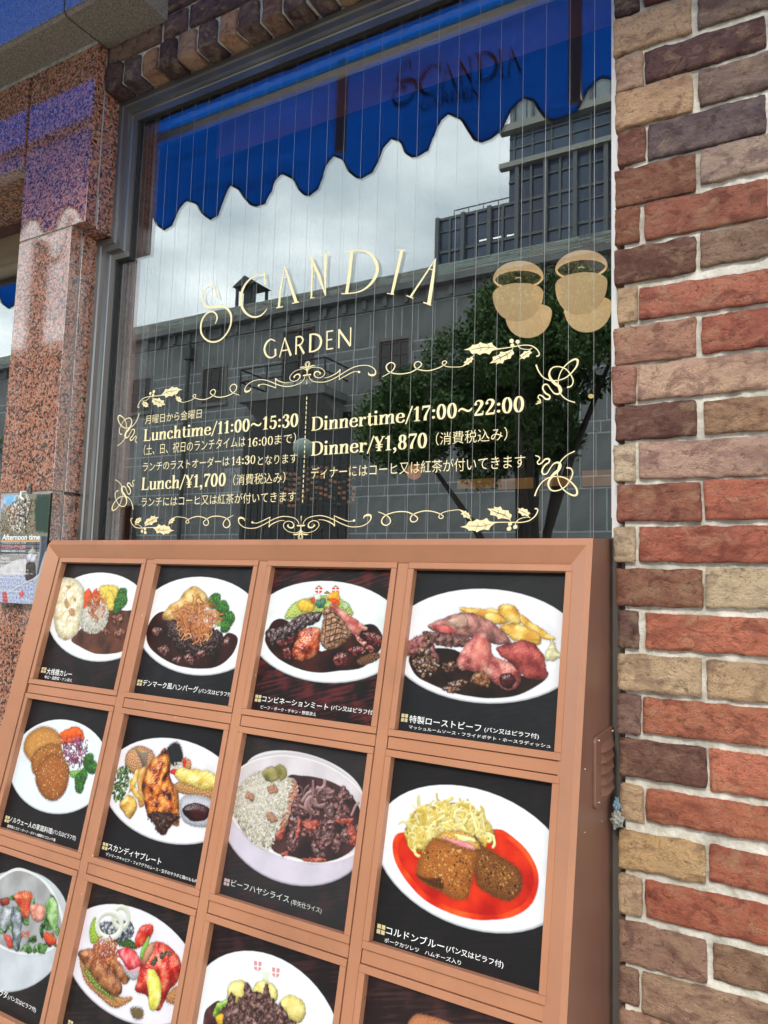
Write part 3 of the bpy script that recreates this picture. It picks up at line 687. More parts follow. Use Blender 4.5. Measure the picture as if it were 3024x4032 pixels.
UG['a'] = Ink().path([(.48,1.0),(.04,0)],[.06,.08],False).path([(.46,1.0),(.94,0)],[.08,.16],False).path([(.24,.33),(.74,.33)],[.06,.06],False)
UG['n'] = Ink().path([(.1,1),(.1,0)],[.10,.10],False).path([(.08,.99),(.90,.02)],[.13,.13],False).path([(.9,1),(.9,.02)],[.08,.08],False)
UG['d'] = Ink().path([(.14,1),(.14,0)],[.15,.15],False).path([(.1,.96),(.45,.95),(.8,.8),(.93,.5),(.8,.2),(.45,.05),(.1,.04)],[.07,.08,.13,.16,.13,.08,.07])
def quad_glyph(ch, bl, br, tl): 
    bl, br, tl = Vector(bl), Vector(br), Vector(tl); return UG[ch].mapped(lambda x, y: bl+(br-bl)*x+(tl-bl)*y)
aw_ink = Ink()
for ch, bl, br, tl in [('S',(1545,436),(1640,400),(1560,252)),('C',(1650,388),(1735,362),(1652,276)),('A',(1738,363),(1800,345),(1736,258)),('N',(1811,338),(1860,322),(1806,240)),('D',(1871,323),(1955,300),(1868,212)),('I',(1963,300),(1982,294),(1958,196)),('A',(1992,290),(2050,272),(1984,190))]:
    aw_ink = aw_ink+quad_glyph(ch, bl, br, tl)
gx = [(1662,'G'),(1701,'a'),(1744,'R'),(1781,'d'),(1822,'E'),(1856,'n')]
for x, ch in gx:
    wd = 34; yb = 446-(x-1662)*.285; aw_ink = aw_ink+quad_glyph(ch, (x,yb), (x+wd,yb-wd*.285), (x-1,yb-44))
def awp(x, y):
    p = V(x, y, AV); i_ = max(0, min(len(ED)-2, next((i for i in range(len(ED)-1) if ED[i+1][0] >= p.x), 0))); t_ = (p.x-ED[i_][0])/(ED[i_+1][0]-ED[i_][0]); ze = ED[i_][1]*(1-t_)+ED[i_+1][1]*t_
    return Vector((p.x, cloth_y(p.x, max(0,(p.z-ze)/(AZT-ze)))+.009, p.z))
aw_ink.build('restaurant_name', awp, Vector((0,1,0)), mat('dark_awning_print', (.006,.007,.012), .9), aw)
aw_ink.build('restaurant_name', lambda x, y: awp(x, y)+Vector((0,-.016,0)), Vector((0,1,0)), mat('dark_awning_print', (.006,.007,.012), .9), aw)
# ================================================================== THE FACADE
def atZ(px, py, Z): return onplane(px, py, Vector((0,0,Z)), Vector((0,0,1)))
def atX(px, py, X): return onplane(px, py, Vector((X,0,0)), Vector((1,0,0)))

# ---- brick shapes
def brick_obj(name, x0, x1, z0, z1, yf, yb, col, parent, seed, cell=.0075, rough=.0020, rad=.0032, tilt=0., bull=0.):
    nx = max(3, int((x1-x0)/cell)); nz_ = max(3, int((z1-z0)/cell)); ny = max(2, int((yb-yf)/(cell*1.6)))
    idx = {}; vs_ = []; fs = []
    cx, cz = (x0+x1)/2, (z0+z1)/2; hx, hz = (x1-x0)/2, (z1-z0)/2; hy = (yb-yf)/2; cy = (yf+yb)/2
    sv = Vector((seed*3.17, seed*1.31, seed*.77))
    def vert(i, j, k):
        key = (i,j,k)
        if key in idx: return idx[key]
        p = Vector((-hx+2*hx*i/nx, -hy+2*hy*j/ny, -hz+2*hz*k/nz_))
        r_ = rad*(1+.5*mnoise.noise(Vector((p.x*14,p.z*14,0))+sv))
        q_ = Vector((max(-hx+r_, min(hx-r_, p.x)), max(-hy+r_, p.y), max(-hz+r_, min(hz-r_, p.z))))
        d = p-q_
        if d.length > 1e-9: p = q_+d.normalized()*min(r_, d.length if d.length < r_ else r_)
        w_ = p+Vector((cx,cy,cz))
        n_ = Vector((mnoise.noise(w_*34+sv), mnoise.noise(w_*34+sv*2), mnoise.noise(w_*34+sv*3)))
        f_ = Vector((mnoise.noise(w_*110+sv), mnoise.noise(w_*110+sv*2), mnoise.noise(w_*110+sv*3)))
        edge_ = 1.0 if d.length > 1e-5 else .55
        p = p + n_*rough*1.35*edge_ + f_*rough*.9*edge_
        if bull: p.y -= 0; 
        if bull and p.z < -hz*.35 : p.y += bull*((-p.z-hz*.35)/(hz*.65))**2*.0 
        if tilt: p = Vector((p.x*math.cos(tilt)-p.z*math.sin(tilt), p.y, p.x*math.sin(tilt)+p.z*math.cos(tilt)))
        idx[key] = len(vs_); vs_.append(p+Vector((cx,cy,cz))); return idx[key]
    for i in range(nx):
        for k in range(nz_): fs.append((vert(i,0,k), vert(i+1,0,k), vert(i+1,0,k+1), vert(i,0,k+1)))
    for j in range(ny):
        for i in range(nx):
            fs.append((vert(i,j,0), vert(i,j+1,0), vert(i+1,j+1,0), vert(i+1,j,0))); fs.append((vert(i,j,nz_), vert(i+1,j,nz_), vert(i+1,j+1,nz_), vert(i,j+1,nz_)))
        for k in range(nz_):
            fs.append((vert(0,j,k), vert(0,j,k+1), vert(0,j+1,k+1), vert(0,j+1,k))); fs.append((vert(nx,j,k), vert(nx,j+1,k), vert(nx,j+1,k+1), vert(nx,j,k+1)))
    o = obj(name, vs_, fs, MBRICK, parent, smooth=True); o.color = (*col, 1); return o
def srgb(r, g, b, k=1.): return tuple(((c/255+.055)/1.055)**2.4*k if c > 10 else c/255/12.92*k for c in (r,g,b))
def bc(r, g, b): 
    L_ = srgb(r,g,b); L_ = tuple(v for v in L_); lu = .3*L_[0]+.5*L_[1]+.2*L_[2]; q = tuple((c*.83+lu*.17)*BRK*k for c, k in zip(L_, (1.03, 1.06 if L_[0] > 2.6*L_[1] else .985, .93))); s_ = .84/max(.84, max(q)); return tuple(v*s_ for v in q)
BRK = 1.85

pier = empty('brick_pier', (.3, .02, GZ), 'brick pier of mixed red, brown and tan bricks right of the window', 'wall')
S_ = 2.4614
rA, rB, rC, rD, rE, rF = [(lambda y0: (lambda x, y: (2350+x/S_, y0+y/S_)))(y0) for y0 in (0,700,1400,2100,2800,3332)]
# (crop, x left, y top at left, y bottom at left, x right, colour) of each brick face
T_ = [
 (rA,170,-175,165,408,(66,50,48)), (rA,458,-250,45,1640,(96,52,46)),
 (rA,160,205,530,912,(172,140,108)), (rA,975,-30,260,2200,(112,92,82)),
 (rA,180,572,890,440,(168,136,112)), (rA,465,510,785,1642,(92,64,62)),
 (rA,180,915,1255,925,(176,142,106)), (rA,980,685,1015,2200,(124,104,94)),
 (rA,203,1285,1600,470,(122,74,62)), (rA,492,1215,1540,1640,(100,84,86)),
 (rA,173,1662,2003,952,(124,74,58)), (rA,1005,1455,1772,2220,(160,136,122)),
 (rB,175,312,645,405,(132,80,60)), (rB,455,258,592,1660,(146,82,66)),
 (rB,165,708,1025,955,(106,70,58)), (rB,998,533,848,2230,(138,110,90)),
 (rB,192,1075,1400,386,(208,174,132)), (rB,408,1080,1365,1665,(166,92,74)),
 (rB,165,1463,1805,955,(160,114,92)), (rB,1015,1348,1690,2240,(156,80,64)),
 (rC,150,107,460,370,(150,102,86)), (rC,395,98,425,1655,(184,148,124)),
 (rC,178,503,815,960,(102,68,58)), (rC,1033,445,755,2260,(150,116,86)),
 (rC,165,867,1212,362,(224,200,166)), (rC,405,852,1195,1675,(168,134,118)),
 (rC,192,1257,1603,1000,(138,78,62)), (rC,1042,1213,1580,2280,(164,86,66)),
 (rD,162,-62,275,365,(214,188,150)), (rD,408,-60,268,1690,(160,82,64)),
 (rD,182,342,690,1018,(132,82,66)), (rD,1052,337,708,2290,(208,184,146)),
 (rD,203,748,1100,398,(108,78,70)), (rD,470,778,1112,1700,(178,96,72)),
 (rD,203,1168,1508,1008,(208,178,138)), (rD,1062,1232,1588,2300,(176,146,110)),
 (rD,200,1562,1928,415,(128,98,88)), (rD,443,1593,1930,1710,(170,94,70)),
 (rE,217,262,618,1055,(112,76,64)), (rE,1090,378,768,2330,(184,100,76)),
 (rE,217,705,1040,442,(204,170,128)), (rE,470,760,1058,1740,(168,90,66)),
 (rE,212,1153,1508,1045,(196,158,106)), (rE,1090,1315,1660,2340,(166,88,66)),
 (rF,208,280,640,432,(188,158,122)), (rF,468,335,688,1750,(160,82,60)),
 (rF,213,725,1110,1055,(144,108,90)), (rF,1128,955,1290,2380,(136,104,80)),
 (rF,203,1175,1500,402,(126,94,78)), (rF,432,1225,1612,1760,(156,124,100)),
 (rF,215,1585,1960,1060,(158,120,98)), (rF,1110,1790,2150,2400,(150,90,70)),
]
sd_ = 1
for cf, xl_, yt, yb_, xr_, col in T_:
    a = atY(*cf(xl_, yt), 0); b_ = atY(*cf(xl_, yb_), 0); c_ = atY(*cf(xr_, (yt+yb_)/2), 0)
    x0 = (a.x+b_.x)/2; ln = c_.x-x0
    if xr_ > 2000: ln = .222
    brick_obj('brick', x0-.0008, x0+ln+.0012, b_.z-.0018, a.z+.0014, rnd.uniform(-.0015,.0015), .03 if x0 > .02 else .045, bc(*col), pier, sd_, tilt=rnd.uniform(-.004,.004)); sd_ += 1
# rows above and below the picture and the strip right of it
allb = [(o.bound_box, o) for o in pier.children]
cols_ = [(122,74,62),(160,84,66),(176,146,110),(112,80,70),(196,164,124),(150,92,74),(104,72,64)]
zr = [atY(*rF(215, 1980), 0).z-.068*k for k in range(14)]
for k, zt in enumerate(zr):
    if zt < GZ+.06: break
    xs_ = [(.0,.045),(.055,.265),(.275,.485),(.495,.7)] if k % 2 else [(.0,.145),(.155,.37),(.38,.59),(.6,.7)]
    for a_, b2 in xs_:
        brick_obj('brick', a_, b2, zt-.066, zt-.008, 0, .03, bc(*rnd.choice(cols_)), pier, sd_, cell=.014); sd_ += 1
for k in range(28):
    zt = 1.16-.075*k
    for a_, b2 in ([(.485,.69)] if k % 2 else [(.385,.59),(.6,.7)]):
        brick_obj('brick', a_, b2, zt-.066, zt, 0, .03, bc(*rnd.choice(cols_)), pier, sd_, cell=.016); sd_ += 1
for k in range(1, 4):
    zt = 1.165+.075*k
    for a_, b2 in ([(.0,.145),(.155,.37),(.38,.7)] if k % 2 else [(.0,.045),(.055,.265),(.275,.7)]):
        brick_obj('brick', a_, b2, zt-.066, zt, 0, .03, bc(*rnd.choice(cols_)), pier, sd_, cell=.016); sd_ += 1
# mortar bed: rough sheet set back from the faces
vv, ff = [], []; nx, nz_ = 110, 470; X0, X1, Z0, Z1 = .016, .72, GZ, 1.42
for k in range(nz_+1):
    for i in range(nx+1):
        x = X0+(X1-X0)*i/nx; z = Z0+(Z1-Z0)*k/nz_
        h_ = mnoise.noise(Vector((x*28,3,z*28)))*.0034+mnoise.noise(Vector((x*90,7,z*90)))*.0022
        vv.append((x, .0095+h_, z))
for k in range(nz_):
    for i in range(nx): a = k*(nx+1)+i; ff.append((a, a+1, a+nx+2, a+nx+1))
obj('mortar', vv, ff, MMORTAR, pier, smooth=True)
box('core', (.016,.018,GZ), (3.,.30,1.6), MMORTAR, pier)

# ---- brick head over the window: soldiers, with stretchers above
HZ = 1.318
head = empty('brick_lintel', (-.7, 0, HZ), 'dark brick course on end above the steel window head', 'wall')
x = -1.428; k = 0
hc = [(78,58,60),(82,70,76),(152,112,82),(72,52,54),(146,112,88),(88,66,66),(166,124,88),(92,70,62),(122,90,68),(84,62,60),(76,60,66),(150,118,84),(80,60,60)]
while x < 0.0:
    wd = [.066,.070,.064,.068][k % 4]
    brick_obj('brick', x, x+wd-.007, HZ+rnd.uniform(0,.004), 1.395, -.036+rnd.uniform(-.004,.004), .028, bc(*hc[k % len(hc)]), head, 300+k, cell=.009, rad=.006, rough=.0022, tilt=rnd.uniform(-.01,.01)); x += wd+.004; k += 1
for r_, zt in enumerate((1.402, 1.478, 1.554, 1.63)):
    x = -1.43-(0 if r_ % 2 else .04) + .04*(r_ == 0)
    while x < .7:
        wd = .215 if r_ else rnd.choice([.09,.215,.215]); x1 = min(x+wd, .72)
        brick_obj('brick', max(x,-1.428), x1-.004, zt, zt+.066, -.034, .02, bc(*rnd.choice([(104,76,74),(96,70,70),(84,64,64),(110,86,76)])), head, 400+k, cell=.014, rough=.002); x += wd+.008; k += 1
MB().box((-1.43,-.024,HZ+.014),(0,.024,1.70)).box((0.001,-.026,1.40),(3,.024,1.7)).build('mortar', MMORTAR, head)
MB().box((-1.43,.0285,HZ-.0005),(.06,.07,2.6)).build('backing', MMORTAR, head)

# ---- red granite pilaster
pil = empty('granite_pilaster', (-1.6, 0, GZ), 'polished red granite pilaster left of the window', 'column')
XP, XU, XL_, YF = -1.486, -1.430, -1.722, -.070
ZJ1, ZJ2, ZT = .155, .912, 1.45
def slab(x0,y0,z0,x1,y1,z1,nm='granite_panel',m=None,p=None): return box(nm,(x0,y0,z0),(x1,y1,z1),m or MGRAN,p or pil,bevel=.0012)
slab(XL_,YF,GZ,XP,-.036,ZJ1-.004); slab(XL_,YF,ZJ1+.004,XP,-.036,ZJ2-.003); slab(XL_,YF,ZJ2+.003,XU,-.036,ZT)
slab(XP-.02,-.030,GZ,XP,.022,ZJ1-.004); slab(XP-.02,-.030,ZJ1+.004,XP,.022,ZJ2-.003); slab(XU-.075,-.030,ZJ2-.003,XU,.022,ZT)
MB().box((XL_+.004,-.0352,GZ),(XP-.0028,-.0302,ZT-.002)).box((XP-.01,-.0352,ZJ2+.006),(XU-.0028,-.0302,ZT-.001)).box((XL_+.002,YF+.003,GZ),(XP-.003,-.037,ZT-.003)).build('sealant_joint', MSEAL, pil)
box('core', (XL_+.003,-.0295,GZ), (XP-.0205,.25,ZT-.01), MSEAL, pil)
# beam to the left, over the next window
bm_ = empty('granite_beam', (-2.4, 0, 1.156), 'red granite beam over the window at the left edge', 'beam')
for k in range(4): box('granite_panel', (XL_-.007-.7*(k+1),YF,1.156), (XL_-.007-.7*k-.006,-.036,ZT), MGRAN, bm_, bevel=.0012)
zL = 1.156; yd = atZ(60, 893, zL).y
for k in range(4): box('soffit_panel', (XL_-.007-.7*(k+1),-.034,zL+.004), (XL_-.007-.7*k-.006,yd,zL+.03), MGRAN, bm_, bevel=.001)
box('backing', (-4.6,-.035,zL+.0305), (XL_-.004,yd+.1,ZT-.003), MSEAL, bm_)
# ---- grey cornice
cor = empty('stone_cornice', (-1.5, -.12, ZT), 'grey granite cornice above the red pilaster', 'cornice')
xe = atZ(615, 45, ZT).x
yN = atZ(247, 62, ZT).y
for (a_, b2) in ((XU+.003, xe), (XU-.9, XU-.003), (XU-1.8, XU-.906), (XU-2.7, XU-1.806)):
    MB().prism([(a_,-.034 if a_ > XU else -.03,ZT+.002),(a_,yN+.010,ZT+.002),(a_,yN+.004,ZT+.010),(a_,yN+.004,ZT+.5),(a_,-.034,ZT+.5)], (b2-a_,0,0)).build('cornice_stone', MGRAY, cor)
    # polished face that mirrors the awning
    box('polished_face', (a_+.001,yN,ZT+.012), (b2-.001,yN+.0038,ZT+.499), MGRAYP, cor)
MB().box((XL_-3,-.074,ZT-.006),(XU,-.066,ZT+.0015)).build('mortar_bead', noisy('pale_mortar', (.45,.44,.38), (.25,.24,.2), 60, .9, bump=.8), cor)

# ---- window at the left edge
lw_ = empty('arched_window', (-2.3, yd, -1.), 'brown framed arched window at the left edge of the facade', 'window')
MOLD = noisy('old_brown_timber', (.16,.11,.065), (.22,.155,.09), 6, .6, stretch=(.3,1,3))
za_ = atY(40, 930, yd).z; zb_ = atY(40, 1045, yd).z; zc_ = atY(75,1060,yd).z
box('head_board', (-4.6,yd,zb_-.02), (XL_-.001,yd+.04,zL+.003), MOLD, lw_)
box('dark_rail', (-4.6,yd-.012,za_+.002), (XL_-.002,yd-.001,za_+.045), MWOOD, lw_)
arc = []; xr2 = XL_+.0; xc2 = atY(-60,1060,yd).x; 
MB().tube([(xr2+.02,yd+.01,GZ+.3),(xr2-.00,yd+.01,zb_-.19),(xr2-.05,yd+.01,zb_-.07),(xr2-.14,yd+.01,zb_-.02),(xr2-.30,yd+.01,zb_-.01),(xr2-2,yd+.01,zb_-.01)], .022, 10).build('frame', MOLD, lw_, smooth=True)
box('pane', (-4.6,yd+.03,GZ+.2), (XL_-.004,yd+.036,zb_), MGLASS, lw_)
box('sill', (-4.6,yd-.02,GZ), (XL_-.004,yd+.1,GZ+.2), MGRAN, lw_)

# ---- the big window
win = empty('shop_window', (-.7, YG, 0), 'large steel framed restaurant window lettered in gold above the menu board', 'window')
prof = [(0,.07),(0,.020),(.010,.020),(.012,.015),(.019,.015),(.021,.020),(.038,.0205),(.040,.031),(.044,.031),(.046,.034),(.062,.035),(.063,.0495)]
path = [(XP,-.62),(XP,.905),(XU,.905),(XU,HZ),(.075,HZ)]
def sweep(path, prof):
    P = [Vector((a,b)) for a, b in path]; rings = []
    for i, p in enumerate(P):
        d0 = (P[i]-P[i-1]).normalized() if i else (P[1]-P[0]).normalized(); d1 = (P[i+1]-P[i]).normalized() if i < len(P)-1 else d0
        n0 = Vector((d0.y,-d0.x)); n1 = Vector((d1.y,-d1.x)); mm = (n0+n1); mm = mm/(mm.dot(n0)) if mm.length > 1e-6 else n0
        rings.append([Vector((p.x+mm.x*u, y, p.y+mm.y*u)) for u, y in prof])
    return rings
rg = sweep(path, prof)
for i, nm in enumerate(['jamb','jamb_step','jamb','head']):
    n_ = len(prof); obj(nm, rg[i]+rg[i+1], [(k, k+1, n_+k+1, n_+k) for k in range(n_-1)], MSTEEL, win)
prof2 = [(.0632,.0492),(.0632,.040),(.0665,.040),(.0665,.0492)]
rg = sweep(path, prof2)
for i in range(4): obj('gasket', rg[i]+rg[i+1], [(k, k+1, 5+k, 4+k) for k in range(3)], MRUB, win)
gl = box('pane', (XP+.01,YG,-.62), (.07,YG+.0068,HZ-.01), MGLASS, win)
xj = atY(2414, 1200, .045).x
box('right_jamb', (xj,.036,.03), (xj+.018,.0495,HZ), MREFLW, win); box('right_jamb', (xj+.001,.036,GZ), (xj+.018,.0495,.0295), mat('dark_lower_jamb', (.10,.09,.08), .5), win)  # one steel jamb: bright reflection painted into the upper part, lower part painted darker
box('jamb_edge_reflection', (xj-.0012,.036,atY(2413,2040,.04).z), (xj-.0002,.046,HZ), MREFLW, win)
box('jamb_return', (xj+.0185,.032,-.62), (xj+.07,.052,HZ-.001), mat('pale_jamb', (.45,.46,.45), .5), win)
# embedded wires
wv = MB()
pw_, x0w = .05014, -.05053
k = 0
while x0w-pw_*k > XP+.07:
    xx = x0w-pw_*k; zt = HZ-.06 if xx > XU+.06 else .90
    box('wire', (xx-.00025,YG-.0004,-.55), (xx+.00025,YG-.0001,zt), mat('bright_wire', (.42,.42,.40), .4, metal=.35), win); k += 1
# brown strip added in place of the frame's reflection in the glass
box('frame_reflection', (XU+.06,YG+.012,-.5), (XU+.085,YG+.03,HZ-.06), MWOOD, win)

# ---- room behind the glass
MIN = noisy('dark_brown_interior', (.018,.012,.010), (.03,.02,.016), 2, .8)
rm = MB(); X0, X1, Y0, Y1, Z0, Z1 = -4.6, 3.0, .31, 4.6, GZ, 1.62
tag(MB().box((X0,Y1,Z0),(X1,Y1+.1,Z1)).box((X0-.1,Y0,Z0),(X0,Y1,Z1)).box((X1,Y0,Z0),(X1+.1,Y1,Z1)).box((X0,.30,Z0),(xj-1.7,.305,-.60)).build('interior_wall', MIN), kind='structure')
tag(box('interior_floor', (X0,.06,Z0-.1), (X1,Y1,Z0), MIN), kind='structure')
tag(box('interior_ceiling', (X0,.071,Z1), (X1,Y1,Z1+.1), MIN), kind='structure')
tag(box('building_mass', (-4.8,.3,Z1+.11), (3.1,5,6), MSEAL), kind='structure')
tag(box('low_wall', (XP+.001,.058,GZ), (.09,.3,-.62), MGRAN), kind='structure')
def sheer(name):
    m = bpy.data.materials.new(name); m.use_nodes = True; t = m.node_tree; t.nodes.clear()
    o_ = t.nodes.new('ShaderNodeOutputMaterial'); a = t.nodes.new('ShaderNodeBsdfDiffuse'); b = t.nodes.new('ShaderNodeBsdfTranslucent'); x = t.nodes.new('ShaderNodeMixShader')
    a.inputs[0].default_value = (.34,.12,.11,1); b.inputs[0].default_value = (.55,.22,.18,1); x.inputs[0].default_value = .5
    t.links.new(a.outputs[0], x.inputs[1]); t.links.new(b.outputs[0], x.inputs[2]); t.links.new(x.outputs[0], o_.inputs[0]); return m
# pelmet board inside
pz = [(atY(900,590,.26)), (atY(2300,148,.26))]
zp = (pz[0].z+pz[1].z)/2
pel = box('pelmet', (XU+.16,.262,zp), (.12,.264,Z1-.01), sheer('brown_pelmet_cloth'), None)  # cloth made translucent so the added lights behind it show through
tag(pel, 'brown pelmet cloth inside the top of the window', 'pelmet')
# roller blind
rl = atY(578, 505, .16); rbz = [(atY(1000,325,.16).z, atY(1000,386,.16).z), (atY(1593,82,.16).z, atY(1593,178,.16).z)]
ztop = (rbz[0][0]+rbz[1][0])/2; zbot = (rbz[0][1]+rbz[1][1])/2; rr = (ztop-zbot)/2
bl = empty('roller_blind', (-.6,.16+rr,(ztop+zbot)/2), 'cream roller blind rolled up behind the top of the glass', 'blind')
MB().tube([(rl.x,.16+rr,(ztop+zbot)/2),(.1,.16+rr,(ztop+zbot)/2)], rr, 24).build('roll', noisy('cream_blind', (.78,.70,.56), (.84,.76,.62), 5, .8), bl, smooth=True)
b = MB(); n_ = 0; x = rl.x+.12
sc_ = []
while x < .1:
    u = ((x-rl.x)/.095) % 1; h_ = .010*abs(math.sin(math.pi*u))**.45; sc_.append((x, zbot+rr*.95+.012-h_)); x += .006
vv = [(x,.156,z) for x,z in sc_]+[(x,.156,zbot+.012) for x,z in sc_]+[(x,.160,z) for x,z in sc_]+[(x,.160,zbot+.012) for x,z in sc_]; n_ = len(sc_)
obj('awning_light_scallops', vv, [(i,i+1,n_+i+1,n_+i) for i in range(n_-1)]+[(2*n_+i,2*n_+i+1,i+1,i) for i in range(n_-1)], mat('pale_blue_awning_light', (.40,.58,.95), .7), bl)  # blue awning light with its scalloped edge, modelled as a coloured strip
box('blue_reflection_bar', (rl.x+.02,.150,zbot-.002), (.1,.158,zbot+.0115), mat('bright_blue_reflection', (.02,.35,.95), .5), bl)  # bright line of blue reflected light, modelled as a bar

# ---- pendant lamps
MLAMP = noisy('amber_lamp_glass', (.60,.46,.30), (.70,.54,.36), 9, .18); MLAMP.node_tree.nodes['Principled BSDF'].inputs['Emission Color'].default_value = (.95,.64,.33,1); MLAMP.node_tree.nodes['Principled BSDF'].inputs['Emission Strength'].default_value = .42
MLAMP2 = MLAMP.copy(); MLAMP2.name = 'amber_lamp_glass_bright'; MLAMP2.node_tree.nodes['Principled BSDF'].inputs['Emission Strength'].default_value = .50
def lamp(pxl, pxr, pyrim, pybot, Yv, label, cap=True):
    a = atY(pxl, pyrim, Yv); b_ = atY(pxr, pyrim, Yv); bt = atY((pxl+pxr)/2, pybot, Yv)
    r_ = (b_.x-a.x)/2*.93; cx = (a.x+b_.x)/2; zrim = (a.z+b_.z)/2
    dep = max(.6*r_, (zrim-bt.z)*.92)
    t = empty('pendant_lamp', (cx,Yv,zrim+r_*1.6), label, 'lamp', 'globe lamps hanging inside the window')
    pr = [(max(.001, r_*math.sin(k*math.pi/20)**.85), -dep*math.cos(k*math.pi/20)) for k in range(11)]+[(r_*.975,.006),(r_*.94,.004),(r_*.93,-.01)]
    MB().lathe((cx,Yv,zrim), pr, 40).build('bowl', MLAMP if cap else MLAMP2, t, smooth=True)
    if cap:
        g_ = r_*.62
        MB().tube([(cx,Yv,zrim),(cx,Yv,zrim+g_)], .012, 10).build('band', mat('lamp_band', (.02,.018,.015), .4), t, smooth=True)
        pr = [(r_*.93,g_-.005),(r_,g_)]+[(r_*math.cos(k*math.pi/20)+.001, g_+r_*.62*math.sin(k*math.pi/20)) for k in range(1,11)]
        MB().lathe((cx,Yv,zrim), pr, 40).build('cap', MLAMP, t, smooth=True)
    pl_ = bpy.data.lights.new('added_pelmet_light', 'POINT'); pl_.energy = .35; pl_.color = (1,.72,.45); pl_.shadow_soft_size = .004; po_ = bpy.data.objects.new('added_pelmet_light', pl_); COL.objects.link(po_); po_.location = (cx, Yv, zrim+r_*1.9); po_.parent = t; po_.matrix_parent_inverse = Matrix.Translation(-Vector(t.location))  # unseen point light added above each lamp to brighten the pelmet
    if cap: MB().lathe((cx,Yv,zrim), [(.013,g_+.004),(r_*.92,g_+.004)], 40).build('cap_underside', mat('lamp_band', (.02,.018,.015), .4), t)
    MB().tube([(cx,Yv,zrim+r_*.9),(cx,Yv,Z1)], .008, 8).build('stem', MWOOD, t)
lamp(1940,2142,1158,1266,1.5,'amber globe lamp nearest the holly sprig, front left of the pair')
lamp(2183,2397,1118,1242,1.5,'large amber globe lamp beside the brick pier')
lamp(1988,2176,1232,1332,2.0,'amber globe lamp half hidden behind the front left lamp', False)
lamp(2217,2416,1205,1310,2.0,'amber globe lamp half hidden behind the lamp near the bricks', False)
# small things inside: lit shelf, little lights, wine rack, no smoking notice
MGLOW = mat('warm_lit_panel', (.3,.14,.05), .6, emit=(1.,.45,.10), estr=.09)
s0 = atY(1800,1930,3.2); s1 = atY(2330,1880,3.2); 
sh = empty('back_bar', (s0.x,3.2,s0.z), 'warm lit back bar low inside the restaurant', 'bar')
b = MB()
x = s0.x
while x < s1.x: ww = rnd.uniform(.12,.38); b.box((x,3.2,s0.z+rnd.uniform(-.01,.01)),(x+ww,3.22,s0.z+rnd.uniform(.05,.11))); x += ww+rnd.uniform(.01,.08)
b.build('lit_panel', MGLOW, sh); box('counter', (s0.x-.2,3.1,GZ), (s1.x+.2,3.5,s0.z-.03), MIN, sh)
for k, (ppx, ppy, rr_, lb) in enumerate([(2327,1560,.012,'small yellow spotlight deep in the room by the brick pier'),(2123,1583,.010,'small yellow spotlight behind the upper right flourish')]):
    p = atY(ppx, ppy, 1.9)
    q_ = MB().lathe((p.x,1.9,p.z), [(rr_*math.sin(a*math.pi/8)+.0005,-rr_*.8*math.cos(a*math.pi/8)) for a in range(9)], 12).build('spotlight', mat('lit_yellow_bulb', (.7,.6,.2), .4, emit=(1,.8,.25), estr=.6), None, smooth=True); tag(q_, lb, 'light', 'small yellow spotlights in the room')
p = atY(1630,1858,2.4); q_ = MB().lathe((p.x,2.4,p.z), [(.045*math.sin(a*math.pi/10)+.0005,-.045*math.cos(a*math.pi/10)) for a in range(11)], 20).build('globe_light', mat('dim_orange_globe', (.5,.22,.09), .5, emit=(1,.4,.15), estr=.22), None, smooth=True); tag(q_, 'round orange globe light behind the dinner lettering', 'light')
r0 = atY(1105,1980,2.2); r1 = atY(1395,1840,2.2)
wr = empty('bottle_rack', (r0.x,2.2,r0.z), 'rack of bottle ends glinting behind the lunch prices', 'rack')
for i in range(17):
    for j in range(7):
        if rnd.random() < .75:
            xx = r0.x+(r1.x-r0.x)*i/16; zz = r0.z+(r1.z-r0.z)*j/6-.02*math.sin(i*.6)
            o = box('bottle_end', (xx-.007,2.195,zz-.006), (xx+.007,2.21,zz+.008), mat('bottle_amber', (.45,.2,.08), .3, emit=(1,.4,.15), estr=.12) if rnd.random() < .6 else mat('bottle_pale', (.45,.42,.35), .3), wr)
b = MB()
for j in range(8): zz = r0.z+(r1.z-r0.z)*(j-.5)/6; b.box((r0.x-.05,2.2,zz),(r1.x+.05,2.215,zz+.003))
b.build('shelf', mat('dark_shelf', (.05,.045,.045), .5), wr)
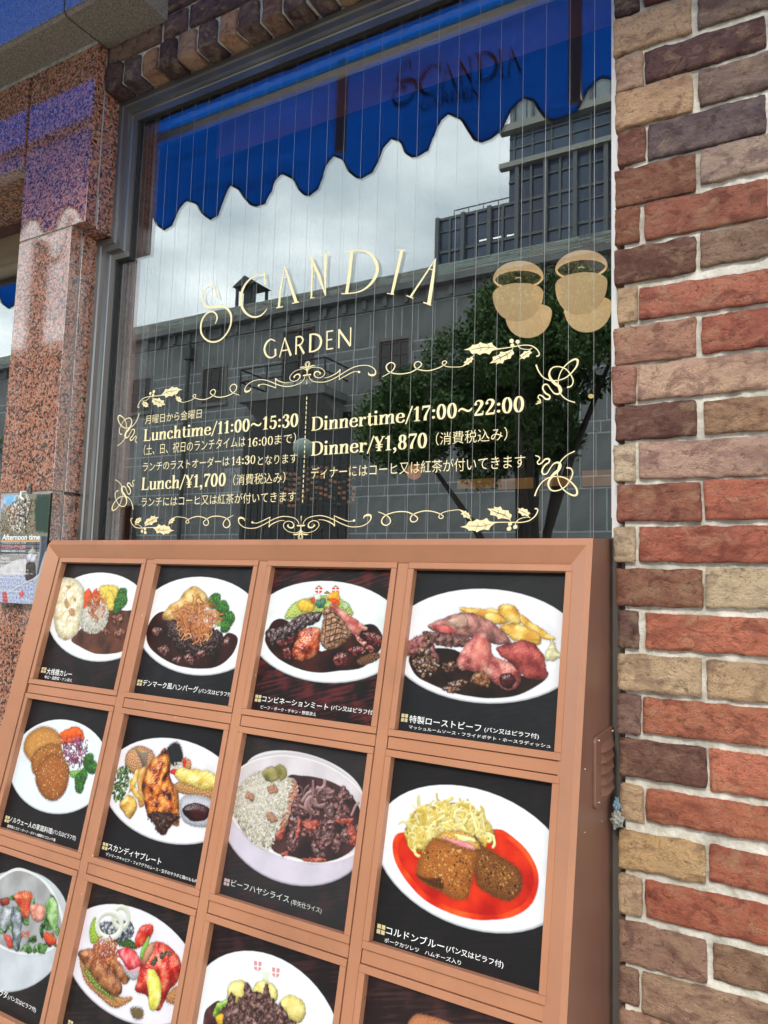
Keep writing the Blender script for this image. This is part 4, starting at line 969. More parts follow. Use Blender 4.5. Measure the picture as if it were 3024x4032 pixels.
#print('BLIND', ztop, zbot, rr, rl, 'pelmet', zp, 'jamb', xj, 'yd', yd)
# ================================================================== gold lettering on the window
def G(px, py): return atY(px, py, YG-.0006)
NY = Vector((0,-1,0))
L1 = crop(740,940,2.9625); L2 = crop(1250,940,2.9625); O1 = crop(900,1380,2.765); O2 = crop(1450,1300,2.37); T1 = crop(520,1600,2.44); T2 = crop(1190,1520,1.823); C6 = crop(1700,1300,2.074)
def traced(c, *strokes, fat=1.12):
    k = Ink()
    for s_ in strokes:
        pts = [c(*p) for p in s_[0]]; ww = s_[1]; sc = 1/(c(1,0)[0]-c(0,0)[0])
        ww = [v/sc*fat for v in ww] if isinstance(ww, list) else ww/sc*fat
        k.path(pts, ww, smooth=(len(s_) < 3))
    return k
name_ink = traced(L1,
 ([(285,545),(240,560),(195,600),(172,650),(172,710),(200,775),(255,800),(330,795),(400,790),(455,815),(495,870),(505,940),(490,1030),(440,1120),(370,1185),(285,1205),(210,1175),(160,1110),(150,1030),(165,950),(210,880),(270,852),(315,865),(338,905),(335,950),(315,993)],[6,8,10,12,16,22,28,30,28,24,20,16,14,14,16,18,18,18,16,14,14,16,16,12,4]),
 ([(290,498),(348,697)],[8,16],1),
 ([(885,432),(830,425),(760,445),(690,505),(640,590),(618,690),(630,790),(680,870),(760,912),(840,900),(895,855),(922,815)],[10,12,14,18,22,26,26,22,18,14,10,3]),
 ([(890,392),(905,545)],[20,16],1),
 ([(1130,325),(1105,450),(1075,640),(1060,800)],[4,14,20,22],1), ([(1130,320),(1185,500),(1265,748)],[10,26,34],1), ([(1108,460),(1165,450)],[8,8],1), ([(1032,808),(1108,792)],[11,11],1), ([(1215,755),(1297,738)],[11,11],1),
 ([(1447,235),(1450,400),(1440,690)],[18,18,16],1), ([(1440,225),(1530,430),(1605,665)],[24,34,8],1), ([(1405,240),(1455,215)],[12,10],1), ([(1425,692),(1477,686)],[10,8],1),
 ([(1612,180),(1600,420),(1604,660)],[26,24,10],1), ([(1570,192),(1655,170)],[10,10],1))
name_ink = name_ink+traced(L2,
 ([(400,150),(375,400),(340,640)],[36,34,30],1), ([(360,150),(500,135),(610,175),(680,260),(698,370),(650,490),(560,580),(460,625),(330,640)],[9,12,24,34,34,28,18,12,9]), ([(340,158),(430,145)],[12,10],1), ([(280,642),(370,640)],[12,10],1),
 ([(985,135),(930,380),(870,640)],[32,30,28],1), ([(932,132),(1030,138)],[10,10],1), ([(812,636),(895,650)],[10,10],1),
 ([(1380,230),(1250,430),(1085,680)],[6,16,20],1), ([(1375,235),(1340,500),(1300,760)],[14,34,40],1), ([(1290,348),(1345,362)],[9,9],1), ([(1038,662),(1118,695)],[11,11],1), ([(1235,740),(1328,778)],[12,12],1))
gd = Ink()
for ch, bl, br, tl in [('G',L1(885,1402),L1(1035,1380),L1(878,1185)),('a',L1(1062,1385),L1(1210,1362),L1(1060,1165)),('R',L1(1242,1355),L1(1365,1338),L1(1248,1142)),('d',L1(1402,1330),L1(1562,1310),L1(1408,1112)),('E',L2(95,1300),L2(190,1285),L2(98,1078)),('n',L2(232,1280),L2(402,1252),L2(235,1060))]:
    gd = gd+quad_glyph(ch, bl, br, tl)
name_ink.build('restaurant_name', lambda x, y: G(x, y), NY, MGOLD, win)
gd.build('restaurant_name', lambda x, y: G(x, y), NY, MGOLD, win)

def bline(p0, p1):      # base line made truly level
    a, b_ = G(*p0), G(*p1); z = (a.z+b_.z)/2; return Vector((a.x,a.y,z)), Vector((b_.x,b_.y,z))
def sline(s, c, p0, p1, hpx, thick=.155, thin=.055):
    a, b_ = bline(c(*p0), c(*p1)); h = G(*c(p0[0], p0[1]-hpx)).z-G(*c(*p0)).z
    plane_frame_text('opening_hours', s, a, b_, h, win, MGOLD, thick=thick, thin=thin)
def jline(s, c, p0, p1, hpx, off=-.006):
    a, b_ = bline(c(*p0), c(*p1)); h = G(*c(p0[0], p0[1]-hpx)).z-G(*c(*p0)).z
    font_line('opening_hours', s, a, (1,0,0), (0,0,1), b_.x-a.x, h, NY, MGOLD, win, off)
jline('月曜日から金曜日', T1, (125,168), (665,115), 84)
sline('Lunchtime/11:00~15:30', T1, (108,330), (1600,198), 113)
jline('（土、日、祝日のランチタイムは', T1, (110,472), (1085,390), 100)
sline('16:00', T1, (1106,390), (1358,368), 84, .10, .045)
jline('まで）', T1, (1368,372), (1572,352), 100)
jline('ランチのラストオーダーは', T1, (102,625), (932,572), 88)
sline('14:30', T1, (950,564), (1188,553), 82, .10, .045)
jline('となります', T1, (1208,562), (1585,545), 88)
sline('Lunch/¥1,700', T1, (86,802), (902,765), 118)
jline('（消費税込み）', T1, (970,762), (1470,735), 105)
jline('ランチにはコーヒ又は紅茶が付いてきます', T1, (88,962), (1572,922), 92)
sline('Dinnertime/17:00~22:00', T2, (62,320), (1598,184), 98)
sline('Dinner/¥1,870', T2, (60,502), (900,440), 100)
jline('（消費税込み）', T2, (958,425), (1472,392), 92)
jline('ディナーにはコーヒ又は紅茶が付いてきます', T2, (62,665), (1600,590), 84)
# dashed divider
k_ = Ink(); ptop, pbot = G(1205,1562), G(1194,1985)
p = ptop.z; i = 0
xd = (ptop.x+pbot.x)/2
dash = Ink(); zz = ptop.z
while zz > pbot.z: dash.rect(xd-.0011, zz-.0075, xd+.0011, zz); zz -= .0118
dash.build('divider', lambda x, y: Vector((x, YG-.0006, y)), NY, MGOLD, win)

# ornaments: right half traced, then mirrored across the divider and across the middle height
XC = G(*O1(853,300)).x
ZC = (G(*O1(853,345)).z + G(1193,2040).z)/2
def holly(c, pts): return [c(*p) for p in pts]
half = traced(O1,
 ([(853,118),(838,140),(836,162),(853,183),(872,158),(868,138),(853,118)],[5,5,6,6,6,5,5]),
 ([(855,205),(880,178),(915,165),(942,163)],[5,9,11,3]), ([(855,235),(870,205),(905,185),(950,182),(1000,190),(1035,215),(1048,245),(1030,280),(990,298),(950,290),(932,262),(945,235),(975,228)],[5,7,6,5,5,6,6,6,6,8,10,14,10]),
 ([(975,228),(998,245),(990,262)],[10,14,4]),
 ([(853,190),(853,368)],[7,6],1), ([(853,265),(898,262)],[12,12],1),
 ([(875,275),(885,305),(920,335),(985,345),(1060,340),(1140,310),(1210,270),(1290,220),(1370,180),(1450,163),(1520,165),(1575,190),(1600,225),(1595,258),(1565,272)],[6,6,6,7,7,7,7,7,7,7,7,8,10,16,22]),
 ([(1565,272),(1530,262),(1522,238)],[22,14,4]),
 ([(1035,300),(1090,290),(1150,262),(1195,232),(1218,205)],[3,6,8,8,10]), ([(1215,215),(1210,270),(1203,320)],[7,6,4],1), ([(1203,318),(1250,290),(1320,252),(1370,232),(1420,232)],[6,7,7,6,6]))
half.dot(*O1(1420,234), 5, 4.6)
half = half+traced(O2,
 ([(130,435),(175,412),(225,378),(248,340),(240,312),(210,302),(178,320),(168,352),(190,385),(240,403),(310,408),(390,395),(440,370),(485,338),(497,315),(478,295),(447,298),(430,325),(445,355),(490,372),(560,378),(630,362),(690,335),(725,310),(732,295),(715,286),(695,295),(692,312),(710,330),(750,342),(810,344),(870,340),(915,322)],[4,6,8,9,9,9,10,10,9,8,8,8,8,8,8,8,9,9,8,8,7,7,7,7,7,7,7,6,5,5,5]),
 ([(1180,178),(1240,172),(1310,162),(1390,148)],[14,7,7,9]),
 ([(1395,125),(1400,150),(1430,172),(1480,180),(1520,175)],[6,7,6,5,4]), ([(1395,150),(1450,140),(1520,145),(1570,175),(1595,215),(1590,238),(1568,244)],[8,7,8,9,10,10,10]),
 ([(1350,165),(1335,195),(1320,205)],[5,6,6]), ([(1530,165),(1510,185),(1500,200)],[4,5,5]), ([(990,225),(975,250),(965,262)],[5,6,6]))
for (x,y,a_) in [(1338,101,10),(1394,108,9),(1346,141,8.5)]: half.dot(*O2(x,y), a_*.9, a_*.85)
leaves = [
 [(890,184),(935,170),(965,150),(968,138),(1005,135),(1035,125),(1043,112),(1075,125),(1105,130),(1145,118),(1155,116),(1165,140),(1195,162),(1215,172),(1190,182),(1155,195),(1130,228),(1100,215),(1070,215),(1042,232),(1010,215),(970,222),(955,205),(945,188)],
 [(1133,310),(1165,280),(1160,250),(1195,240),(1225,225),(1235,200),(1270,205),(1310,192),(1335,182),(1350,190),(1362,218),(1335,240),(1328,265),(1300,270),(1270,280),(1255,312),(1225,305),(1190,322),(1200,300)],
 [(1410,275),(1425,255),(1415,235),(1445,215),(1455,195),(1480,198),(1508,182),(1515,200),(1530,210),(1505,225),(1500,250),(1475,252),(1455,270),(1435,262)],
 [(880,335),(905,310),(890,300),(915,285),(918,262),(945,262),(962,245),(970,258),(986,268),(968,280),(965,300),(945,302),(938,322),(915,318)]]
for lf in leaves: half.poly([O2(*p) for p in lf])
veins = traced(O2, ([(960,182),(1030,170),(1100,160),(1180,168)],[2,5,5,2]), ([(1110,132),(1130,158)],[2,4],1), ([(1095,190),(1130,165)],[2,4],1), ([(1030,128),(1050,166)],[2,3],1), ([(1040,200),(1060,168)],[2,3],1),
 ([(1165,295),(1230,258),(1290,230),(1340,190)],[2,5,5,2]), ([(1230,290),(1240,255)],[2,4],1), ([(1212,240),(1240,255)],[2,4],1), ([(1300,262),(1298,228)],[2,4],1), ([(1275,215),(1298,228)],[2,4],1),
 ([(1432,250),(1460,232),(1500,205)],[2,4,2]), ([(920,302),(940,285),(962,265)],[2,4,2]))
corner = traced(C6,
 ([(852,282),(870,330),(905,380),(955,408),(1010,412),(1080,395),(1140,350),(1185,290),(1190,245),(1160,240),(1105,275),(1060,330),(1035,400),(1035,470),(1060,530),(1110,570),(1170,590)],[12,9,8,8,7,8,9,12,16,12,8,7,7,7,8,7,8]),
 ([(1105,468),(1140,455),(1155,415),(1135,365),(1095,318),(1040,298),(990,305),(963,340),(965,385),(1000,430),(1040,460),(1055,495),(1035,520),(1000,515),(970,480),(945,445),(915,448),(908,480),(930,515),(962,535),(960,560),(930,562),(905,540),(880,530),(868,550),(885,570),(880,590),(850,605)],[12,9,9,8,8,8,9,13,18,22,20,16,12,8,8,10,12,12,12,12,12,10,8,8,8,8,6]))
hollytop = half
def orn(ink, m, fx, fz, dz=0, yo=0.):
    def f(x, y):
        p = G(x, y); 
        if fx: p = Vector((2*XC-p.x, p.y, p.z))
        if fz: p = Vector((p.x, p.y, 2*ZC-p.z+dz))
        return p+Vector((0,yo,0))
    return f
ZC2 = (G(*C6(852,282)).z+G(*C6(840,1355)).z)/2
for fx in (0,1):
    for fz in (0,1):
        half.build('ornament', orn(half, MGOLD, fx, fz), NY, MGOLD, win)
        veins.build('leaf_veins', orn(veins, MDARK, fx, fz, yo=-.0005), NY, mat('dark_vein', (.05,.045,.03), .7), win)
        def f2(x, y, fx=fx, fz=fz):
            p = G(x, y)
            return Vector((2*XC-p.x if fx else p.x, p.y, 2*ZC2-p.z if fz else p.z))
        corner.build('flourish', f2, NY, MGOLD, win)
# no smoking notice hung inside
N1 = crop(850,1700,4.917)
YN_ = .35
def NP(px, py): return atY(px, py, YN_)
nt0, nt1 = NP(*N1(163,715)), NP(*N1(430,1215))
ns = empty('no_smoking_notice', ((nt0.x+nt1.x)/2,YN_,nt1.z), 'pale no smoking notice hanging inside behind the lunch price', 'sign')
box('sheet', (nt0.x,YN_+.001,nt1.z), (nt1.x,YN_+.003,nt0.z), mat('dim_notice_paper', (.11,.12,.13), .8), ns)
k_ = Ink(); cxn, czn = (nt0.x+nt1.x)/2, NP(*N1(300,880)).z; rn = (nt1.x-nt0.x)*.36
k_.path([(cxn+rn*math.cos(a*math.pi/6), czn+rn*math.sin(a*math.pi/6)) for a in range(12)], rn*.16, closed=True)
k_.path([(cxn-rn*.7,czn+rn*.7),(cxn+rn*.7,czn-rn*.7)], rn*.15, smooth=False)
k_.build('ban_ring', lambda x, y: Vector((x,YN_,y)), NY, mat('dim_red_print', (.06,.025,.03), .8), ns)
k_ = Ink().rect(cxn-rn*.65, czn-rn*.12, cxn+rn*.4, czn+rn*.08).rect(cxn+rn*.46, czn-rn*.12, cxn+rn*.6, czn+rn*.08)
k_.path([(cxn+rn*.3,czn+rn*.2),(cxn+rn*.1,czn+rn*.4),(cxn+rn*.35,czn+rn*.55)], rn*.08)
k_.build('cigarette', lambda x, y: Vector((x,YN_-.0004,y)), NY, mat('dim_dark_print', (.02,.02,.022), .8), ns)
for s_, zc, hh, wf in (('禁 煙', .74, .085, .62), ('NO SMOKING', .885, .042, .8)):
    W_ = nt1.x-nt0.x; H_ = nt0.z-nt1.z
    font_line('notice_text', s_, Vector((cxn-W_*wf/2, YN_, nt0.z-H_*zc)), (1,0,0), (0,0,1), W_*wf, H_*hh, NY, mat('dim_dark_print', (.02,.02,.022), .8), ns)
# ================================================================== printed pictures: painted into pixel grids with shading, no files
class Noise:
    def __init__(s, seed=1):
        r_ = np.random.RandomState(seed); s.t = {}
        n = 512; fx = np.fft.fftfreq(n)[:,None]; fy = np.fft.fftfreq(n)[None]; fr = np.hypot(fx, fy)*n
        for name, f0 in (('a',4),('b',10),('c',24),('d',60),('e',130)):
            w_ = np.fft.fft2(r_.randn(n,n)); k = np.where(fr < f0, (fr/f0)**2, (np.maximum(fr,1)/f0)**-2.1); a = np.real(np.fft.ifft2(w_*k)); s.t[name] = (a/a.std()).astype('f')
    def get(s, name, y0, x0, h, w, oy=0, ox=0, k=1):
        t = s.t[name]; yy = ((np.arange(h)+y0+oy)*k) % 512; xx = ((np.arange(w)+x0+ox)*k) % 512
        return t[yy.astype(int)[:,None], xx.astype(int)[None]]
NZS = Noise(3)
def cc(h): # srgb hex/tuple to linear
    return np.array([((c/255+.055)/1.055)**2.4 if c > 10 else c/255/12.92 for c in h], 'f')
def homog(src, dst):
    A = []; 
    for (x,y),(u,v) in zip(src, dst):
        A += [[x,y,1,0,0,0,-u*x,-u*y,-u],[0,0,0,x,y,1,-v*x,-v*y,-v]]
    return np.linalg.svd(np.array(A,float))[2][-1].reshape(3,3)
class Print:
    def __init__(s, Hp, Wp, quad, c, seed=0):
        """quad: photo pixels of TL TR BR BL corner; c: crop transform used for all points"""
        s.H, s.W, s.c = Hp, Wp, c; s.M = homog(quad, [(0,0),(Wp,0),(Wp,Hp),(0,Hp)]); s.im = np.zeros((Hp,Wp,3),'f'); s.k = seed; s.rs = np.random.RandomState(seed+11)
    def T(s, p):
        x, y = s.c(*p); v = s.M @ np.array([x,y,1.]); return v[:2]/v[2]
    def TT(s, pts): return np.array([s.T(p) for p in pts])
    def bg(s, base=(20,16,19), streak=(60,24,26), amt=.5, tone=(1,1)):
        base = tuple(v*.7 for v in base); s.im[:] = cc(base); n = NZS.get('a',0,0,s.H,s.W,s.k*37); g = NZS.t['d'][(np.arange(s.H)*3//1+s.k*31) % 512][:, (np.arange(s.W)//6+s.k*7) % 512]
        yy, xx = np.mgrid[0:s.H,0:s.W]; g = NZS.t['c'][((yy*1.6+xx*.5)%512).astype(int), ((xx*.15)%512).astype(int)]
        m_ = np.clip(.25+.35*n+.35*g,0,1)*amt; s.im += m_[...,None]*(cc(streak)-cc(base))
    def blob(s, pts, cols, fr='c', bump=.5, dome=1., gloss=0., edge=1.5, shadow=.5, raw=False, smooth=True, amb=.55, cf=None, rim=.45, soft=.8, alpha=1.):
        P = pts if raw else s.TT(pts)
        if smooth: P = np.array([[q.x,q.y] for q in catmull([tuple(p) for p in P], 5, True)])
        pad = 8; x0 = int(max(0,P[:,0].min()-pad)); x1 = int(min(s.W,P[:,0].max()+pad)); y0 = int(max(0,P[:,1].min()-pad)); y1 = int(min(s.H,P[:,1].max()+pad))
        if x1-x0 < 2 or y1-y0 < 2: return
        s.k += 1
        yy, xx = np.mgrid[y0:y1,x0:x1].astype('f'); xx += .5; yy += .5
        nb = NZS.get(fr,y0,x0,y1-y0,x1-x0,s.k*53,s.k*91); ne = NZS.get('d',y0,x0,y1-y0,x1-x0,s.k*17,s.k*29)
        d2 = np.full(xx.shape, 1e9,'f'); ins = np.zeros(xx.shape,bool); n = len(P)
        for i in range(n):
            ax, ay = P[i]; bx, by = P[(i+1)%n]; ex, ey = bx-ax, by-ay; L2_ = ex*ex+ey*ey+1e-9
            t = np.clip(((xx-ax)*ex+(yy-ay)*ey)/L2_,0,1); dx = xx-ax-t*ex; dy = yy-ay-t*ey; d2 = np.minimum(d2, dx*dx+dy*dy)
            cr_ = ((ay > yy) != (by > yy)) & (xx < ex*(yy-ay)/(ey+1e-12 if abs(ey) < 1e-12 else ey)+ax); ins ^= cr_
        sd = np.sqrt(d2)*np.where(ins,1,-1)+edge*.35*ne+edge*.7*nb
        rin = max(2., float(np.sqrt(d2[ins].max())) if ins.any() else 2.)
        m_ = np.clip(sd/soft+.5,0,1)*alpha
        u = np.clip(sd/rin,0,1); hgt = dome*rin*np.sqrt(np.clip(1-(1-u)**2,0,1))*.7 + bump*1.5*nb + bump*.25*ne
        gy, gx = np.gradient(hgt); nrm = 1/np.sqrt(1+gx*gx+gy*gy); lx, ly, lz = -.42, -.62, .66
        lam = np.clip((-gx*lx-gy*ly+lz)*nrm,0,1.3)
        tone_ = np.clip(.5+.28*(NZS.get(cf or fr,y0,x0,y1-y0,x1-x0,s.k*13+200,s.k*7))+.25*(lam-.66),0,1)
        cs = [cc(c) for c in cols]
        if len(cs) == 1: colr = np.broadcast_to(cs[0], xx.shape+(3,))
        else:
            z = tone_*(len(cs)-1); i_ = np.minimum(z.astype(int), len(cs)-2); f_ = (z-i_)[...,None]; C_ = np.array(cs); colr = C_[i_]*(1-f_)+C_[i_+1]*f_
        sh = (amb+(1-amb)*lam/.72)[...,None]; out = colr*sh
        if bump > .08: out = out*(1-rim*np.clip(1-u*2.6,0,1)**1.5)[...,None]
        if gloss: 
            hx, hy, hz = -.25,-.42,.87; sp = np.clip((-gx*hx-gy*hy+hz)*nrm,0,1)**38; out = out+gloss*sp[...,None]
        sub = s.im[y0:y1,x0:x1]
        if shadow:
            shm = np.clip((sd+6)/9,0,1)*(1-m_)*shadow*.6; sub *= (1-shm[...,None]*np.array([1,1,.95]))
        s.im[y0:y1,x0:x1] = sub*(1-m_[...,None])+out*m_[...,None]
    def ellipse(s, pts, grow=1.):
        P = s.TT(pts); x, y = P[:,0], P[:,1]; mx_, my_ = x.mean(), y.mean(); X = (x-mx_)/100; Y = (y-my_)/100
        D = np.stack([X*X,X*Y,Y*Y,X,Y],1); a = np.linalg.lstsq(D, np.ones(len(x)), rcond=None)[0]
        A = np.array([[a[0],a[1]/2],[a[1]/2,a[2]]]); c0 = -np.linalg.solve(2*A, a[3:5]); k = 1+c0 @ A @ c0
        wv_, Ve = np.linalg.eigh(A/k); ax_ = 1/np.sqrt(np.maximum(wv_,1e-6)); th = np.linspace(0,2*np.pi,48,endpoint=False)
        return lambda g=1.,dx=0,dy=0: (np.array([c0]).repeat(48,0)+ (Ve @ np.diag(ax_*g) @ np.stack([np.cos(th),np.sin(th)])).T)*100+np.array([mx_+dx,my_+dy])
    def plate(s, pts, col=(236,238,240), rim=.80, deep=1.):
        e_ = s.ellipse(pts)
        s.blob(e_(1.), [tuple(int(c*.80) for c in col)], raw=True, smooth=False, bump=0, dome=.02, edge=0, shadow=.9, amb=1)
        s.blob(e_(.99,0,-2.5), [col], raw=True, smooth=False, bump=0, dome=.03, edge=0, shadow=0, amb=.9)
        s.blob(e_(rim,0,-1), [tuple(int(c*.965) for c in col), col, tuple(min(255,int(c*1.03)) for c in col)], fr='a', raw=True, smooth=False, bump=0, dome=0, edge=0, shadow=0, amb=1, soft=9)
        return e_
    def pts_in(s, pts, n):
        P = s.TT(pts); P = np.array([[q.x,q.y] for q in catmull([tuple(p) for p in P],4,True)]); out = []; lo, hi = P.min(0), P.max(0)
        while len(out) < n:
            q_ = lo+(hi-lo)*s.rs.rand(2); ins = False
            for i in range(len(P)):
                a, b_ = P[i], P[(i+1)%len(P)]
                if (a[1] > q_[1]) != (b_[1] > q_[1]) and q_[0] < (b_[0]-a[0])*(q_[1]-a[1])/(b_[1]-a[1]+1e-12)+a[0]: ins = not ins
            if ins: out.append(q_)
        return sorted(out, key=lambda p: p[1])
    def capsule(s, path, r_, col, gloss=.25, sh=.5):
        path = np.asarray(path); x0 = int(max(0,path[:,0].min()-r_-3)); x1 = int(min(s.W,path[:,0].max()+r_+4)); y0 = int(max(0,path[:,1].min()-r_-3)); y1 = int(min(s.H,path[:,1].max()+r_+4))
        if x1-x0 < 2 or y1-y0 < 2: return
        yy, xx = np.mgrid[y0:y1,x0:x1].astype('f'); best = np.full(xx.shape,1e9,'f'); nx_ = np.zeros_like(best); ny_ = np.zeros_like(best)
        for i in range(len(path)-1):
            ax, ay = path[i]; ex, ey = path[i+1]-path[i]; t = np.clip(((xx-ax)*ex+(yy-ay)*ey)/(ex*ex+ey*ey+1e-9),0,1)
            dx = xx-ax-t*ex; dy = yy-ay-t*ey; d = np.hypot(dx,dy); k = d < best; best[k] = d[k]; nx_[k] = dx[k]; ny_[k] = dy[k]
        m_ = np.clip((r_-best)+.5,0,1)[...,None]; u = best/r_; lam = .78+.42*(-(nx_*.45+ny_*.75)/r_)*np.clip(u,0,1)
        out = col*np.clip(lam,.25,1.4)[...,None]+gloss*np.clip(1-np.hypot(nx_+.3*r_,ny_+.4*r_)/(r_*.55),0,1)[...,None]
        sub = s.im[y0:y1,x0:x1]; shm = np.clip((r_+2.2-best)/3,0,1)[...,None]*(1-m_)*sh*.6; s.im[y0:y1,x0:x1] = sub*(1-shm)*(1-m_)+out*m_
    def strands(s, pts, n, r_, cols, length=26, curl=1., gloss=.15, sh=.6):
        for p in s.pts_in(pts, n):
            a = s.rs.rand()*6.28; da = (s.rs.rand()-.5)*curl; q_ = [p]
            for k in range(7):
                a += da+(s.rs.rand()-.5)*.5*curl; q_.append(q_[-1]+np.array([math.cos(a),math.sin(a)])*length/7)
            s.capsule(q_, r_*(.7+.6*s.rs.rand()), cc(cols[s.rs.randint(len(cols))])*(.8+.4*s.rs.rand()), gloss, sh)
    def grains(s, pts, n, r_, cols, length=5, gloss=.1, sh=.5):
        for p in s.pts_in(pts, n):
            a = s.rs.rand()*6.28; d = np.array([math.cos(a),math.sin(a)])*length/2
            s.capsule([p-d,p+d], r_*(.8+.4*s.rs.rand()), cc(cols[s.rs.randint(len(cols))])*(.85+.3*s.rs.rand()), gloss, sh)
    def flecks(s, pts, n, cols, r_=1.2, gloss=0):
        for p in s.pts_in(pts, n): s.capsule([p,p+s.rs.rand(2)*2.5], r_*(.5+s.rs.rand()), cc(cols[s.rs.randint(len(cols))]), gloss, 0)
    def image(s, name):
        q = np.pad(s.im, ((1,1),(1,1),(0,0)), 'edge'); q = (q[:-2]+2*q[1:-1]+q[2:])/4; s.im = (q[:,:-2]+2*q[:,1:-1]+q[:,2:])/4*.76
        im = bpy.data.images.new(name, s.W, s.H, alpha=False, float_buffer=True); im.colorspace_settings.name = 'Linear Rec.709'
        a = np.ones((s.H,s.W,4),'f'); a[...,:3] = np.clip(s.im[::-1],0,.92); im.pixels.foreach_set(a.ravel()); im.pack(); return im
BROC = [(14,40,10),(28,92,22),(70,150,45),(120,190,80)]
def broccoli(s, heads, stem):
    if stem: s.blob(stem, [(60,120,40),(120,175,75),(170,210,110)], fr='d', bump=.2, gloss=.1)
    for (x,y,r_) in heads:
        cx_, cy_ = s.T((x,y)); ex = s.T((x+r_,y)); rr_ = np.hypot(*(ex-np.array([cx_,cy_])))
        pts = [(cx_+rr_*math.cos(a)*(1+.12*s.rs.randn()), cy_+rr_*math.sin(a)*(1+.12*s.rs.randn())) for a in np.linspace(0,6.28,9)[:-1]]
        s.blob(np.array(pts), BROC, fr='e', bump=1.1, raw=True, edge=1.6, gloss=.05, dome=.7)
        for k in range(int(rr_*rr_*.35)):
            a_ = s.rs.rand()*6.28; q_ = rr_*math.sqrt(s.rs.rand())*.95; p_ = np.array([cx_+q_*math.cos(a_), cy_+q_*math.sin(a_)]); li = .55+.6*(math.sin(a_) < 0)+.3*s.rs.rand()
            s.capsule([p_,p_+.5], .8+s.rs.rand()*.8, cc([(34,92,28),(62,140,48),(20,60,20),(110,176,80)][s.rs.randint(4)])*li, .08, .5)
def sauce(s, pts, cols, **k): s.blob(pts, cols, fr='a', bump=.04, dome=.03, gloss=k.get('gloss',.0)*.5, edge=.4, shadow=.0, amb=.85, soft=1.6)
FRIED = [(120,56,16),(190,98,30),(226,150,66),(240,190,110)]
CRUMB = [(84,36,14),(156,78,28),(206,124,46),(236,180,96)]
DKSAUCE = [(18,6,5),(40,14,10),(64,24,16)]

K1 = crop(0,2100,1.659); K2 = crop(900,2150,2.0738); K3 = crop(1500,2100,1.659); K4 = crop(0,2900,1.954); K5 = crop(700,2900,1.954); K6 = crop(1400,2900,1.58)
Q = {(0,0):[(250,2214.5),(565,2223.6),(455,2719),(141.6,2675.6)], (1,0):[(625.7,2223.6),(1005,2228.6),(906,2781),(519.6,2728.7)],
 (2,0):[(1076,2232),(1544.7,2236.8),(1463.2,2861.2),(979.6,2790.3)], (3,0):[(1628.4,2241.6),(2228.2,2257.9),(2186,2966.2),(1557.3,2877.6)]}

# ---------------------------------------------------------------- the board itself
BS = 1.1364
bo = Vector((-1.16513, -.25993, -.04252)); bo = CAM+(bo-CAM)*BS
TL = .20378
BU = Vector((1,0,0)); BVv = Vector((0,-math.sin(TL),-math.cos(TL))); BN = Vector((0,-math.cos(TL),math.sin(TL)))
PWd, PGp, PHt, PGv = .25528*BS, .04312*BS, .25982*BS, .0411*BS
def BP(u, v, n=0.): return bo+BU*u+BVv*v+BN*n
def buv(px, py, n=0.):
    p = onplane(px, py, bo+BN*n, BN)-bo; return p.dot(BU), p.dot(BVv)
board = empty('menu_board', BP(.55,1.0,0), 'brown metal menu board with food photographs leaning below the window', 'menu board')
u0, u1 = -.0181*BS, 1.1568*BS; v0 = -.0104*BS; NR = 4
v1 = NR*PHt+(NR-1)*PGv+.0104*BS
ur0, ur1, vr0 = -.0447*BS, 1.183*BS, -.0375*BS; vr1 = v1+.03
uo0, uo1, vo0 = -.0475*BS, 1.190*BS, -.0500*BS; vo1 = vr1+.014
def ring(u_0,u_1,v_0,v_1,n): return [BP(u_0,v_0,n),BP(u_1,v_0,n),BP(u_1,v_1,n),BP(u_0,v_1,n)]
rin, rr_, rout = ring(u0,u1,v0,v1,.004), ring(ur0,ur1,vr0,vr1,.022), ring(uo0,uo1,vo0,vo1,.012)
rin2 = ring(u0,u1,v0,v1,-.012)
for i in range(4):
    j = (i+1)%4
    obj('rail', [rin2[i],rin2[j],rin[i],rin[j],rr_[i],rr_[j],rout[i],rout[j]], [(0,2,3,1),(2,4,5,3),(4,6,7,5)], MCOP, board)
# cabinet: sides, top and back
YB = .034
def vz(p): return Vector((p.x, YB, p.z))
tlc, trc, brc, blc = rout
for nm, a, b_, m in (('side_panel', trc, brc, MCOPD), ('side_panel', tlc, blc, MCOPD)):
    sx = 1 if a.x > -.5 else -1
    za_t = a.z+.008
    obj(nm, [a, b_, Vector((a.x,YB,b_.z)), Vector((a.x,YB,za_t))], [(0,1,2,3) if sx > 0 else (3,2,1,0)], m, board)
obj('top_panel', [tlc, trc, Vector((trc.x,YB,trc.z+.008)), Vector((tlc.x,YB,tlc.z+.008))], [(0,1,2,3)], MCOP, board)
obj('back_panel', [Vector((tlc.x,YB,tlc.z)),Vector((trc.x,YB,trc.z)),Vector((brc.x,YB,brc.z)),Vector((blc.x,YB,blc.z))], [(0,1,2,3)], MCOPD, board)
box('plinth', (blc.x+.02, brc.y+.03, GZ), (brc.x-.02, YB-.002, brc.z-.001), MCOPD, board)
obj('backing', [BP(u0,v0,-.0118),BP(u1,v0,-.0118),BP(u1,v1,-.0118),BP(u0,v1,-.0118)], [(0,1,2,3)], MDARK, board)
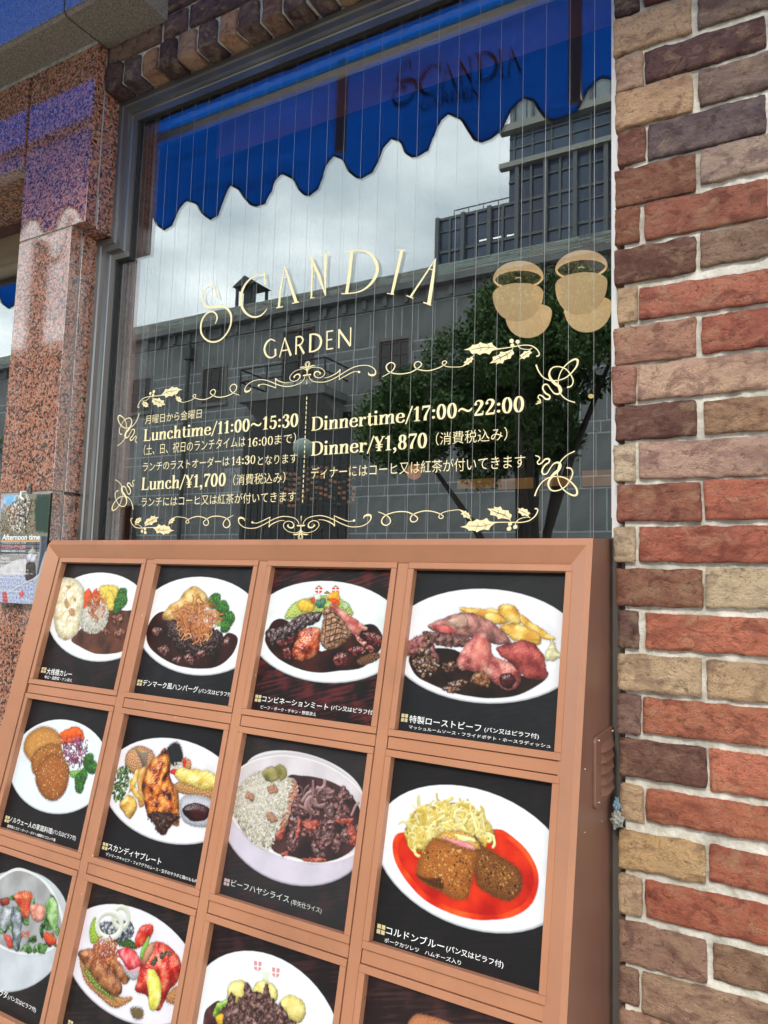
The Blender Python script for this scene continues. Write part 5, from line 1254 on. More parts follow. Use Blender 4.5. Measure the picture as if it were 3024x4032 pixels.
# mullions (upright) and short transoms
def bbox_b(name, ua, ub, va, vb, na, nb, m, parent, bev=.0008):
    c = [BP(u_,v_,n_) for u_ in (ua,ub) for v_ in (va,vb) for n_ in (na,nb)]
    mb = MB(); mb.v = c; mb.f = list(BOXF); return mb.build(name, m, parent, bevel=bev)
TRM = .0118
for ci in range(3):
    ua = ci*(PWd+PGp)+PWd+TRM+.0012; bbox_b('mullion', ua, ua+PGp-2*TRM-.0024, v0+.001, v1-.001, -.0115, .0050, MCOP, board)
for ri in range(NR-1):
    va = ri*(PHt+PGv)+PHt+TRM+.0012
    for ci in range(4):
        ua = ci*(PWd+PGp)-TRM+.0005; bbox_b('transom', ua, ua+PWd+2*TRM-.001, va, va+PGv-2*TRM-.0024, -.0113, .0042, MCOP, board)
MINK = mat('white_print', (.72,.72,.70), .5); MINKG = mat('gold_square_print', (.50,.42,.22), .5); MINKP = mat('faded_pink_print', (.38,.30,.31), .5); MINKF = mat('faded_print', (.42,.44,.42), .5)

def print_material(name, img, rough=.28):
    m = bpy.data.materials.new(name); m.use_nodes = True; t, b_, NN, L = NT(m)
    im = NN('ShaderNodeTexImage'); im.image = img; im.interpolation = 'Cubic'; im.extension = 'EXTEND'; L(im.outputs[0], b_.inputs['Base Color'])
    b_.inputs['Roughness'].default_value = .5; b_.inputs['Coat Weight'].default_value = .2; b_.inputs['Specular IOR Level'].default_value = .25; b_.inputs['Coat Roughness'].default_value = .12
    return m
RES = 1500
PXW, PXH = int(PWd*RES), int(PHt*RES)
def corners(ci, ri):
    ua, va = ci*(PWd+PGp), ri*(PHt+PGv)
    out_ = []
    for u_, v_ in ((ua,va),(ua+PWd,va),(ua+PWd,va+PHt),(ua,va+PHt)):
        d = BP(u_,v_,-.008)-CAM; z = d.dot(FWD); out_.append((PW/2+FPX*d.dot(RIGHT)/z, PH/2-FPX*d.dot(UP)/z))
    return out_
def make_print(ci, ri, c, seed): return Print(PXH, PXW, corners(ci, ri), c, seed)
def panel(ci, ri, pr, label):
    ua, va = ci*(PWd+PGp), ri*(PHt+PGv)
    p = obj('picture', [BP(ua-.003,va-.003,-.008),BP(ua+PWd+.003,va-.003,-.008),BP(ua+PWd+.003,va+PHt+.003,-.008),BP(ua-.003,va+PHt+.003,-.008)], [(0,3,2,1)], print_material('printed_food_photo', pr.image('food_print')), board)
    uv = p.data.uv_layers.new(name='UVMap'); e_ = .003
    ux, uy = e_/PWd, e_/PHt; cu = {0:(-ux,1+uy),1:(1+ux,1+uy),2:(1+ux,-uy),3:(-ux,-uy)}
    for l in p.data.loops: uv.data[l.index].uv = cu[l.vertex_index]
    p['label'] = label
    # raised trim around the picture
    for (a,b_,c_,d_) in ((-TRM,PWd+TRM,-TRM,0),(-TRM,PWd+TRM,PHt,PHt+TRM)):
        bbox_b('trim', ua+a, ua+b_, va+c_, va+d_, -.0112, .0075, MCOP, p)
    for (a,b_) in ((-TRM,-.0002),(PWd+.0002,PWd+TRM)): bbox_b('trim', ua+a, ua+b_, va+.0002, va+PHt-.0002, -.0112, .0075, MCOP, p)
    for vv_ in (.12, .88):
        q0 = BP(ua-.0001, va+PHt*vv_, .001)
        mb = MB(); mb.tube([BP(ua-.0005,va+PHt*vv_,.0005), BP(ua+.0008,va+PHt*vv_,.0005)], .0017, 8).build('screw', MSCREW, p)
    return p
def cap(p, c, s, p0, p1, hpx, m=None, off=.004, name='caption'):
    a, b_ = buv(*c(*p0), -.0075), buv(*c(*p1), -.0075); h = a[1]-buv(*c(p0[0],p0[1]-hpx), -.0075)[1]
    v_ = (a[1]+b_[1])/2
    font_line(name, s, BP(a[0], v_, -.0076), tuple(BU), tuple(-BVv), b_[0]-a[0], h, BN, m or MINK, p, off)
def icon(p, c, x0, y0, x1, y1, m=None):
    a, b_ = buv(*c(x0,y1), -.0075), buv(*c(x1,y0), -.0075); a2 = buv(*c(x0,y0), -.0075)
    w_ = abs(buv(*c(x1,y1),-.0075)[0]-a[0]); h_ = abs(a[1]-a2[1]); mb = MB()
    for i in (0,1):
        for j in (0,1): mb.quad(*[BP(a[0]+w_*(.54*i+du), a[1]-h_*(.54*j+dv), -.0076) for du,dv in ((0,0),(.44,0),(.44,.44),(0,.44))])
    o = mb.build('caption_mark', m or MINKG, p)
    if o.data.polygons[0].normal.dot(BN) < 0: o.data.flip_normals()

# ---- curry with naan
c = K1; s = make_print(0,0,c,1); s.bg(amt=.45)
e_ = s.plate([(345,470),(420,310),(560,285),(720,270),(900,335),(830,780),(700,845),(560,830),(440,770),(350,690),(310,600)])
sauce(s, [(500,650),(600,560),(700,500),(820,505),(870,520),(860,700),(820,760),(740,785),(620,785),(520,740),(465,700)], [(60,32,22),(92,50,32),(112,66,42)])
for q_ in [[(735,540),(790,525),(812,560),(780,600),(740,585)],[(745,630),(800,620),(828,655),(790,690),(750,675)],[(655,630),(700,620),(720,655),(690,668)]]: s.blob(q_, [(50,22,12),(110,56,30),(170,100,60)], gloss=.5, bump=.6)
for q_ in [[(540,420),(575,362),(600,400),(585,520),(550,520)],[(600,400),(628,358),(655,400),(650,450),(610,450)]]: s.blob(q_, [(226,70,12),(246,104,32)], bump=.1)
for q_ in [[(655,345),(770,348),(755,440),(700,470),(655,430)],[(690,400),(720,370),(750,420),(745,490),(705,500)]]: s.blob(q_, [(222,190,66),(242,218,104)], bump=.15, dome=.5)
broccoli(s, [(795,395,32),(790,440,38),(770,480,30)], None)
s.blob([(530,560),(540,500),(590,470),(660,465),(705,500),(705,560),(680,620),(620,655),(560,645),(528,610)], [(190,186,170),(226,222,208)], bump=.4)
s.grains([(530,560),(540,500),(590,470),(660,465),(705,500),(705,560),(680,620),(620,655),(560,645),(528,610)], 240, 1.7, [(236,232,220),(220,214,196),(205,196,176)], 6)
s.strands([(560,480),(600,410),(640,390),(680,430),(690,500),(640,560),(600,540)], 110, 1.5, [(200,100,50),(226,130,70),(160,72,32),(236,160,100)], 22, 1.4)
s.blob([(400,300),(450,290),(510,310),(545,360),(550,430),(530,540),(520,620),(480,680),(420,698),(380,670),(358,610),(352,520),(362,420)], [(226,206,160),(240,230,196),(248,242,220)], fr='b', bump=.7, dome=.5, amb=.7)
for q_ in [[(420,440),(440,430),(450,480),(430,490)],[(450,500),(480,490),(490,530),(460,540)],[(430,340),(460,345),(450,365)],[(480,420),(500,430),(490,450)],[(410,690),(440,680),(430,700)]]: s.blob(q_, [(160,92,40),(206,140,74)], bump=.5, shadow=0, alpha=.8, soft=4)
s.flecks([(400,340),(520,340),(520,560),(400,560)], 40, [(176,110,54),(140,70,30)], 1.3)
p = panel(0,0,s,'picture of curry with naan, rice and broccoli'); icon(p,c,266,872,298,908); cap(p,c,'大桟橋カレー',(300,922),(465,940),42); cap(p,c,'辛口・温野菜・ナン添え',(288,948),(467,972),22)

# ---- hamburg steak with fried onions
c = K1; s = make_print(1,0,c,2); s.bg((26,28,34),(40,36,42),.5)
s.plate([(1000,400),(1100,315),(1220,290),(1400,300),(1540,345),(1640,410),(1560,870),(1400,920),(1240,925),(1100,880),(980,800),(925,740)])
sauce(s, [(1060,510),(990,560),(955,650),(975,740),(1050,810),(1160,865),(1290,885),(1420,870),(1510,800),(1550,720),(1545,670),(1490,650),(1430,680),(1300,600),(1150,540)], DKSAUCE, gloss=.1)
s.blob([(1060,560),(1100,480),(1170,430),(1220,370),(1280,345),(1340,390),(1350,450),(1280,520),(1160,570)], [(190,140,70),(226,186,110),(238,210,150)], fr='b', bump=.6)
broccoli(s, [(1400,440,42),(1450,490,45),(1490,560,45),(1470,610,32)], [(1400,560),(1430,540),(1450,590),(1420,610)])
s.blob([(1080,590),(1130,560),(1300,600),(1440,640),(1450,720),(1400,790),(1280,820),(1160,760),(1100,680)], [(20,8,8),(44,20,16),(90,50,40)], bump=.9, gloss=.5)
for q_ in [[(990,640),(1020,610),(1065,625),(1050,660),(1010,680)],[(1030,750),(1080,730),(1110,760),(1085,800),(1050,790)],[(1120,830),(1160,800),(1190,820),(1150,850)],[(1450,730),(1480,680),(1510,690),(1490,740)],[(1280,780),(1330,750),(1340,800),(1290,820)],[(1200,800),(1250,790),(1270,850),(1220,850)]]: s.blob(q_, [(40,14,12),(90,40,30),(150,90,76)], bump=.5, gloss=.7)
s.strands([(1140,560),(1180,480),(1260,450),(1350,460),(1410,520),(1420,590),(1370,660),(1290,690),(1210,650)], 330, 1.6, [(190,100,44),(222,140,74),(150,70,28),(236,170,104),(206,120,56)], 34, 1.3)
p = panel(1,0,s,'picture of steak heaped with fried onions and broccoli'); icon(p,c,892,953,925,992); cap(p,c,'デンマーク風ハンバーグ',(928,1000),(1290,1038),42); cap(p,c,'(パン又はピラフ付)',(1296,1045),(1515,1075),34)

# ---- combination meat
c = K2; s = make_print(2,0,c,3); s.bg((30,16,20),(92,34,36),.9)
s.plate([(320,420),(450,340),(620,298),(800,290),(1000,320),(1180,380),(1305,440),(1230,1020),(1100,1090),(900,1122),(700,1110),(500,1050),(330,960),(243,880)], (232,240,240))
# little shields on the rim
for x in (738, 875):
    s.blob([(x-30,338),(x+30,338),(x+26,376),(x,390),(x-32,376)], [(214,40,36)], bump=0, dome=0, edge=0, shadow=0, smooth=False, amb=1)
    s.blob([(x-5,336),(x+4,336),(x+2,388),(x-7,388)], [(246,240,236)], bump=0, dome=0, edge=0, shadow=0, smooth=False, amb=1); s.blob([(x-31,355),(x+30,355),(x+30,364),(x-32,364)], [(246,240,236)], bump=0, dome=0, edge=0, shadow=0, smooth=False, amb=1)
    s.blob([(x-24,335),(x,318),(x+24,335)], [(150,120,70)], bump=0, dome=0, edge=0, shadow=0, smooth=False, amb=1)
s.blob([(780,380),(805,362),(830,380),(828,392),(782,392)], [(150,120,70)], bump=0, dome=0, edge=0, shadow=0, smooth=False, amb=1)
sauce(s, [(320,690),(370,610),(460,600),(600,700),(760,860),(960,700),(1120,640),(1200,650),(1260,740),(1250,830),(1100,990),(900,1020),(740,1035),(560,1000),(380,900),(300,780)], DKSAUCE, gloss=.1)
s.blob([(470,600),(490,510),(560,450),(680,420),(800,400),(950,450),(1020,560),(900,560),(700,560)], [(150,180,60),(196,212,100),(226,232,160)], fr='d', bump=.8)
for q_, cl in [([(560,480),(620,430),(700,480),(690,530),(600,540)],[(222,180,50),(240,206,80)]),([(800,440),(840,380),(900,375),(905,440),(850,455)],[(236,160,30),(246,186,60)]),([(700,470),(740,430),(790,430),(780,500),(730,505)],[(40,90,70),(96,150,120)]),([(815,430),(860,430),(905,455),(900,485),(850,470)],[(226,60,20),(240,90,40)]),([(915,480),(960,455),(990,500),(950,520)],[(150,190,120),(200,220,170)]),([(700,400),(740,390),(750,430),(710,440)],[(230,224,206),(244,240,230)]),([(665,430),(700,425),(705,465),(680,470)],[(200,50,40),(222,90,60)])]: s.blob(q_, cl, bump=.15)
s.blob([(300,700),(380,670),(470,640),(520,600),(620,550),(740,535),(765,560),(730,620),(640,660),(560,710),(480,740),(400,790),(345,800)], [(14,10,12),(44,26,28),(96,70,70),(150,130,130)], bump=1., gloss=.6)
s.blob([(560,760),(580,700),(640,670),(700,662),(752,680),(750,760),(740,840),(700,900),(620,935),(545,930),(522,880),(530,810)], [(110,30,12),(176,62,28),(214,110,60),(226,150,110)], fr='b', bump=.8, gloss=.7)
s.blob([(780,505),(840,510),(900,560),(960,640),(1005,720),(960,780),(880,830),(790,840),(750,790),(755,690),(770,600)], [(120,80,54),(168,124,92),(206,168,136)], bump=.5, gloss=.15)
for k in range(6):
    s.capsule([s.T((770+k*6,560+k*46)), s.T((850+k*14,540+k*42)), s.T((890+k*20,570+k*38))], 1.8, cc((60,32,22)), 0, 0)
for k in range(4): s.capsule([s.T((800+k*42,540+k*40)), s.T((780+k*40,800-k*6))], 1.6, cc((70,38,26)), 0, 0)
s.blob([(825,490),(870,478),(950,540),(1040,600),(1110,650),(1130,680),(1080,700),(1060,740),(1000,700),(940,620),(880,550)], [(176,80,72),(216,130,116),(240,186,166)], fr='b', bump=.35, gloss=.15)
s.blob([(1000,700),(1060,730),(1140,800),(1190,840),(1160,865),(1100,820),(1040,760)], [(90,16,20),(150,40,44),(220,180,160)], bump=.5, gloss=.4)
for q_ in [[(980,840),(1040,815),(1110,830),(1120,870),(1060,890),(1000,885)],[(1100,710),(1160,700),(1250,740),(1258,800),(1200,820),(1120,760)],[(845,930),(880,880),(930,865),(980,880),(970,960),(940,1000),(880,980)],[(440,860),(470,825),(515,850),(510,920),(470,930)],[(390,790),(440,760),(480,790),(440,820)],[(480,750),(530,740),(530,790),(490,800)]]: s.blob(q_, [(44,8,8),(96,26,24),(150,60,50)], bump=.3, gloss=.6)
s.blob([(1050,930),(1150,880),(1220,870),(1240,910),(1180,950),(1080,975)], [(60,34,22),(110,70,48),(150,110,80)], fr='d', bump=.8)
p = panel(2,0,s,'picture of mixed grilled meats in dark sauce'); icon(p,c,212,1210,262,1268); cap(p,c,'コンビネーションミート',(270,1272),(810,1338),50); cap(p,c,'(パン又はピラフ付)',(834,1345),(1186,1384),46); cap(p,c,'ビーフ・ポーク・チキン・野菜添え',(260,1328),(712,1390),30)

# ---- roast beef
c = K3; s = make_print(3,0,c,4); s.bg((26,29,34),(32,34,40),.5)
s.plate([(185,490),(300,425),(450,385),(640,370),(840,380),(1020,430),(1190,520),(1170,980),(1060,1060),(900,1105),(720,1115),(500,1085),(300,1010),(135,915)], (234,234,238))
sauce(s, [(180,820),(250,760),(480,760),(700,900),(900,930),(1080,900),(1070,960),(960,1030),(860,1065),(700,1078),(500,1050),(340,990),(230,930)], [(12,6,5),(26,12,8),(44,22,12)])
FR = [(206,146,50),(232,188,84),(244,214,128)]
for q_ in [[(515,485),(640,490),(780,500),(810,560),(720,560),(560,530)],[(680,530),(760,520),(830,570),(780,600),(700,580)],[(770,480),(820,458),(880,480),(920,540),(900,595),(830,580),(780,530)],[(920,530),(1000,590),(1080,640),(1140,690),(1080,700),(980,640),(915,580)],[(775,605),(880,595),(1000,635),(1050,680),(1030,730),(920,710),(820,670)]]: s.blob(q_, FR, fr='b', bump=.25, gloss=.08)
s.blob([(1070,780),(1100,735),(1110,695),(1135,710),(1150,760),(1180,790),(1170,820),(1110,835),(1075,825)], [(206,200,150),(232,228,184)], bump=.2)
BEEF = [(140,60,60),(186,96,92),(214,134,124),(226,168,150)]
s.blob([(350,580),(430,545),(540,515),(660,545),(760,600),(850,710),(760,730),(640,690),(500,670),(380,650),(300,610)], [(110,74,66),(170,112,104),(206,146,136)], fr='b', bump=.4)
s.blob([(440,570),(520,530),(570,560),(560,605),(490,610)], [(190,150,130),(214,180,156)], fr='b', bump=.2, shadow=0)
s.blob([(340,600),(430,600),(490,650),(440,665),(370,640)], [(176,70,72),(214,110,104)], fr='b', bump=.4, shadow=.2)
s.blob([(270,640),(400,650),(540,665),(590,700),(560,740),(460,745),(340,720)], [(60,34,32),(110,72,66),(150,108,100)], bump=.7, gloss=.1)
s.blob([(156,740),(200,690),(280,660),(330,690),(380,830),(350,840),(250,790),(220,810),(180,800)], [(90,50,50),(150,90,88),(190,130,126)], bump=.7)
s.blob([(580,690),(630,650),(690,655),(720,720),(740,800),(850,840),(915,900),(900,990),(830,1025),(740,980),(680,930),(600,900),(520,890),(495,840),(520,780)], BEEF, fr='b', bump=.45, gloss=.12)
s.blob([(585,780),(620,700),(680,680),(720,760),(700,860),(640,880),(590,850)], [(196,90,84),(222,124,110),(236,160,140)], fr='b', bump=.3, shadow=0, alpha=.7, soft=6)
s.blob([(750,745),(850,715),(950,700),(1030,750),(1080,850),(1080,940),(1000,955),(920,920),(850,850),(780,800)], [(120,44,44),(170,68,64),(196,96,86)], fr='b', bump=.4, gloss=.12)
s.blob([(770,950),(800,915),(850,915),(880,960),(850,1010),(790,1000)], [(50,10,14),(80,20,24)], fr='b', bump=.15, gloss=.3, shadow=0)
s.blob([(590,940),(640,900),(700,925),(710,980),(690,1005),(630,990),(590,975)], [(70,36,20),(130,80,44),(176,124,80)], bump=.9, gloss=.4)
for q_ in [[(240,760),(290,740),(330,770),(310,810),(250,800)],[(205,830),(260,805),(350,810),(375,870),(330,935),(290,900),(230,880)],[(230,900),(270,890),(300,920),(270,940)],[(400,860),(460,835),(500,860),(480,900),(420,905)],[(440,975),(520,955),(570,970),(540,1000),(450,1000)],[(405,1010),(460,1000),(520,1020),(470,1045),(410,1030)],[(280,680),(310,670),(330,740),(300,740)]]: s.blob(q_, [(30,14,10),(80,46,28),(150,100,60)], bump=.6, gloss=.7)
s.flecks([(210,830),(370,830),(340,930),(240,900)], 26, [(220,210,200),(190,170,150)], 1.2)
p = panel(3,0,s,'picture of sliced roast beef with potato wedges'); icon(p,c,130,1175,173,1228); cap(p,c,'特製ローストビーフ',(182,1242),(652,1292),50); cap(p,c,'(パン又はピラフ付)',(674,1305),(1030,1345),38); cap(p,c,'マッシュルームソース・フライドポテト・ホースラディッシュ',(180,1280),(1108,1398),24)

# ---- croquettes (K4)
c = K4; s = make_print(0,1,c,5); s.bg((26,20,24),(34,26,30),.5)
s.plate([(160,30),(175,-10),(330,-120),(560,-110),(700,-40),(800,60),(740,480),(640,540),(480,592),(330,580),(200,510),(120,420),(83,330)], (228,236,240))
s.blob([(445,-10),(520,-60),(600,-75),(645,-20),(600,20),(500,30)], [(222,80,20),(244,110,36)], bump=.15); s.blob([(450,40),(540,10),(640,-10),(640,30),(540,50),(480,65)], [(214,70,16),(240,104,34)], bump=.15)
s.strands([(480,100),(520,60),(600,20),(660,50),(680,110),(640,170),(580,230),(530,200)], 120, 1.6, [(110,24,70),(150,40,96),(84,14,50),(180,80,130)], 24, 1.2)
broccoli(s, [(680,190,42),(710,240,36),(690,170,30),(620,330,42),(610,385,36),(640,300,34)], [(530,270),(600,260),(680,250),(640,300),(560,320)])
s.blob([(180,80),(220,-20),(330,-80),(440,-40),(470,60),(460,160),(360,220),(260,210),(200,150)], CRUMB[1:]+[(240,190,110)], fr='e', bump=1.2, edge=3)
s.blob([(240,230),(250,150),(300,90),(400,50),(470,80),(490,160),(460,280),(330,320),(260,290)], CRUMB, fr='e', bump=1.2, edge=3)
s.blob([(290,240),(330,170),(410,130),(480,150),(530,230),(530,330),(500,430),(430,495),(350,480),(300,420),(270,330)], [(90,28,10),(160,70,24),(206,120,50),(236,180,104)], fr='e', bump=1.3, edge=3)
s.flecks([(200,0),(440,0),(520,300),(420,480),(280,340)], 220, [(240,200,130),(226,160,80),(250,220,160)], 1.2)
p = panel(0,1,s,'picture of croquettes with red cabbage and broccoli'); icon(p,c,33,602,68,655); cap(p,c,'ノルウェー人の家庭料理',(68,655),(396,752),46); cap(p,c,'(パン又はピラフ付)',(399,752),(577,808),44); cap(p,c,'温野菜とエビ・ポーク・ポテト3種類のコロッケ風',(52,698),(424,808),24)

# ---- mixed plate with chicken leg
c = K4; s = make_print(1,1,c,6); s.bg((24,22,28),(30,24,30),.5)
s.plate([(905,120),(1040,40),(1180,15),(1320,25),(1480,60),(1650,140),(1800,260),(1640,770),(1500,825),(1330,835),(1180,800),(1020,720),(900,600),(835,500)], (232,230,236))
s.blob([(960,200),(980,120),(1060,70),(1160,100),(1195,170),(1150,240),(1050,290),(980,260)], [(170,96,50),(206,150,104),(226,190,150)], fr='d', bump=.6)
for k in range(9): s.capsule([s.T((1040+k*8,90+k*14)), s.T((1080+k*3,130+k*14)), s.T((1140-k*4,120+k*18))], 3.2, cc((150-6*k,134-5*k,112-4*k)), .1, .6)
s.blob([(1400,230),(1420,160),(1470,190),(1465,250),(1420,260)], [(196,120,70),(220,160,110)], fr='d', bump=.4)
s.blob([(1280,110),(1300,70),(1355,40),(1390,70),(1410,150),(1390,210),(1330,230),(1290,180)], [(8,8,10),(26,28,32),(60,64,70)], fr='e', bump=1.3, edge=3)
s.grains([(1310,220),(1400,200),(1430,250),(1330,260)], 40, 1.8, [(220,210,196)], 4)
s.blob([(1310,260),(1360,250),(1370,290),(1320,290)], [(196,30,20),(222,60,40)], bump=.2); s.blob([(1405,170),(1430,180),(1425,240),(1408,230)], [(196,30,20),(222,60,40)], bump=.2)
s.blob([(1340,370),(1420,340),(1560,380),(1720,420),(1700,500),(1560,480),(1400,440),(1340,410)], [(150,92,44),(196,140,84),(222,180,130)], fr='d', bump=.6)
s.blob([(1345,320),(1380,240),(1460,250),(1580,260),(1690,310),(1740,380),(1700,420),(1560,410),(1440,370)], [(222,186,80),(240,216,120),(248,234,160)], fr='b', bump=.9, gloss=.1)
s.blob([(1060,400),(1060,280),(1120,230),(1130,330),(1110,520),(1070,540)], [(200,140,70),(232,186,110)], fr='b', bump=.4)
s.grains([(862,420),(870,300),(930,240),(990,220),(1000,290),(970,420),(930,510),(880,480)], 150, 3.6, [(20,54,20),(40,92,34),(84,130,60),(150,170,110)], 4, .1)
for q_ in [[(1000,340),(1020,330),(1060,420),(1100,480),(1080,500),(1020,440)],[(920,520),(980,450),(1045,480),(1050,560),(1000,635),(950,590)],[(990,420),(1040,270),(1070,260),(1040,380),(1000,430)]]: s.blob(q_, [(196,140,50),(230,186,90),(244,212,130)], fr='b', bump=.3, gloss=.1)
s.blob([(1290,120),(1310,220),(1310,330),(1370,420),(1380,620),(1360,690),(1200,600),(1280,400)], [(150,90,46),(206,140,80)], fr='b', bump=.4)
s.blob([(1270,90),(1300,180),(1310,300),(1340,420),(1380,560),(1370,640),(1310,690),(1270,755),(1220,740),(1180,670),(1130,600),(1110,500),(1090,390),(1110,300),(1160,200),(1220,140)], [(60,20,8),(170,74,16),(222,124,34),(240,176,84)], fr='b', bump=.9, gloss=.45)
s.blob([(1130,610),(1200,570),(1370,600),(1365,650),(1310,690),(1265,755),(1215,735),(1180,670)], [(16,10,10),(50,24,18),(110,60,40)], bump=.9, gloss=.3, shadow=0, soft=5, edge=3)
s.blob([(1380,540),(1400,470),(1470,448),(1560,455),(1640,500),(1650,600),(1600,690),(1500,695),(1420,660),(1390,600)], [(150,152,160),(206,208,216),(240,242,248)], fr='e', bump=.9, gloss=.4)
s.blob([(1398,560),(1440,520),(1530,510),(1610,550),(1610,610),(1560,650),(1480,645),(1420,610)], [(30,4,10),(64,10,18)], fr='a', bump=.1, gloss=.3, shadow=0)
p = panel(1,1,s,'picture of chicken leg with small open sandwiches'); icon(p,c,783,808,826,865); cap(p,c,'スカンディヤプレート',(826,878),(1236,985),56); cap(p,c,'デンマークキャビア・フォアグラのムース・玉子のサラダと鶏のもも肉',(812,918),(1515,1128),28)

# ---- hayashi rice (K5)
c = K5; s = make_print(2,1,c,7); s.bg((30,28,32),(56,30,36),.55)
s.plate([(600,165),(720,120),(840,108),(1000,130),(1150,200),(1290,290),(1420,400),(1400,560),(700,500),(500,300)], (222,218,222))
e_ = s.plate([(470,215),(600,170),(760,155),(950,170),(1150,235),(1330,330),(1435,400),(1385,880),(1360,1010),(1220,1110),(1050,1162),(850,1150),(640,1060),(480,930),(385,730)], (206,198,212), rim=.97)
e2 = s.ellipse([(470,215),(700,160),(950,170),(1200,255),(1430,400),(1380,860),(1250,950),(1080,985),(900,965),(740,910),(560,790),(430,640),(400,560)])
s.blob(e2(1.0), [(236,230,226)], raw=True, smooth=False, bump=0, dome=.02, edge=0, shadow=.2, amb=1); s.blob(e2(.965,0,-2), [(206,198,202),(222,214,218)], fr='a', raw=True, smooth=False, bump=0, dome=0, edge=0, shadow=0, amb=1)
sauce(s, [(840,320),(950,300),(1100,320),(1250,380),(1370,500),(1410,620),(1380,820),(1260,930),(1080,970),(900,930),(720,860),(780,600)], [(26,10,12),(50,22,24),(76,40,40)], gloss=.2)
RICEP = [(450,420),(560,300),(680,260),(800,310),(900,330),(920,420),(900,560),(840,680),(760,770),(690,870),(560,800),(470,680),(425,560)]
s.blob(RICEP, [(190,182,160),(222,214,194)], bump=.5)
s.grains(RICEP, 900, 1.9, [(238,232,216),(226,218,198),(206,196,172),(244,240,228)], 6.5, .1, .45)
s.grains([(880,340),(920,400),(900,560),(840,690),(780,760),(800,640),(850,500)], 110, 1.8, [(206,110,76),(176,80,56),(222,150,110)], 6)
for q_ in [[(690,400),(720,372),(760,380),(765,430),(710,440)],[(515,450),(550,430),(590,450),(580,500),(530,480)],[(680,600),(720,580),(765,640),(740,665),(700,650)]]: s.blob(q_, [(150,96,70),(200,150,120)], bump=.3)
for q_ in [[(660,260),(720,230),(775,250),(790,310),(740,350),(690,350),(660,310)],[(750,230),(800,220),(840,260),(830,320),(790,340),(770,280)]]: s.blob(q_, [(110,102,50),(146,138,76),(170,160,100)], fr='b', bump=.25, dome=.3, gloss=.1)
for k in range(30):
    q = s.pts_in([(920,360),(1100,360),(1300,470),(1370,600),(1360,800),(1200,880),(1000,900),(800,860),(900,640)],1)[0]; w_, h_ = 12+s.rs.rand()*22, 9+s.rs.rand()*15; a = s.rs.rand()*3.14
    pts = [q+np.array([w_*math.cos(t)*math.cos(a)-h_*math.sin(t)*math.sin(a), w_*math.cos(t)*math.sin(a)+h_*math.sin(t)*math.cos(a)])*(1+.2*s.rs.randn()) for t in np.linspace(0,6.28,8)[:-1]]
    s.blob(np.array(pts), [(34,12,12),(96,48,44),(160,108,108)], raw=True, bump=.8, gloss=.5)
s.strands([(930,370),(1100,340),(1330,560),(1340,640),(1150,560),(950,560)], 20, 4.2, [(110,70,66),(150,110,110),(96,56,50),(170,124,120)], 38, .9, .3)
for q_ in [[(950,660),(1000,640),(1080,650),(1080,700),(1010,730)],[(760,740),(800,710),(830,720),(800,790),(750,790)],[(930,640),(950,660),(930,770),(905,760)],[(1300,670),(1360,700),(1385,800),(1330,830)],[(1210,640),(1340,630),(1340,665),(1240,670)],[(800,900),(850,880),(850,910),(810,925)],[(960,940),(1120,935),(1130,962),(1000,968)]]: s.blob(q_, [(120,34,20),(176,70,50),(206,120,100)], bump=.5, gloss=.3)
s.im = s.im*.93+.012
p = panel(2,1,s,'faded picture of rice and beef stew in a white bowl'); icon(p,c,352,1085,395,1140,MINKP); cap(p,c,'ビーフハヤシライス',(408,1148),(852,1282),54,MINKF); cap(p,c,'(早矢仕ライス)',(868,1300),(1102,1370),52,MINKF,.0)

# ---- cordon bleu (K6)
c = K6; s = make_print(3,1,c,8); s.bg((24,22,26),(32,24,28),.5)
s.plate([(185,460),(280,370),(420,315),(560,303),(760,325),(940,395),(1100,490),(1210,595),(1175,1160),(1050,1215),(880,1232),(700,1195),(500,1110),(320,980),(200,870),(145,790)], (236,240,244))
sauce(s, [(235,640),(300,595),(500,640),(700,600),(880,575),(960,610),(1060,700),(1120,800),(1140,900),(1110,1020),(1030,1100),(900,1140),(740,1140),(560,1090),(420,1010),(310,890),(240,760)], [(200,30,6),(226,58,14),(240,96,34)])
sauce(s, [(270,660),(320,620),(500,660),(700,620),(880,600),(950,640),(1040,720),(1095,810),(1110,900),(1080,1000),(1000,1070),(890,1105),(750,1105),(580,1060),(440,980),(340,870),(270,760)], [(176,16,4),(206,34,8),(222,50,14)])
PAST = [(240,214,110),(248,232,150),(226,194,84),(252,240,176)]
s.blob([(310,640),(320,540),(400,440),(500,420),(660,420),(760,470),(850,570),(860,660),(700,650),(500,660),(380,720)], [(176,140,50),(214,184,90)], bump=.8)
s.strands([(340,640),(350,550),(420,460),(500,445),(660,445),(750,490),(820,570),(830,640),(700,640),(500,650),(380,700)], 360, 2.7, PAST, 44, 1.9, .05, .45)
s.blob([(740,620),(800,680),(880,730),(960,780),(1020,830),(1040,920),(1000,1000),(940,1025),(850,990),(760,930),(740,840),(720,720)], [(50,22,8),(110,60,24),(160,96,40),(196,130,60)], fr='e', bump=1.3, edge=3, gloss=.08)
s.blob([(490,640),(560,590),(660,590),(740,630),(770,700),(640,700),(540,660)], [(206,150,60),(232,190,100)], fr='d', bump=.8)
s.blob([(540,625),(620,640),(700,665),(745,700),(730,715),(650,690),(560,650)], [(220,120,130),(240,160,160)], fr='b', bump=.2, shadow=0)
s.blob([(620,610),(700,620),(745,650),(700,655),(640,640)], [(240,220,140),(250,236,180)], fr='b', bump=.3, shadow=0)
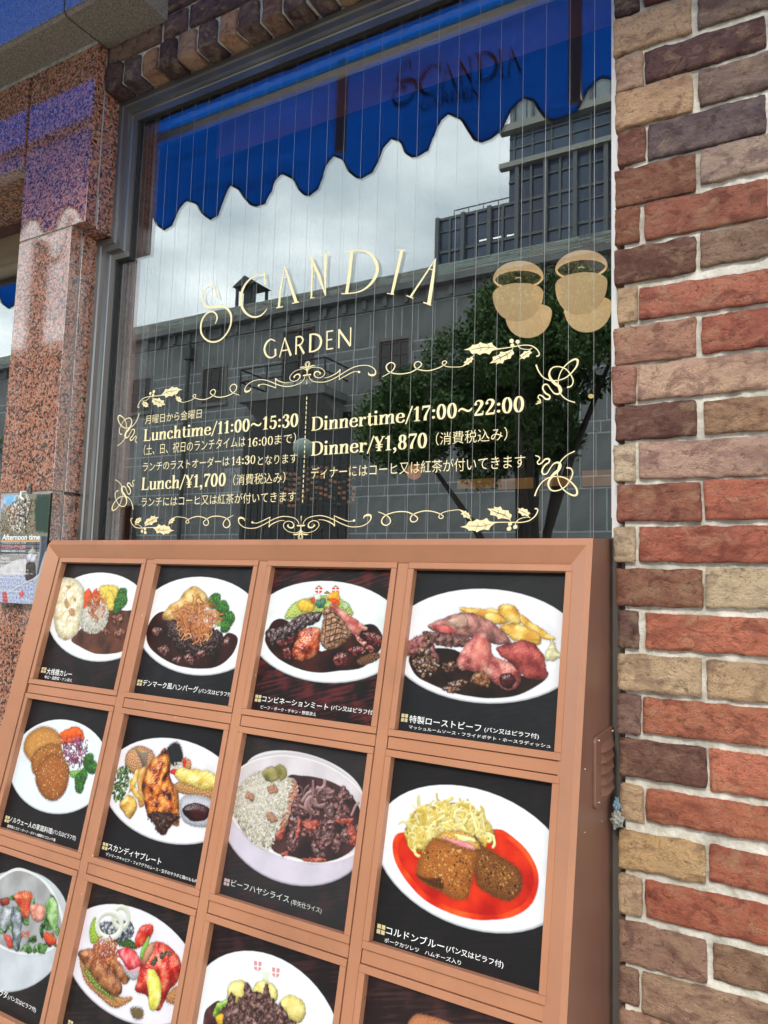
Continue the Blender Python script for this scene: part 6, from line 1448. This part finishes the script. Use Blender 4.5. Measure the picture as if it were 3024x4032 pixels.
s.blob([(480,630),(540,640),(640,680),(760,720),(750,800),(720,920),(690,1010),(600,1010),(540,970),(440,920),(378,860),(390,780),(430,700)], [(96,40,10),(170,86,24),(206,126,46),(226,160,84)], fr='e', bump=1.3, edge=3, gloss=.1)
s.blob([(378,860),(440,880),(530,880),(545,950),(480,930),(410,890)], [(24,12,8),(80,36,14)], fr='d', bump=.8, shadow=0, soft=6, alpha=.85)
s.flecks([(420,720),(700,720),(700,960),(460,860)], 120, [(236,190,120),(70,34,14),(226,160,80)], 1.4); s.flecks([(780,720),(1000,850),(980,980),(800,900)], 90, [(206,150,80),(60,26,12)], 1.4)
p = panel(3,1,s,'picture of breaded cutlet with pasta in red sauce'); icon(p,c,130,1160,182,1222); cap(p,c,'コルドンブルー',(188,1230),(550,1330),52); cap(p,c,'(パン又はピラフ付)',(562,1345),(918,1445),48); cap(p,c,'ポークカツレツ　ハムチーズ入り',(178,1282),(654,1422),30)

# ---- salad bowl (K4)
c = K4; s = make_print(0,2,c,9); s.bg((28,22,24),(44,30,32),.6)
s.plate([(-300,1900),(-330,1600),(-200,1250),(20,1040),(160,1015),(300,1060),(420,1190),(490,1380),(500,1600),(440,1830),(330,1890),(180,1905),(0,1870),(-120,1820)], (196,202,208), rim=.99)
s.blob([(-60,1130),(100,1018),(220,1030),(360,1120),(450,1270),(495,1430),(480,1560),(400,1640),(280,1680),(120,1670),(-20,1610),(-160,1500),(-160,1300)], [(222,224,224)], fr='a', bump=0, dome=.1, edge=0, shadow=.3, amb=.95)
s.blob([(-40,1140),(100,1040),(220,1050),(340,1130),(430,1280),(472,1430),(460,1540),(380,1620),(270,1660),(120,1650),(-10,1590),(-130,1480),(-130,1300)], [(150,150,150),(176,178,178)], fr='a', bump=0, dome=.1, edge=0, shadow=0, amb=.9)
SALG = [(24,54,20),(60,110,44),(110,160,84),(160,196,130)]
for k in range(46):
    q = s.pts_in([(-60,1340),(100,1240),(260,1260),(420,1260),(450,1430),(430,1560),(300,1660),(120,1640),(0,1560)],1)[0]; a = s.rs.rand()*6.28; L_ = 22+s.rs.rand()*30; W_ = 8+s.rs.rand()*12; d = np.array([math.cos(a),math.sin(a)]); nn2 = np.array([-d[1],d[0]])
    s.blob(np.array([q-d*L_*.5, q-d*L_*.2+nn2*W_*.5, q+d*L_*.2+nn2*W_*.6, q+d*L_*.5, q+d*L_*.2-nn2*W_*.5, q-d*L_*.2-nn2*W_*.5]), SALG, fr='b', raw=True, bump=.5, gloss=.1)
s.blob([(355,1280),(400,1235),(440,1290),(450,1380),(430,1500),(400,1480),(360,1380)], [(110,160,80),(160,200,130),(196,222,170)], fr='b', bump=.4)
for q_, cl in [([(100,1230),(150,1195),(230,1200),(240,1260),(230,1370),(180,1400),(140,1300)],[(196,60,30),(226,100,64),(240,150,110)]),([(230,1300),(300,1290),(350,1330),(330,1410),(260,1420)],[(196,110,90),(226,150,130),(236,186,166)]),([(350,1510),(400,1520),(435,1590),(380,1600),(340,1560)],[(200,50,24),(226,80,40)]),([(30,1520),(80,1540),(100,1620),(60,1620)],[(190,50,40),(222,90,70)]),([(0,1300),(60,1310),(110,1330),(80,1440),(20,1500),(-10,1400)],[(120,126,130),(170,176,180),(206,210,212)]),([(90,1320),(130,1320),(170,1380),(165,1480),(150,1640),(115,1640),(90,1480)],[(60,70,76),(130,140,146),(190,196,200)]),([(0,1250),(60,1240),(70,1290),(10,1300)],[(120,30,20),(160,60,40)])]: s.blob(q_, cl, fr='b', bump=.5, gloss=.2)
s.grains([(140,1200),(230,1190),(250,1250),(180,1270)], 60, 1.8, [(226,90,30),(236,120,60)], 2); s.grains([(160,1500),(220,1500),(220,1545),(170,1540)], 30, 1.8, [(226,90,30)], 2); s.grains([(350,1500),(420,1530),(420,1580),(350,1550)], 40, 1.8, [(236,110,40)], 2)
p = panel(0,2,s,'picture of salad in a deep white bowl'); cap(p,c,'ラダ',(-10,1992),(52,2022),62); cap(p,c,'(パン又はピラフ付)',(56,2030),(272,2125),46)

# ---- open sandwiches with salmon (K4)
c = K4; s = make_print(1,2,c,10); s.bg((30,24,24),(56,40,38),.6)
s.plate([(650,1340),(800,1295),(950,1310),(1100,1350),(1260,1430),(1430,1580),(1500,1800),(1440,2100),(1300,2250),(1100,2230),(900,2150),(740,2040),(620,1930),(552,1850)], (230,226,234))
s.blob([(690,1480),(730,1390),(760,1480),(760,1570),(700,1590)], [(130,170,40),(190,216,90)], fr='d', bump=.8)
s.blob([(880,1580),(960,1540),(1050,1600),(1040,1640),(940,1620)], [(30,64,24),(80,120,50)], fr='d', bump=.8)
s.blob([(770,1440),(900,1420),(1010,1430),(1025,1530),(900,1580),(800,1560)], [(50,54,62),(110,116,126),(190,196,200)], bump=.6, gloss=.4)
def ringo(cx_, cy_, rx, ry, w_, col):
    P = [s.T((cx_+rx*math.cos(a), cy_+ry*math.sin(a))) for a in np.linspace(0,6.5,22)]; s.capsule(P, w_, cc(col), .2, .7)
ringo(930,1390,60,80,7,(226,230,210)); ringo(840,1450,95,100,8.5,(236,238,224))
s.blob([(1040,1600),(1050,1510),(1110,1450),(1170,1450),(1170,1530),(1110,1600),(1060,1630)], [(176,24,14),(222,60,36),(240,110,80)], fr='b', bump=.25, gloss=.3)
s.blob([(1080,1650),(1130,1560),(1150,1550),(1130,1680),(1090,1720)], [(90,150,50),(150,196,90)], fr='b', bump=.3)
s.blob([(610,1700),(640,1650),(720,1800),(900,1990),(1010,2000),(1000,2040),(880,2090),(760,2000),(650,1880)], [(160,96,44),(206,146,90),(222,170,120)], fr='d', bump=.7)
s.blob([(650,1780),(760,1850),(880,2010),(900,2040),(760,1960),(670,1850)], [(60,84,26),(130,160,60),(190,206,120)], fr='d', bump=.9)
s.blob([(610,1700),(620,1650),(680,1630),(760,1660),(900,1830),(940,1930),(920,1990),(870,2000),(780,1930),(690,1820)], [(110,60,30),(170,104,60),(206,146,100)], fr='b', bump=.4, gloss=.3)
s.blob([(800,1700),(860,1690),(960,1780),(1000,1860),(960,1910),(900,1860),(850,1790)], [(110,60,30),(166,100,56),(200,140,92)], fr='b', bump=.4, gloss=.3)
s.strands([(690,1640),(740,1590),(820,1570),(900,1620),(910,1700),(830,1760),(740,1720)], 100, 1.8, [(200,110,50),(226,140,76),(160,76,30),(170,60,30)], 26, 1.4)
s.blob([(940,1780),(1000,1760),(1110,1720),(1120,1790),(1060,1860),(1010,1870)], [(120,120,120),(200,200,204),(236,236,240)], fr='e', bump=.9)
s.blob([(910,1650),(980,1620),(1050,1660),(1090,1760),(1000,1800),(960,1770)], [(196,40,50),(226,84,92),(240,150,150)], fr='b', bump=.1, dome=.4)
s.blob([(960,1770),(1000,1800),(1090,1765),(1070,1800),(1000,1820)], [(236,160,170)], fr='b', bump=.1, dome=.2, shadow=0)
s.blob([(1290,1980),(1370,1920),(1390,2040),(1330,2060),(1280,2040)], [(170,110,60),(206,150,96)], fr='d', bump=.6)
s.blob([(1100,1700),(1160,1590),(1260,1590),(1350,1660),(1400,1760),(1370,1880),(1300,1960),(1240,2100),(1180,2100),(1130,2000),(1040,1950),(1060,1850)], [(170,16,10),(214,44,30),(236,96,70),(240,140,110)], fr='b', bump=.5, gloss=.35)
s.blob([(1100,1690),(1160,1590),(1200,1600),(1160,1690),(1110,1760)], [(170,110,80),(206,150,120)], fr='b', bump=.3, shadow=0)
s.grains([(1165,1730),(1190,1700),(1300,1650),(1310,1690),(1220,1720),(1180,1770)], 26, 3.0, [(50,56,30),(84,84,50)], 7, .2)
s.blob([(1130,1810),(1170,1790),(1220,1850),(1240,1950),(1225,2060),(1180,2110),(1145,2080),(1140,1950)], [(206,196,60),(236,230,110),(246,242,170)], fr='b', bump=.15, dome=.4, gloss=.1)
s.blob([(1000,2100),(1040,2080),(1100,2100),(1095,2170),(1030,2170)], [(60,46,24),(120,96,60),(160,140,96)], fr='e', bump=1.2, edge=3)
p = panel(1,2,s,'picture of open sandwiches with salmon, sausage and lemon'); icon(p,c,518,2172,558,2225)

# ---- beef with potatoes (K5)
c = K5; s = make_print(2,2,c,11); s.bg((34,22,26),(64,34,38),.7)
s.plate([(220,1720),(330,1670),(480,1655),(640,1680),(820,1760),(980,1860),(1120,1990),(1230,2130),(1200,2700),(900,2900),(500,2850),(200,2600),(120,2300),(150,2000)], (232,238,242))
for x,y in ((616,1762),(755,1812)):
    s.blob([(x-30,y-38),(x+30,y-28),(x+26,y+30),(x,y+50),(x-28,y+26)], [(200,70,76)], bump=0, dome=0, edge=0, shadow=0, smooth=False, amb=1, alpha=.75)
    s.blob([(x-5,y-36),(x+5,y-34),(x+2,y+46),(x-6,y+44)], [(240,236,236)], bump=0, dome=0, edge=0, shadow=0, smooth=False, amb=1); s.blob([(x-30,y-2),(x+30,y+6),(x+30,y+15),(x-30,y+7)], [(240,236,236)], bump=0, dome=0, edge=0, shadow=0, smooth=False, amb=1)
s.blob([(655,1800),(710,1815),(705,1880),(650,1880)], [(206,210,176)], bump=0, dome=0, edge=0, shadow=0, smooth=False, amb=1, alpha=.7)
for q_ in [[(375,2010),(400,1900),(460,1870),(530,1900),(555,1980),(500,2050),(400,2060)],[(575,1960),(610,1890),(680,1875),(750,1920),(770,2010),(700,2060),(600,2030)],[(780,2060),(830,1995),(910,2000),(970,2060),(985,2140),(940,2200),(850,2190),(800,2130)]]: s.blob(q_, [(206,190,96),(230,214,130),(240,230,160)], fr='b', bump=.2, dome=.7)
sauce(s, [(200,2150),(250,2070),(330,2040),(400,2200),(300,2500),(200,2400)], [(40,16,18),(76,40,44),(110,76,84)])
s.blob([(270,2140),(300,2060),(380,2020),(425,2020),(420,2050),(350,2080),(300,2150)], [(90,130,30),(150,190,70),(196,216,130)], fr='b', bump=.2, gloss=.2)
s.blob([(290,2160),(340,2130),(410,2140),(400,2210),(320,2220)], [(206,150,30),(236,190,60)], fr='b', bump=.3)
s.blob([(340,2230),(380,2150),(400,2080),(480,2060),(500,2000),(590,1960),(680,2000),(760,2060),(790,2150),(880,2180),(920,2230),(900,2500),(400,2500)], [(44,26,24),(84,54,48),(130,92,84),(176,136,130)], bump=1.1, gloss=.35)
for k in range(26):
    q = s.pts_in([(400,2090),(560,1990),(740,2070),(880,2200),(820,2300),(420,2300)],1)[0]; w_ = 14+s.rs.rand()*24; a = s.rs.rand()*3.14
    pts = [q+np.array([w_*math.cos(t)*math.cos(a)-w_*.5*math.sin(t)*math.sin(a), w_*math.cos(t)*math.sin(a)+w_*.5*math.sin(t)*math.cos(a)])*(1+.2*s.rs.randn()) for t in np.linspace(0,6.28,8)[:-1]]
    s.blob(np.array(pts), [(50,28,26),(100,66,58),(150,110,104)], raw=True, bump=.9, gloss=.3)
panel(2,2,s,'picture of braised beef with three round potatoes')
# ---- last picture, only its top shows
c = K6; s = make_print(3,2,c,12); s.bg((50,30,32),(76,46,46),.7)
s.blob([(320,1800),(370,1730),(450,1735),(560,1770),(640,1820),(640,1900),(320,1900)], [(150,84,48),(196,122,80),(214,150,110)], fr='e', bump=.5)
panel(3,2,s,'picture whose top edge of toast just shows')
for ci in range(4):
    s = make_print(ci,3,K6,13+ci); s.bg((34,24,26),(60,36,38),.6); panel(ci,3,s,'dark picture in the lowest row of the board')

# ---- vent on the side panel
vx = trc.x
def SV(px, py): return atX(px, py, vx+.001)
VC = crop(2200,2800,3.16)
ya, yb2 = SV(*VC(430,800)).y, SV(*VC(665,700)).y
zt_, zb_v = SV(*VC(430,330)).z, SV(*VC(430,1235)).z
vent = MB(); 
# rounded plate
def rrect(y0_,y1_,z0_,z1_,r_,x): 
    out_ = []
    for (cy_,cz_,a0) in ((y1_-r_,z1_-r_,0),(y0_+r_,z1_-r_,90),(y0_+r_,z0_+r_,180),(y1_-r_,z0_+r_,270)):
        for k in range(5): a = R(a0+k*22.5); out_.append(Vector((x, cy_+r_*math.cos(a), cz_+r_*math.sin(a))))
    return out_
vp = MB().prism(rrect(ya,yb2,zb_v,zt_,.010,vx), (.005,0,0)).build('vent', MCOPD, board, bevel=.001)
H_ = (zt_-zb_v); 
for k in range(5):
    zc = zt_-H_*(.20+.155*k); hh = H_*.125; yl, yr = ya+(yb2-ya)*.26, ya+(yb2-ya)*.92; vs_ = []; n_ = 10
    for i in range(n_+1):
        u_ = i/n_; bulge = math.sin(math.pi*min(1,max(0,u_)))**.25
        for j in range(5):
            w_ = j/4; vs_.append(Vector((vx+.0052+.0065*bulge*w_, yl+(yr-yl)*u_, zc+hh*.5-hh*w_)))
    fs_ = [(i*5+j,(i+1)*5+j,(i+1)*5+j+1,i*5+j+1) for i in range(n_) for j in range(4)]
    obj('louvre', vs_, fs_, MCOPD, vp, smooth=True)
for (fy, fz_) in ((.16,.93),(.9,.93),(.16,.07),(.9,.07)):
    y_ = ya+(yb2-ya)*fy; z_ = zb_v+H_*fz_; MB().tube([(vx+.005,y_,z_),(vx+.0068,y_,z_)], .0032, 10).build('screw', MSCREW, vp)
for (sx_, sy_) in ((338,725),(335,1510),(545,1370)):
    q = SV(*VC(sx_,sy_)); MB().tube([(vx,q.y,q.z),(vx+.0012,q.y,q.z)], .0016, 8).build('rivet', MSCREW, board)

# ---- litter caught between board and bricks
lt = atY(2422, 3240, .0)
def crumple(name, c0, r_, m, seed, lab, sc=(1,1,1.6)):
    vs_ = []; fs_ = []; n_, k_ = 22, 14
    for i in range(k_+1):
        for j in range(n_):
            th, ph = math.pi*i/k_, 2*math.pi*j/n_; d = Vector((math.sin(th)*math.cos(ph), math.sin(th)*math.sin(ph), math.cos(th)))
            q = r_*(.75+.45*mnoise.noise(d*2.3+Vector((seed,0,0)))+.28*mnoise.noise(d*6+Vector((0,seed,0)))+.12*mnoise.noise(d*14+Vector((0,seed,0)))); vs_.append(c0+Vector((d.x*q*sc[0],d.y*q*sc[1],d.z*q*sc[2])))
    for i in range(k_):
        for j in range(n_): fs_.append((i*n_+j, i*n_+(j+1)%n_, (i+1)*n_+(j+1)%n_, (i+1)*n_+j))
    return tag(obj(name, vs_, fs_, m, None), lab, 'litter')
a = atY(2430,3225,.0); crumple('plastic_wrapper', Vector((a.x,-.004,a.z)), .013, noisy('cloudy_plastic', (.16,.165,.14), (.30,.30,.26), 60, .25, bump=.5), 3.1, 'crumpled clear plastic wrapper stuck between board and bricks', (1,.6,1.35))
a = atY(2430,3170,.0); crumple('blue_wrapper', Vector((a.x,-.002,a.z)), .010, mat('pale_blue_plastic', (.14,.22,.28), .35), 7.7, 'small blue plastic scrap above the clear wrapper', (.7,.6,1.5))

# ---- poster on the pilaster
pc = [atY(5,1948,-.1), atY(199,1945,-.1)]
px0, px1, pzt = pc[0].x, pc[1].x, (pc[0].z+pc[1].z)/2; pzb = atY(125,2379,-.1).z
po = empty('wall_poster', ((px0+px1)/2,-.1,pzt), 'small afternoon menu poster hung on the granite pilaster', 'poster')
Z1c = crop(0,1900,4.423)
Hq, Wq = 520, int(520*(px1-px0)/(pzt-pzb))
def proj(p):
    d = p-CAM; z = d.dot(FWD); return (PW/2+FPX*d.dot(RIGHT)/z, PH/2-FPX*d.dot(UP)/z)
qd = [proj(Vector(v)) for v in ((px0,-.1,pzt),(px1,-.1,pzt),(px1,-.1,pzb),(px0,-.1,pzb))]
s = Print(Hq, Wq, qd, Z1c, 40); s.im[:] = cc((176,176,176))
kw = dict(bump=0, dome=0, edge=0, shadow=0, smooth=False, amb=1)
s.blob([(20,210),(880,195),(840,960),(0,980)], [(60,74,74),(120,116,90),(196,190,170)], fr='d', **kw)
s.blob([(80,215),(290,205),(270,400),(90,400)], [(110,180,226),(150,200,236)], fr='a', **kw); s.blob([(20,210),(100,215),(90,540),(10,510)], [(200,210,220),(120,140,160)], fr='b', **kw)
s.blob([(100,390),(280,380),(290,560),(110,560)], [(180,150,130),(206,180,160)], fr='b', **kw)
s.flecks([(250,240),(500,230),(450,800),(150,800)], 260, [(250,250,245),(236,240,240)], 3.); s.flecks([(120,400),(640,300),(600,860),(20,860)], 420, [(120,76,40),(150,96,50),(70,64,30),(96,80,50)], 3.2)
s.blob([(640,210),(880,200),(840,880),(620,860),(600,500)], [(20,44,34),(36,64,52),(60,84,74)], fr='d', bump=0, dome=0, edge=6, shadow=0, smooth=False, amb=1)
for q_ in [[(450,880),(440,500),(360,380)],[(440,700),(520,450),(560,300)],[(440,600),(300,560)]]: s.capsule([s.T(p) for p in q_], 3.5, cc((36,30,26)), 0, 0)
s.blob([(0,900),(840,930),(830,1200),(0,1260)], [(96,100,110),(120,124,132)], fr='b', **kw)
for q_ in [[(0,1060),(700,1075)],[(0,1130),(690,1145)],[(0,1215),(660,1240)],[(325,1030),(320,1290)],[(15,1030),(12,1290)],[(640,1040),(625,1240)]]: s.capsule([s.T(p) for p in q_], 2.2, cc((30,34,46)), 0, 0)
s.blob([(0,1260),(680,1260),(640,1560),(0,1560)], [(140,138,134),(170,166,160)], fr='c', **kw)
s.blob([(0,1480),(300,1340),(460,1330),(470,1640),(0,1640)], [(196,194,200),(226,224,226)], fr='b', **kw)
s.blob([(0,1620),(640,1600),(560,2110),(0,2080)], [(130,140,180),(170,180,210),(200,206,226)], fr='c', **kw)
s.blob([(35,1920),(110,1900),(140,2090),(50,2080)], [(190,70,76)], **kw); s.blob([(330,1900),(400,1880),(430,1960),(380,2010),(330,1960)], [(190,60,70),(220,120,120)], fr='d', **kw)
s.blob([(700,935),(840,940),(820,1100),(720,1400),(640,1700),(620,1650),(690,1200)], [(60,66,76),(84,90,100)], fr='b', **kw)
s.capsule([s.T(p) for p in [(710,950),(690,1250),(620,1660)]], 4, cc((150,160,176)), .1, 0)
s.blob([(480,1220),(540,1160),(575,1100),(600,1160),(630,1230),(560,1260)], [(150,146,130),(196,190,170)], fr='b', bump=.1, dome=.6, edge=0, shadow=.2)
s.blob([(455,1300),(480,1240),(630,1240),(640,1310),(600,1390),(500,1395)], [(120,124,136),(206,208,220),(240,240,246)], fr='b', bump=.1, dome=.7, gloss=.4, edge=0)
s.blob([(470,1400),(600,1395),(620,1500),(610,1700),(450,1690),(450,1500)], [(60,50,48),(84,74,70)], fr='b', bump=.1, dome=.5, edge=0, shadow=.2)
s.capsule([s.T(p) for p in [(130,1930),(400,1770),(580,1690),(690,1600)]], 6, cc((176,184,196)), .4, .6)
for dx in (0,18,36): s.capsule([s.T(p) for p in [(590,1700+dx),(690,1580+dx)]], 2, cc((190,196,206)), .3, .3)
pm_ = print_material('printed_poster', s.image('poster_print'))
pob = obj('sheet', [(px0,-.1,pzt),(px1,-.1,pzt),(px1,-.1,pzb),(px0,-.1,pzb)], [(0,3,2,1)], pm_, po)
uv = pob.data.uv_layers.new(name='UVMap'); cu = {0:(0,1),1:(1,1),2:(1,0),3:(0,0)}
for l in pob.data.loops: uv.data[l.index].uv = cu[l.vertex_index]
box('backing_board', (px0,-.0995,pzb), (px1+.0005,-.094,pzt), MDARK, po)
def pcap(s_, p0, p1, hpx, m, off=0., y=-.1005):
    a, b_ = atY(*Z1c(*p0), y), atY(*Z1c(*p1), y); h = atY(*Z1c(p0[0],p0[1]-hpx), y).z-a.z
    font_line('poster_text', s_, Vector((a.x,y,(a.z+b_.z)/2)), (1,0,0), (0,0,1), b_.x-a.x, h, NY, m, po, off)
MRED = mat('red_print', (.55,.04,.03), .5)
pcap('Afternoon time', (36,1000), (692,1000), 100, MINK, .025)
a, b_ = atY(*Z1c(15,1022),-.1004), atY(*Z1c(697,1022),-.1004); box('underline', (a.x,-.1006,a.z-.0014), (b_.x,-.1002,a.z+.0018), mat('orange_print', (.75,.38,.05), .5), po)
pcap('ランチタイム ラストオーダーは２：３０です', (28,1068), (450,1070), 32, MINK, .02); pcap('PM2:30~PM4:30', (26,1148), (446,1150), 60, MINK, .03); pcap('PM2:30~PM4:30', (26,1146), (446,1148), 60, MRED, .0, -.1009)
pcap('お飲み物のみ ご注文いただけます', (22,1212), (440,1215), 36, MINK, .02); pcap('Alcohol', (14,1340), (158,1342), 50, MINK, .01); pcap('Beer ¥790-(tax in)', (8,1402), (314,1404), 42, MINK, .005)
pcap('瓶生ビール', (8,1462), (200,1464), 36, MINK); pcap('ハイネケン（Heineken）瓶ビール', (4,1538), (495,1540), 40, MINK); pcap('カールスバーグ（Carlsberg）瓶ビール', (2,1602), (570,1604), 40, MINK)
pcap('Glass of wine ¥770-(tax in)', (0,1680), (434,1684), 42, MINK, .005); pcap('カベルネ・ソーヴィニヨン (red)', (0,1750), (560,1758), 36, MINK); pcap('シャルドネ (white)', (0,1808), (430,1812), 34, MINK)
pcap('Soft drink ¥550-(tax in)', (-10,1912), (368,1916), 46, MINK, .005); pcap('コーヒー・紅茶・コーラ', (10,1985), (330,1988), 34, MINK); pcap('オレンジ・ウーロン茶 (ICE)', (0,2050), (520,2054), 34, MINK)
# hooks
hk = empty('poster_hook', (atY(118,1915,-.075).x,-.08,atY(118,1915,-.075).z), 'metal strap and white hook above the poster', 'hook')
a = atY(*Z1c(520,40),-.073); b_ = atY(*Z1c(510,190),-.073)
MB().box((a.x-.006,-.0745,b_.z-.01),(a.x+.006,-.0715,a.z+.004)).build('strap', mat('dark_metal_strap', (.12,.11,.10), .4, metal=.6), hk, bevel=.0006)
MB().tube([(a.x,-.0746,a.z-.002),(a.x,-.0775,a.z-.002)], .0055, 12).build('bolt', MSCREW, hk)
a = atY(*Z1c(385,155),-.101); b_ = atY(*Z1c(425,300),-.101); MB().tube([(a.x,-.09,a.z),(a.x,-.104,a.z-.002),(a.x+.002,-.105,b_.z+.006),(b_.x,-.102,b_.z)], .003, 8).build('hook', mat('white_plastic', (.7,.7,.68), .4), hk)
a = atY(*Z1c(435,340),-.1004); MB().tube([(a.x,-.1003,a.z),(a.x,-.1006,a.z)], .0035, 12).build('hole', MDARK, hk)
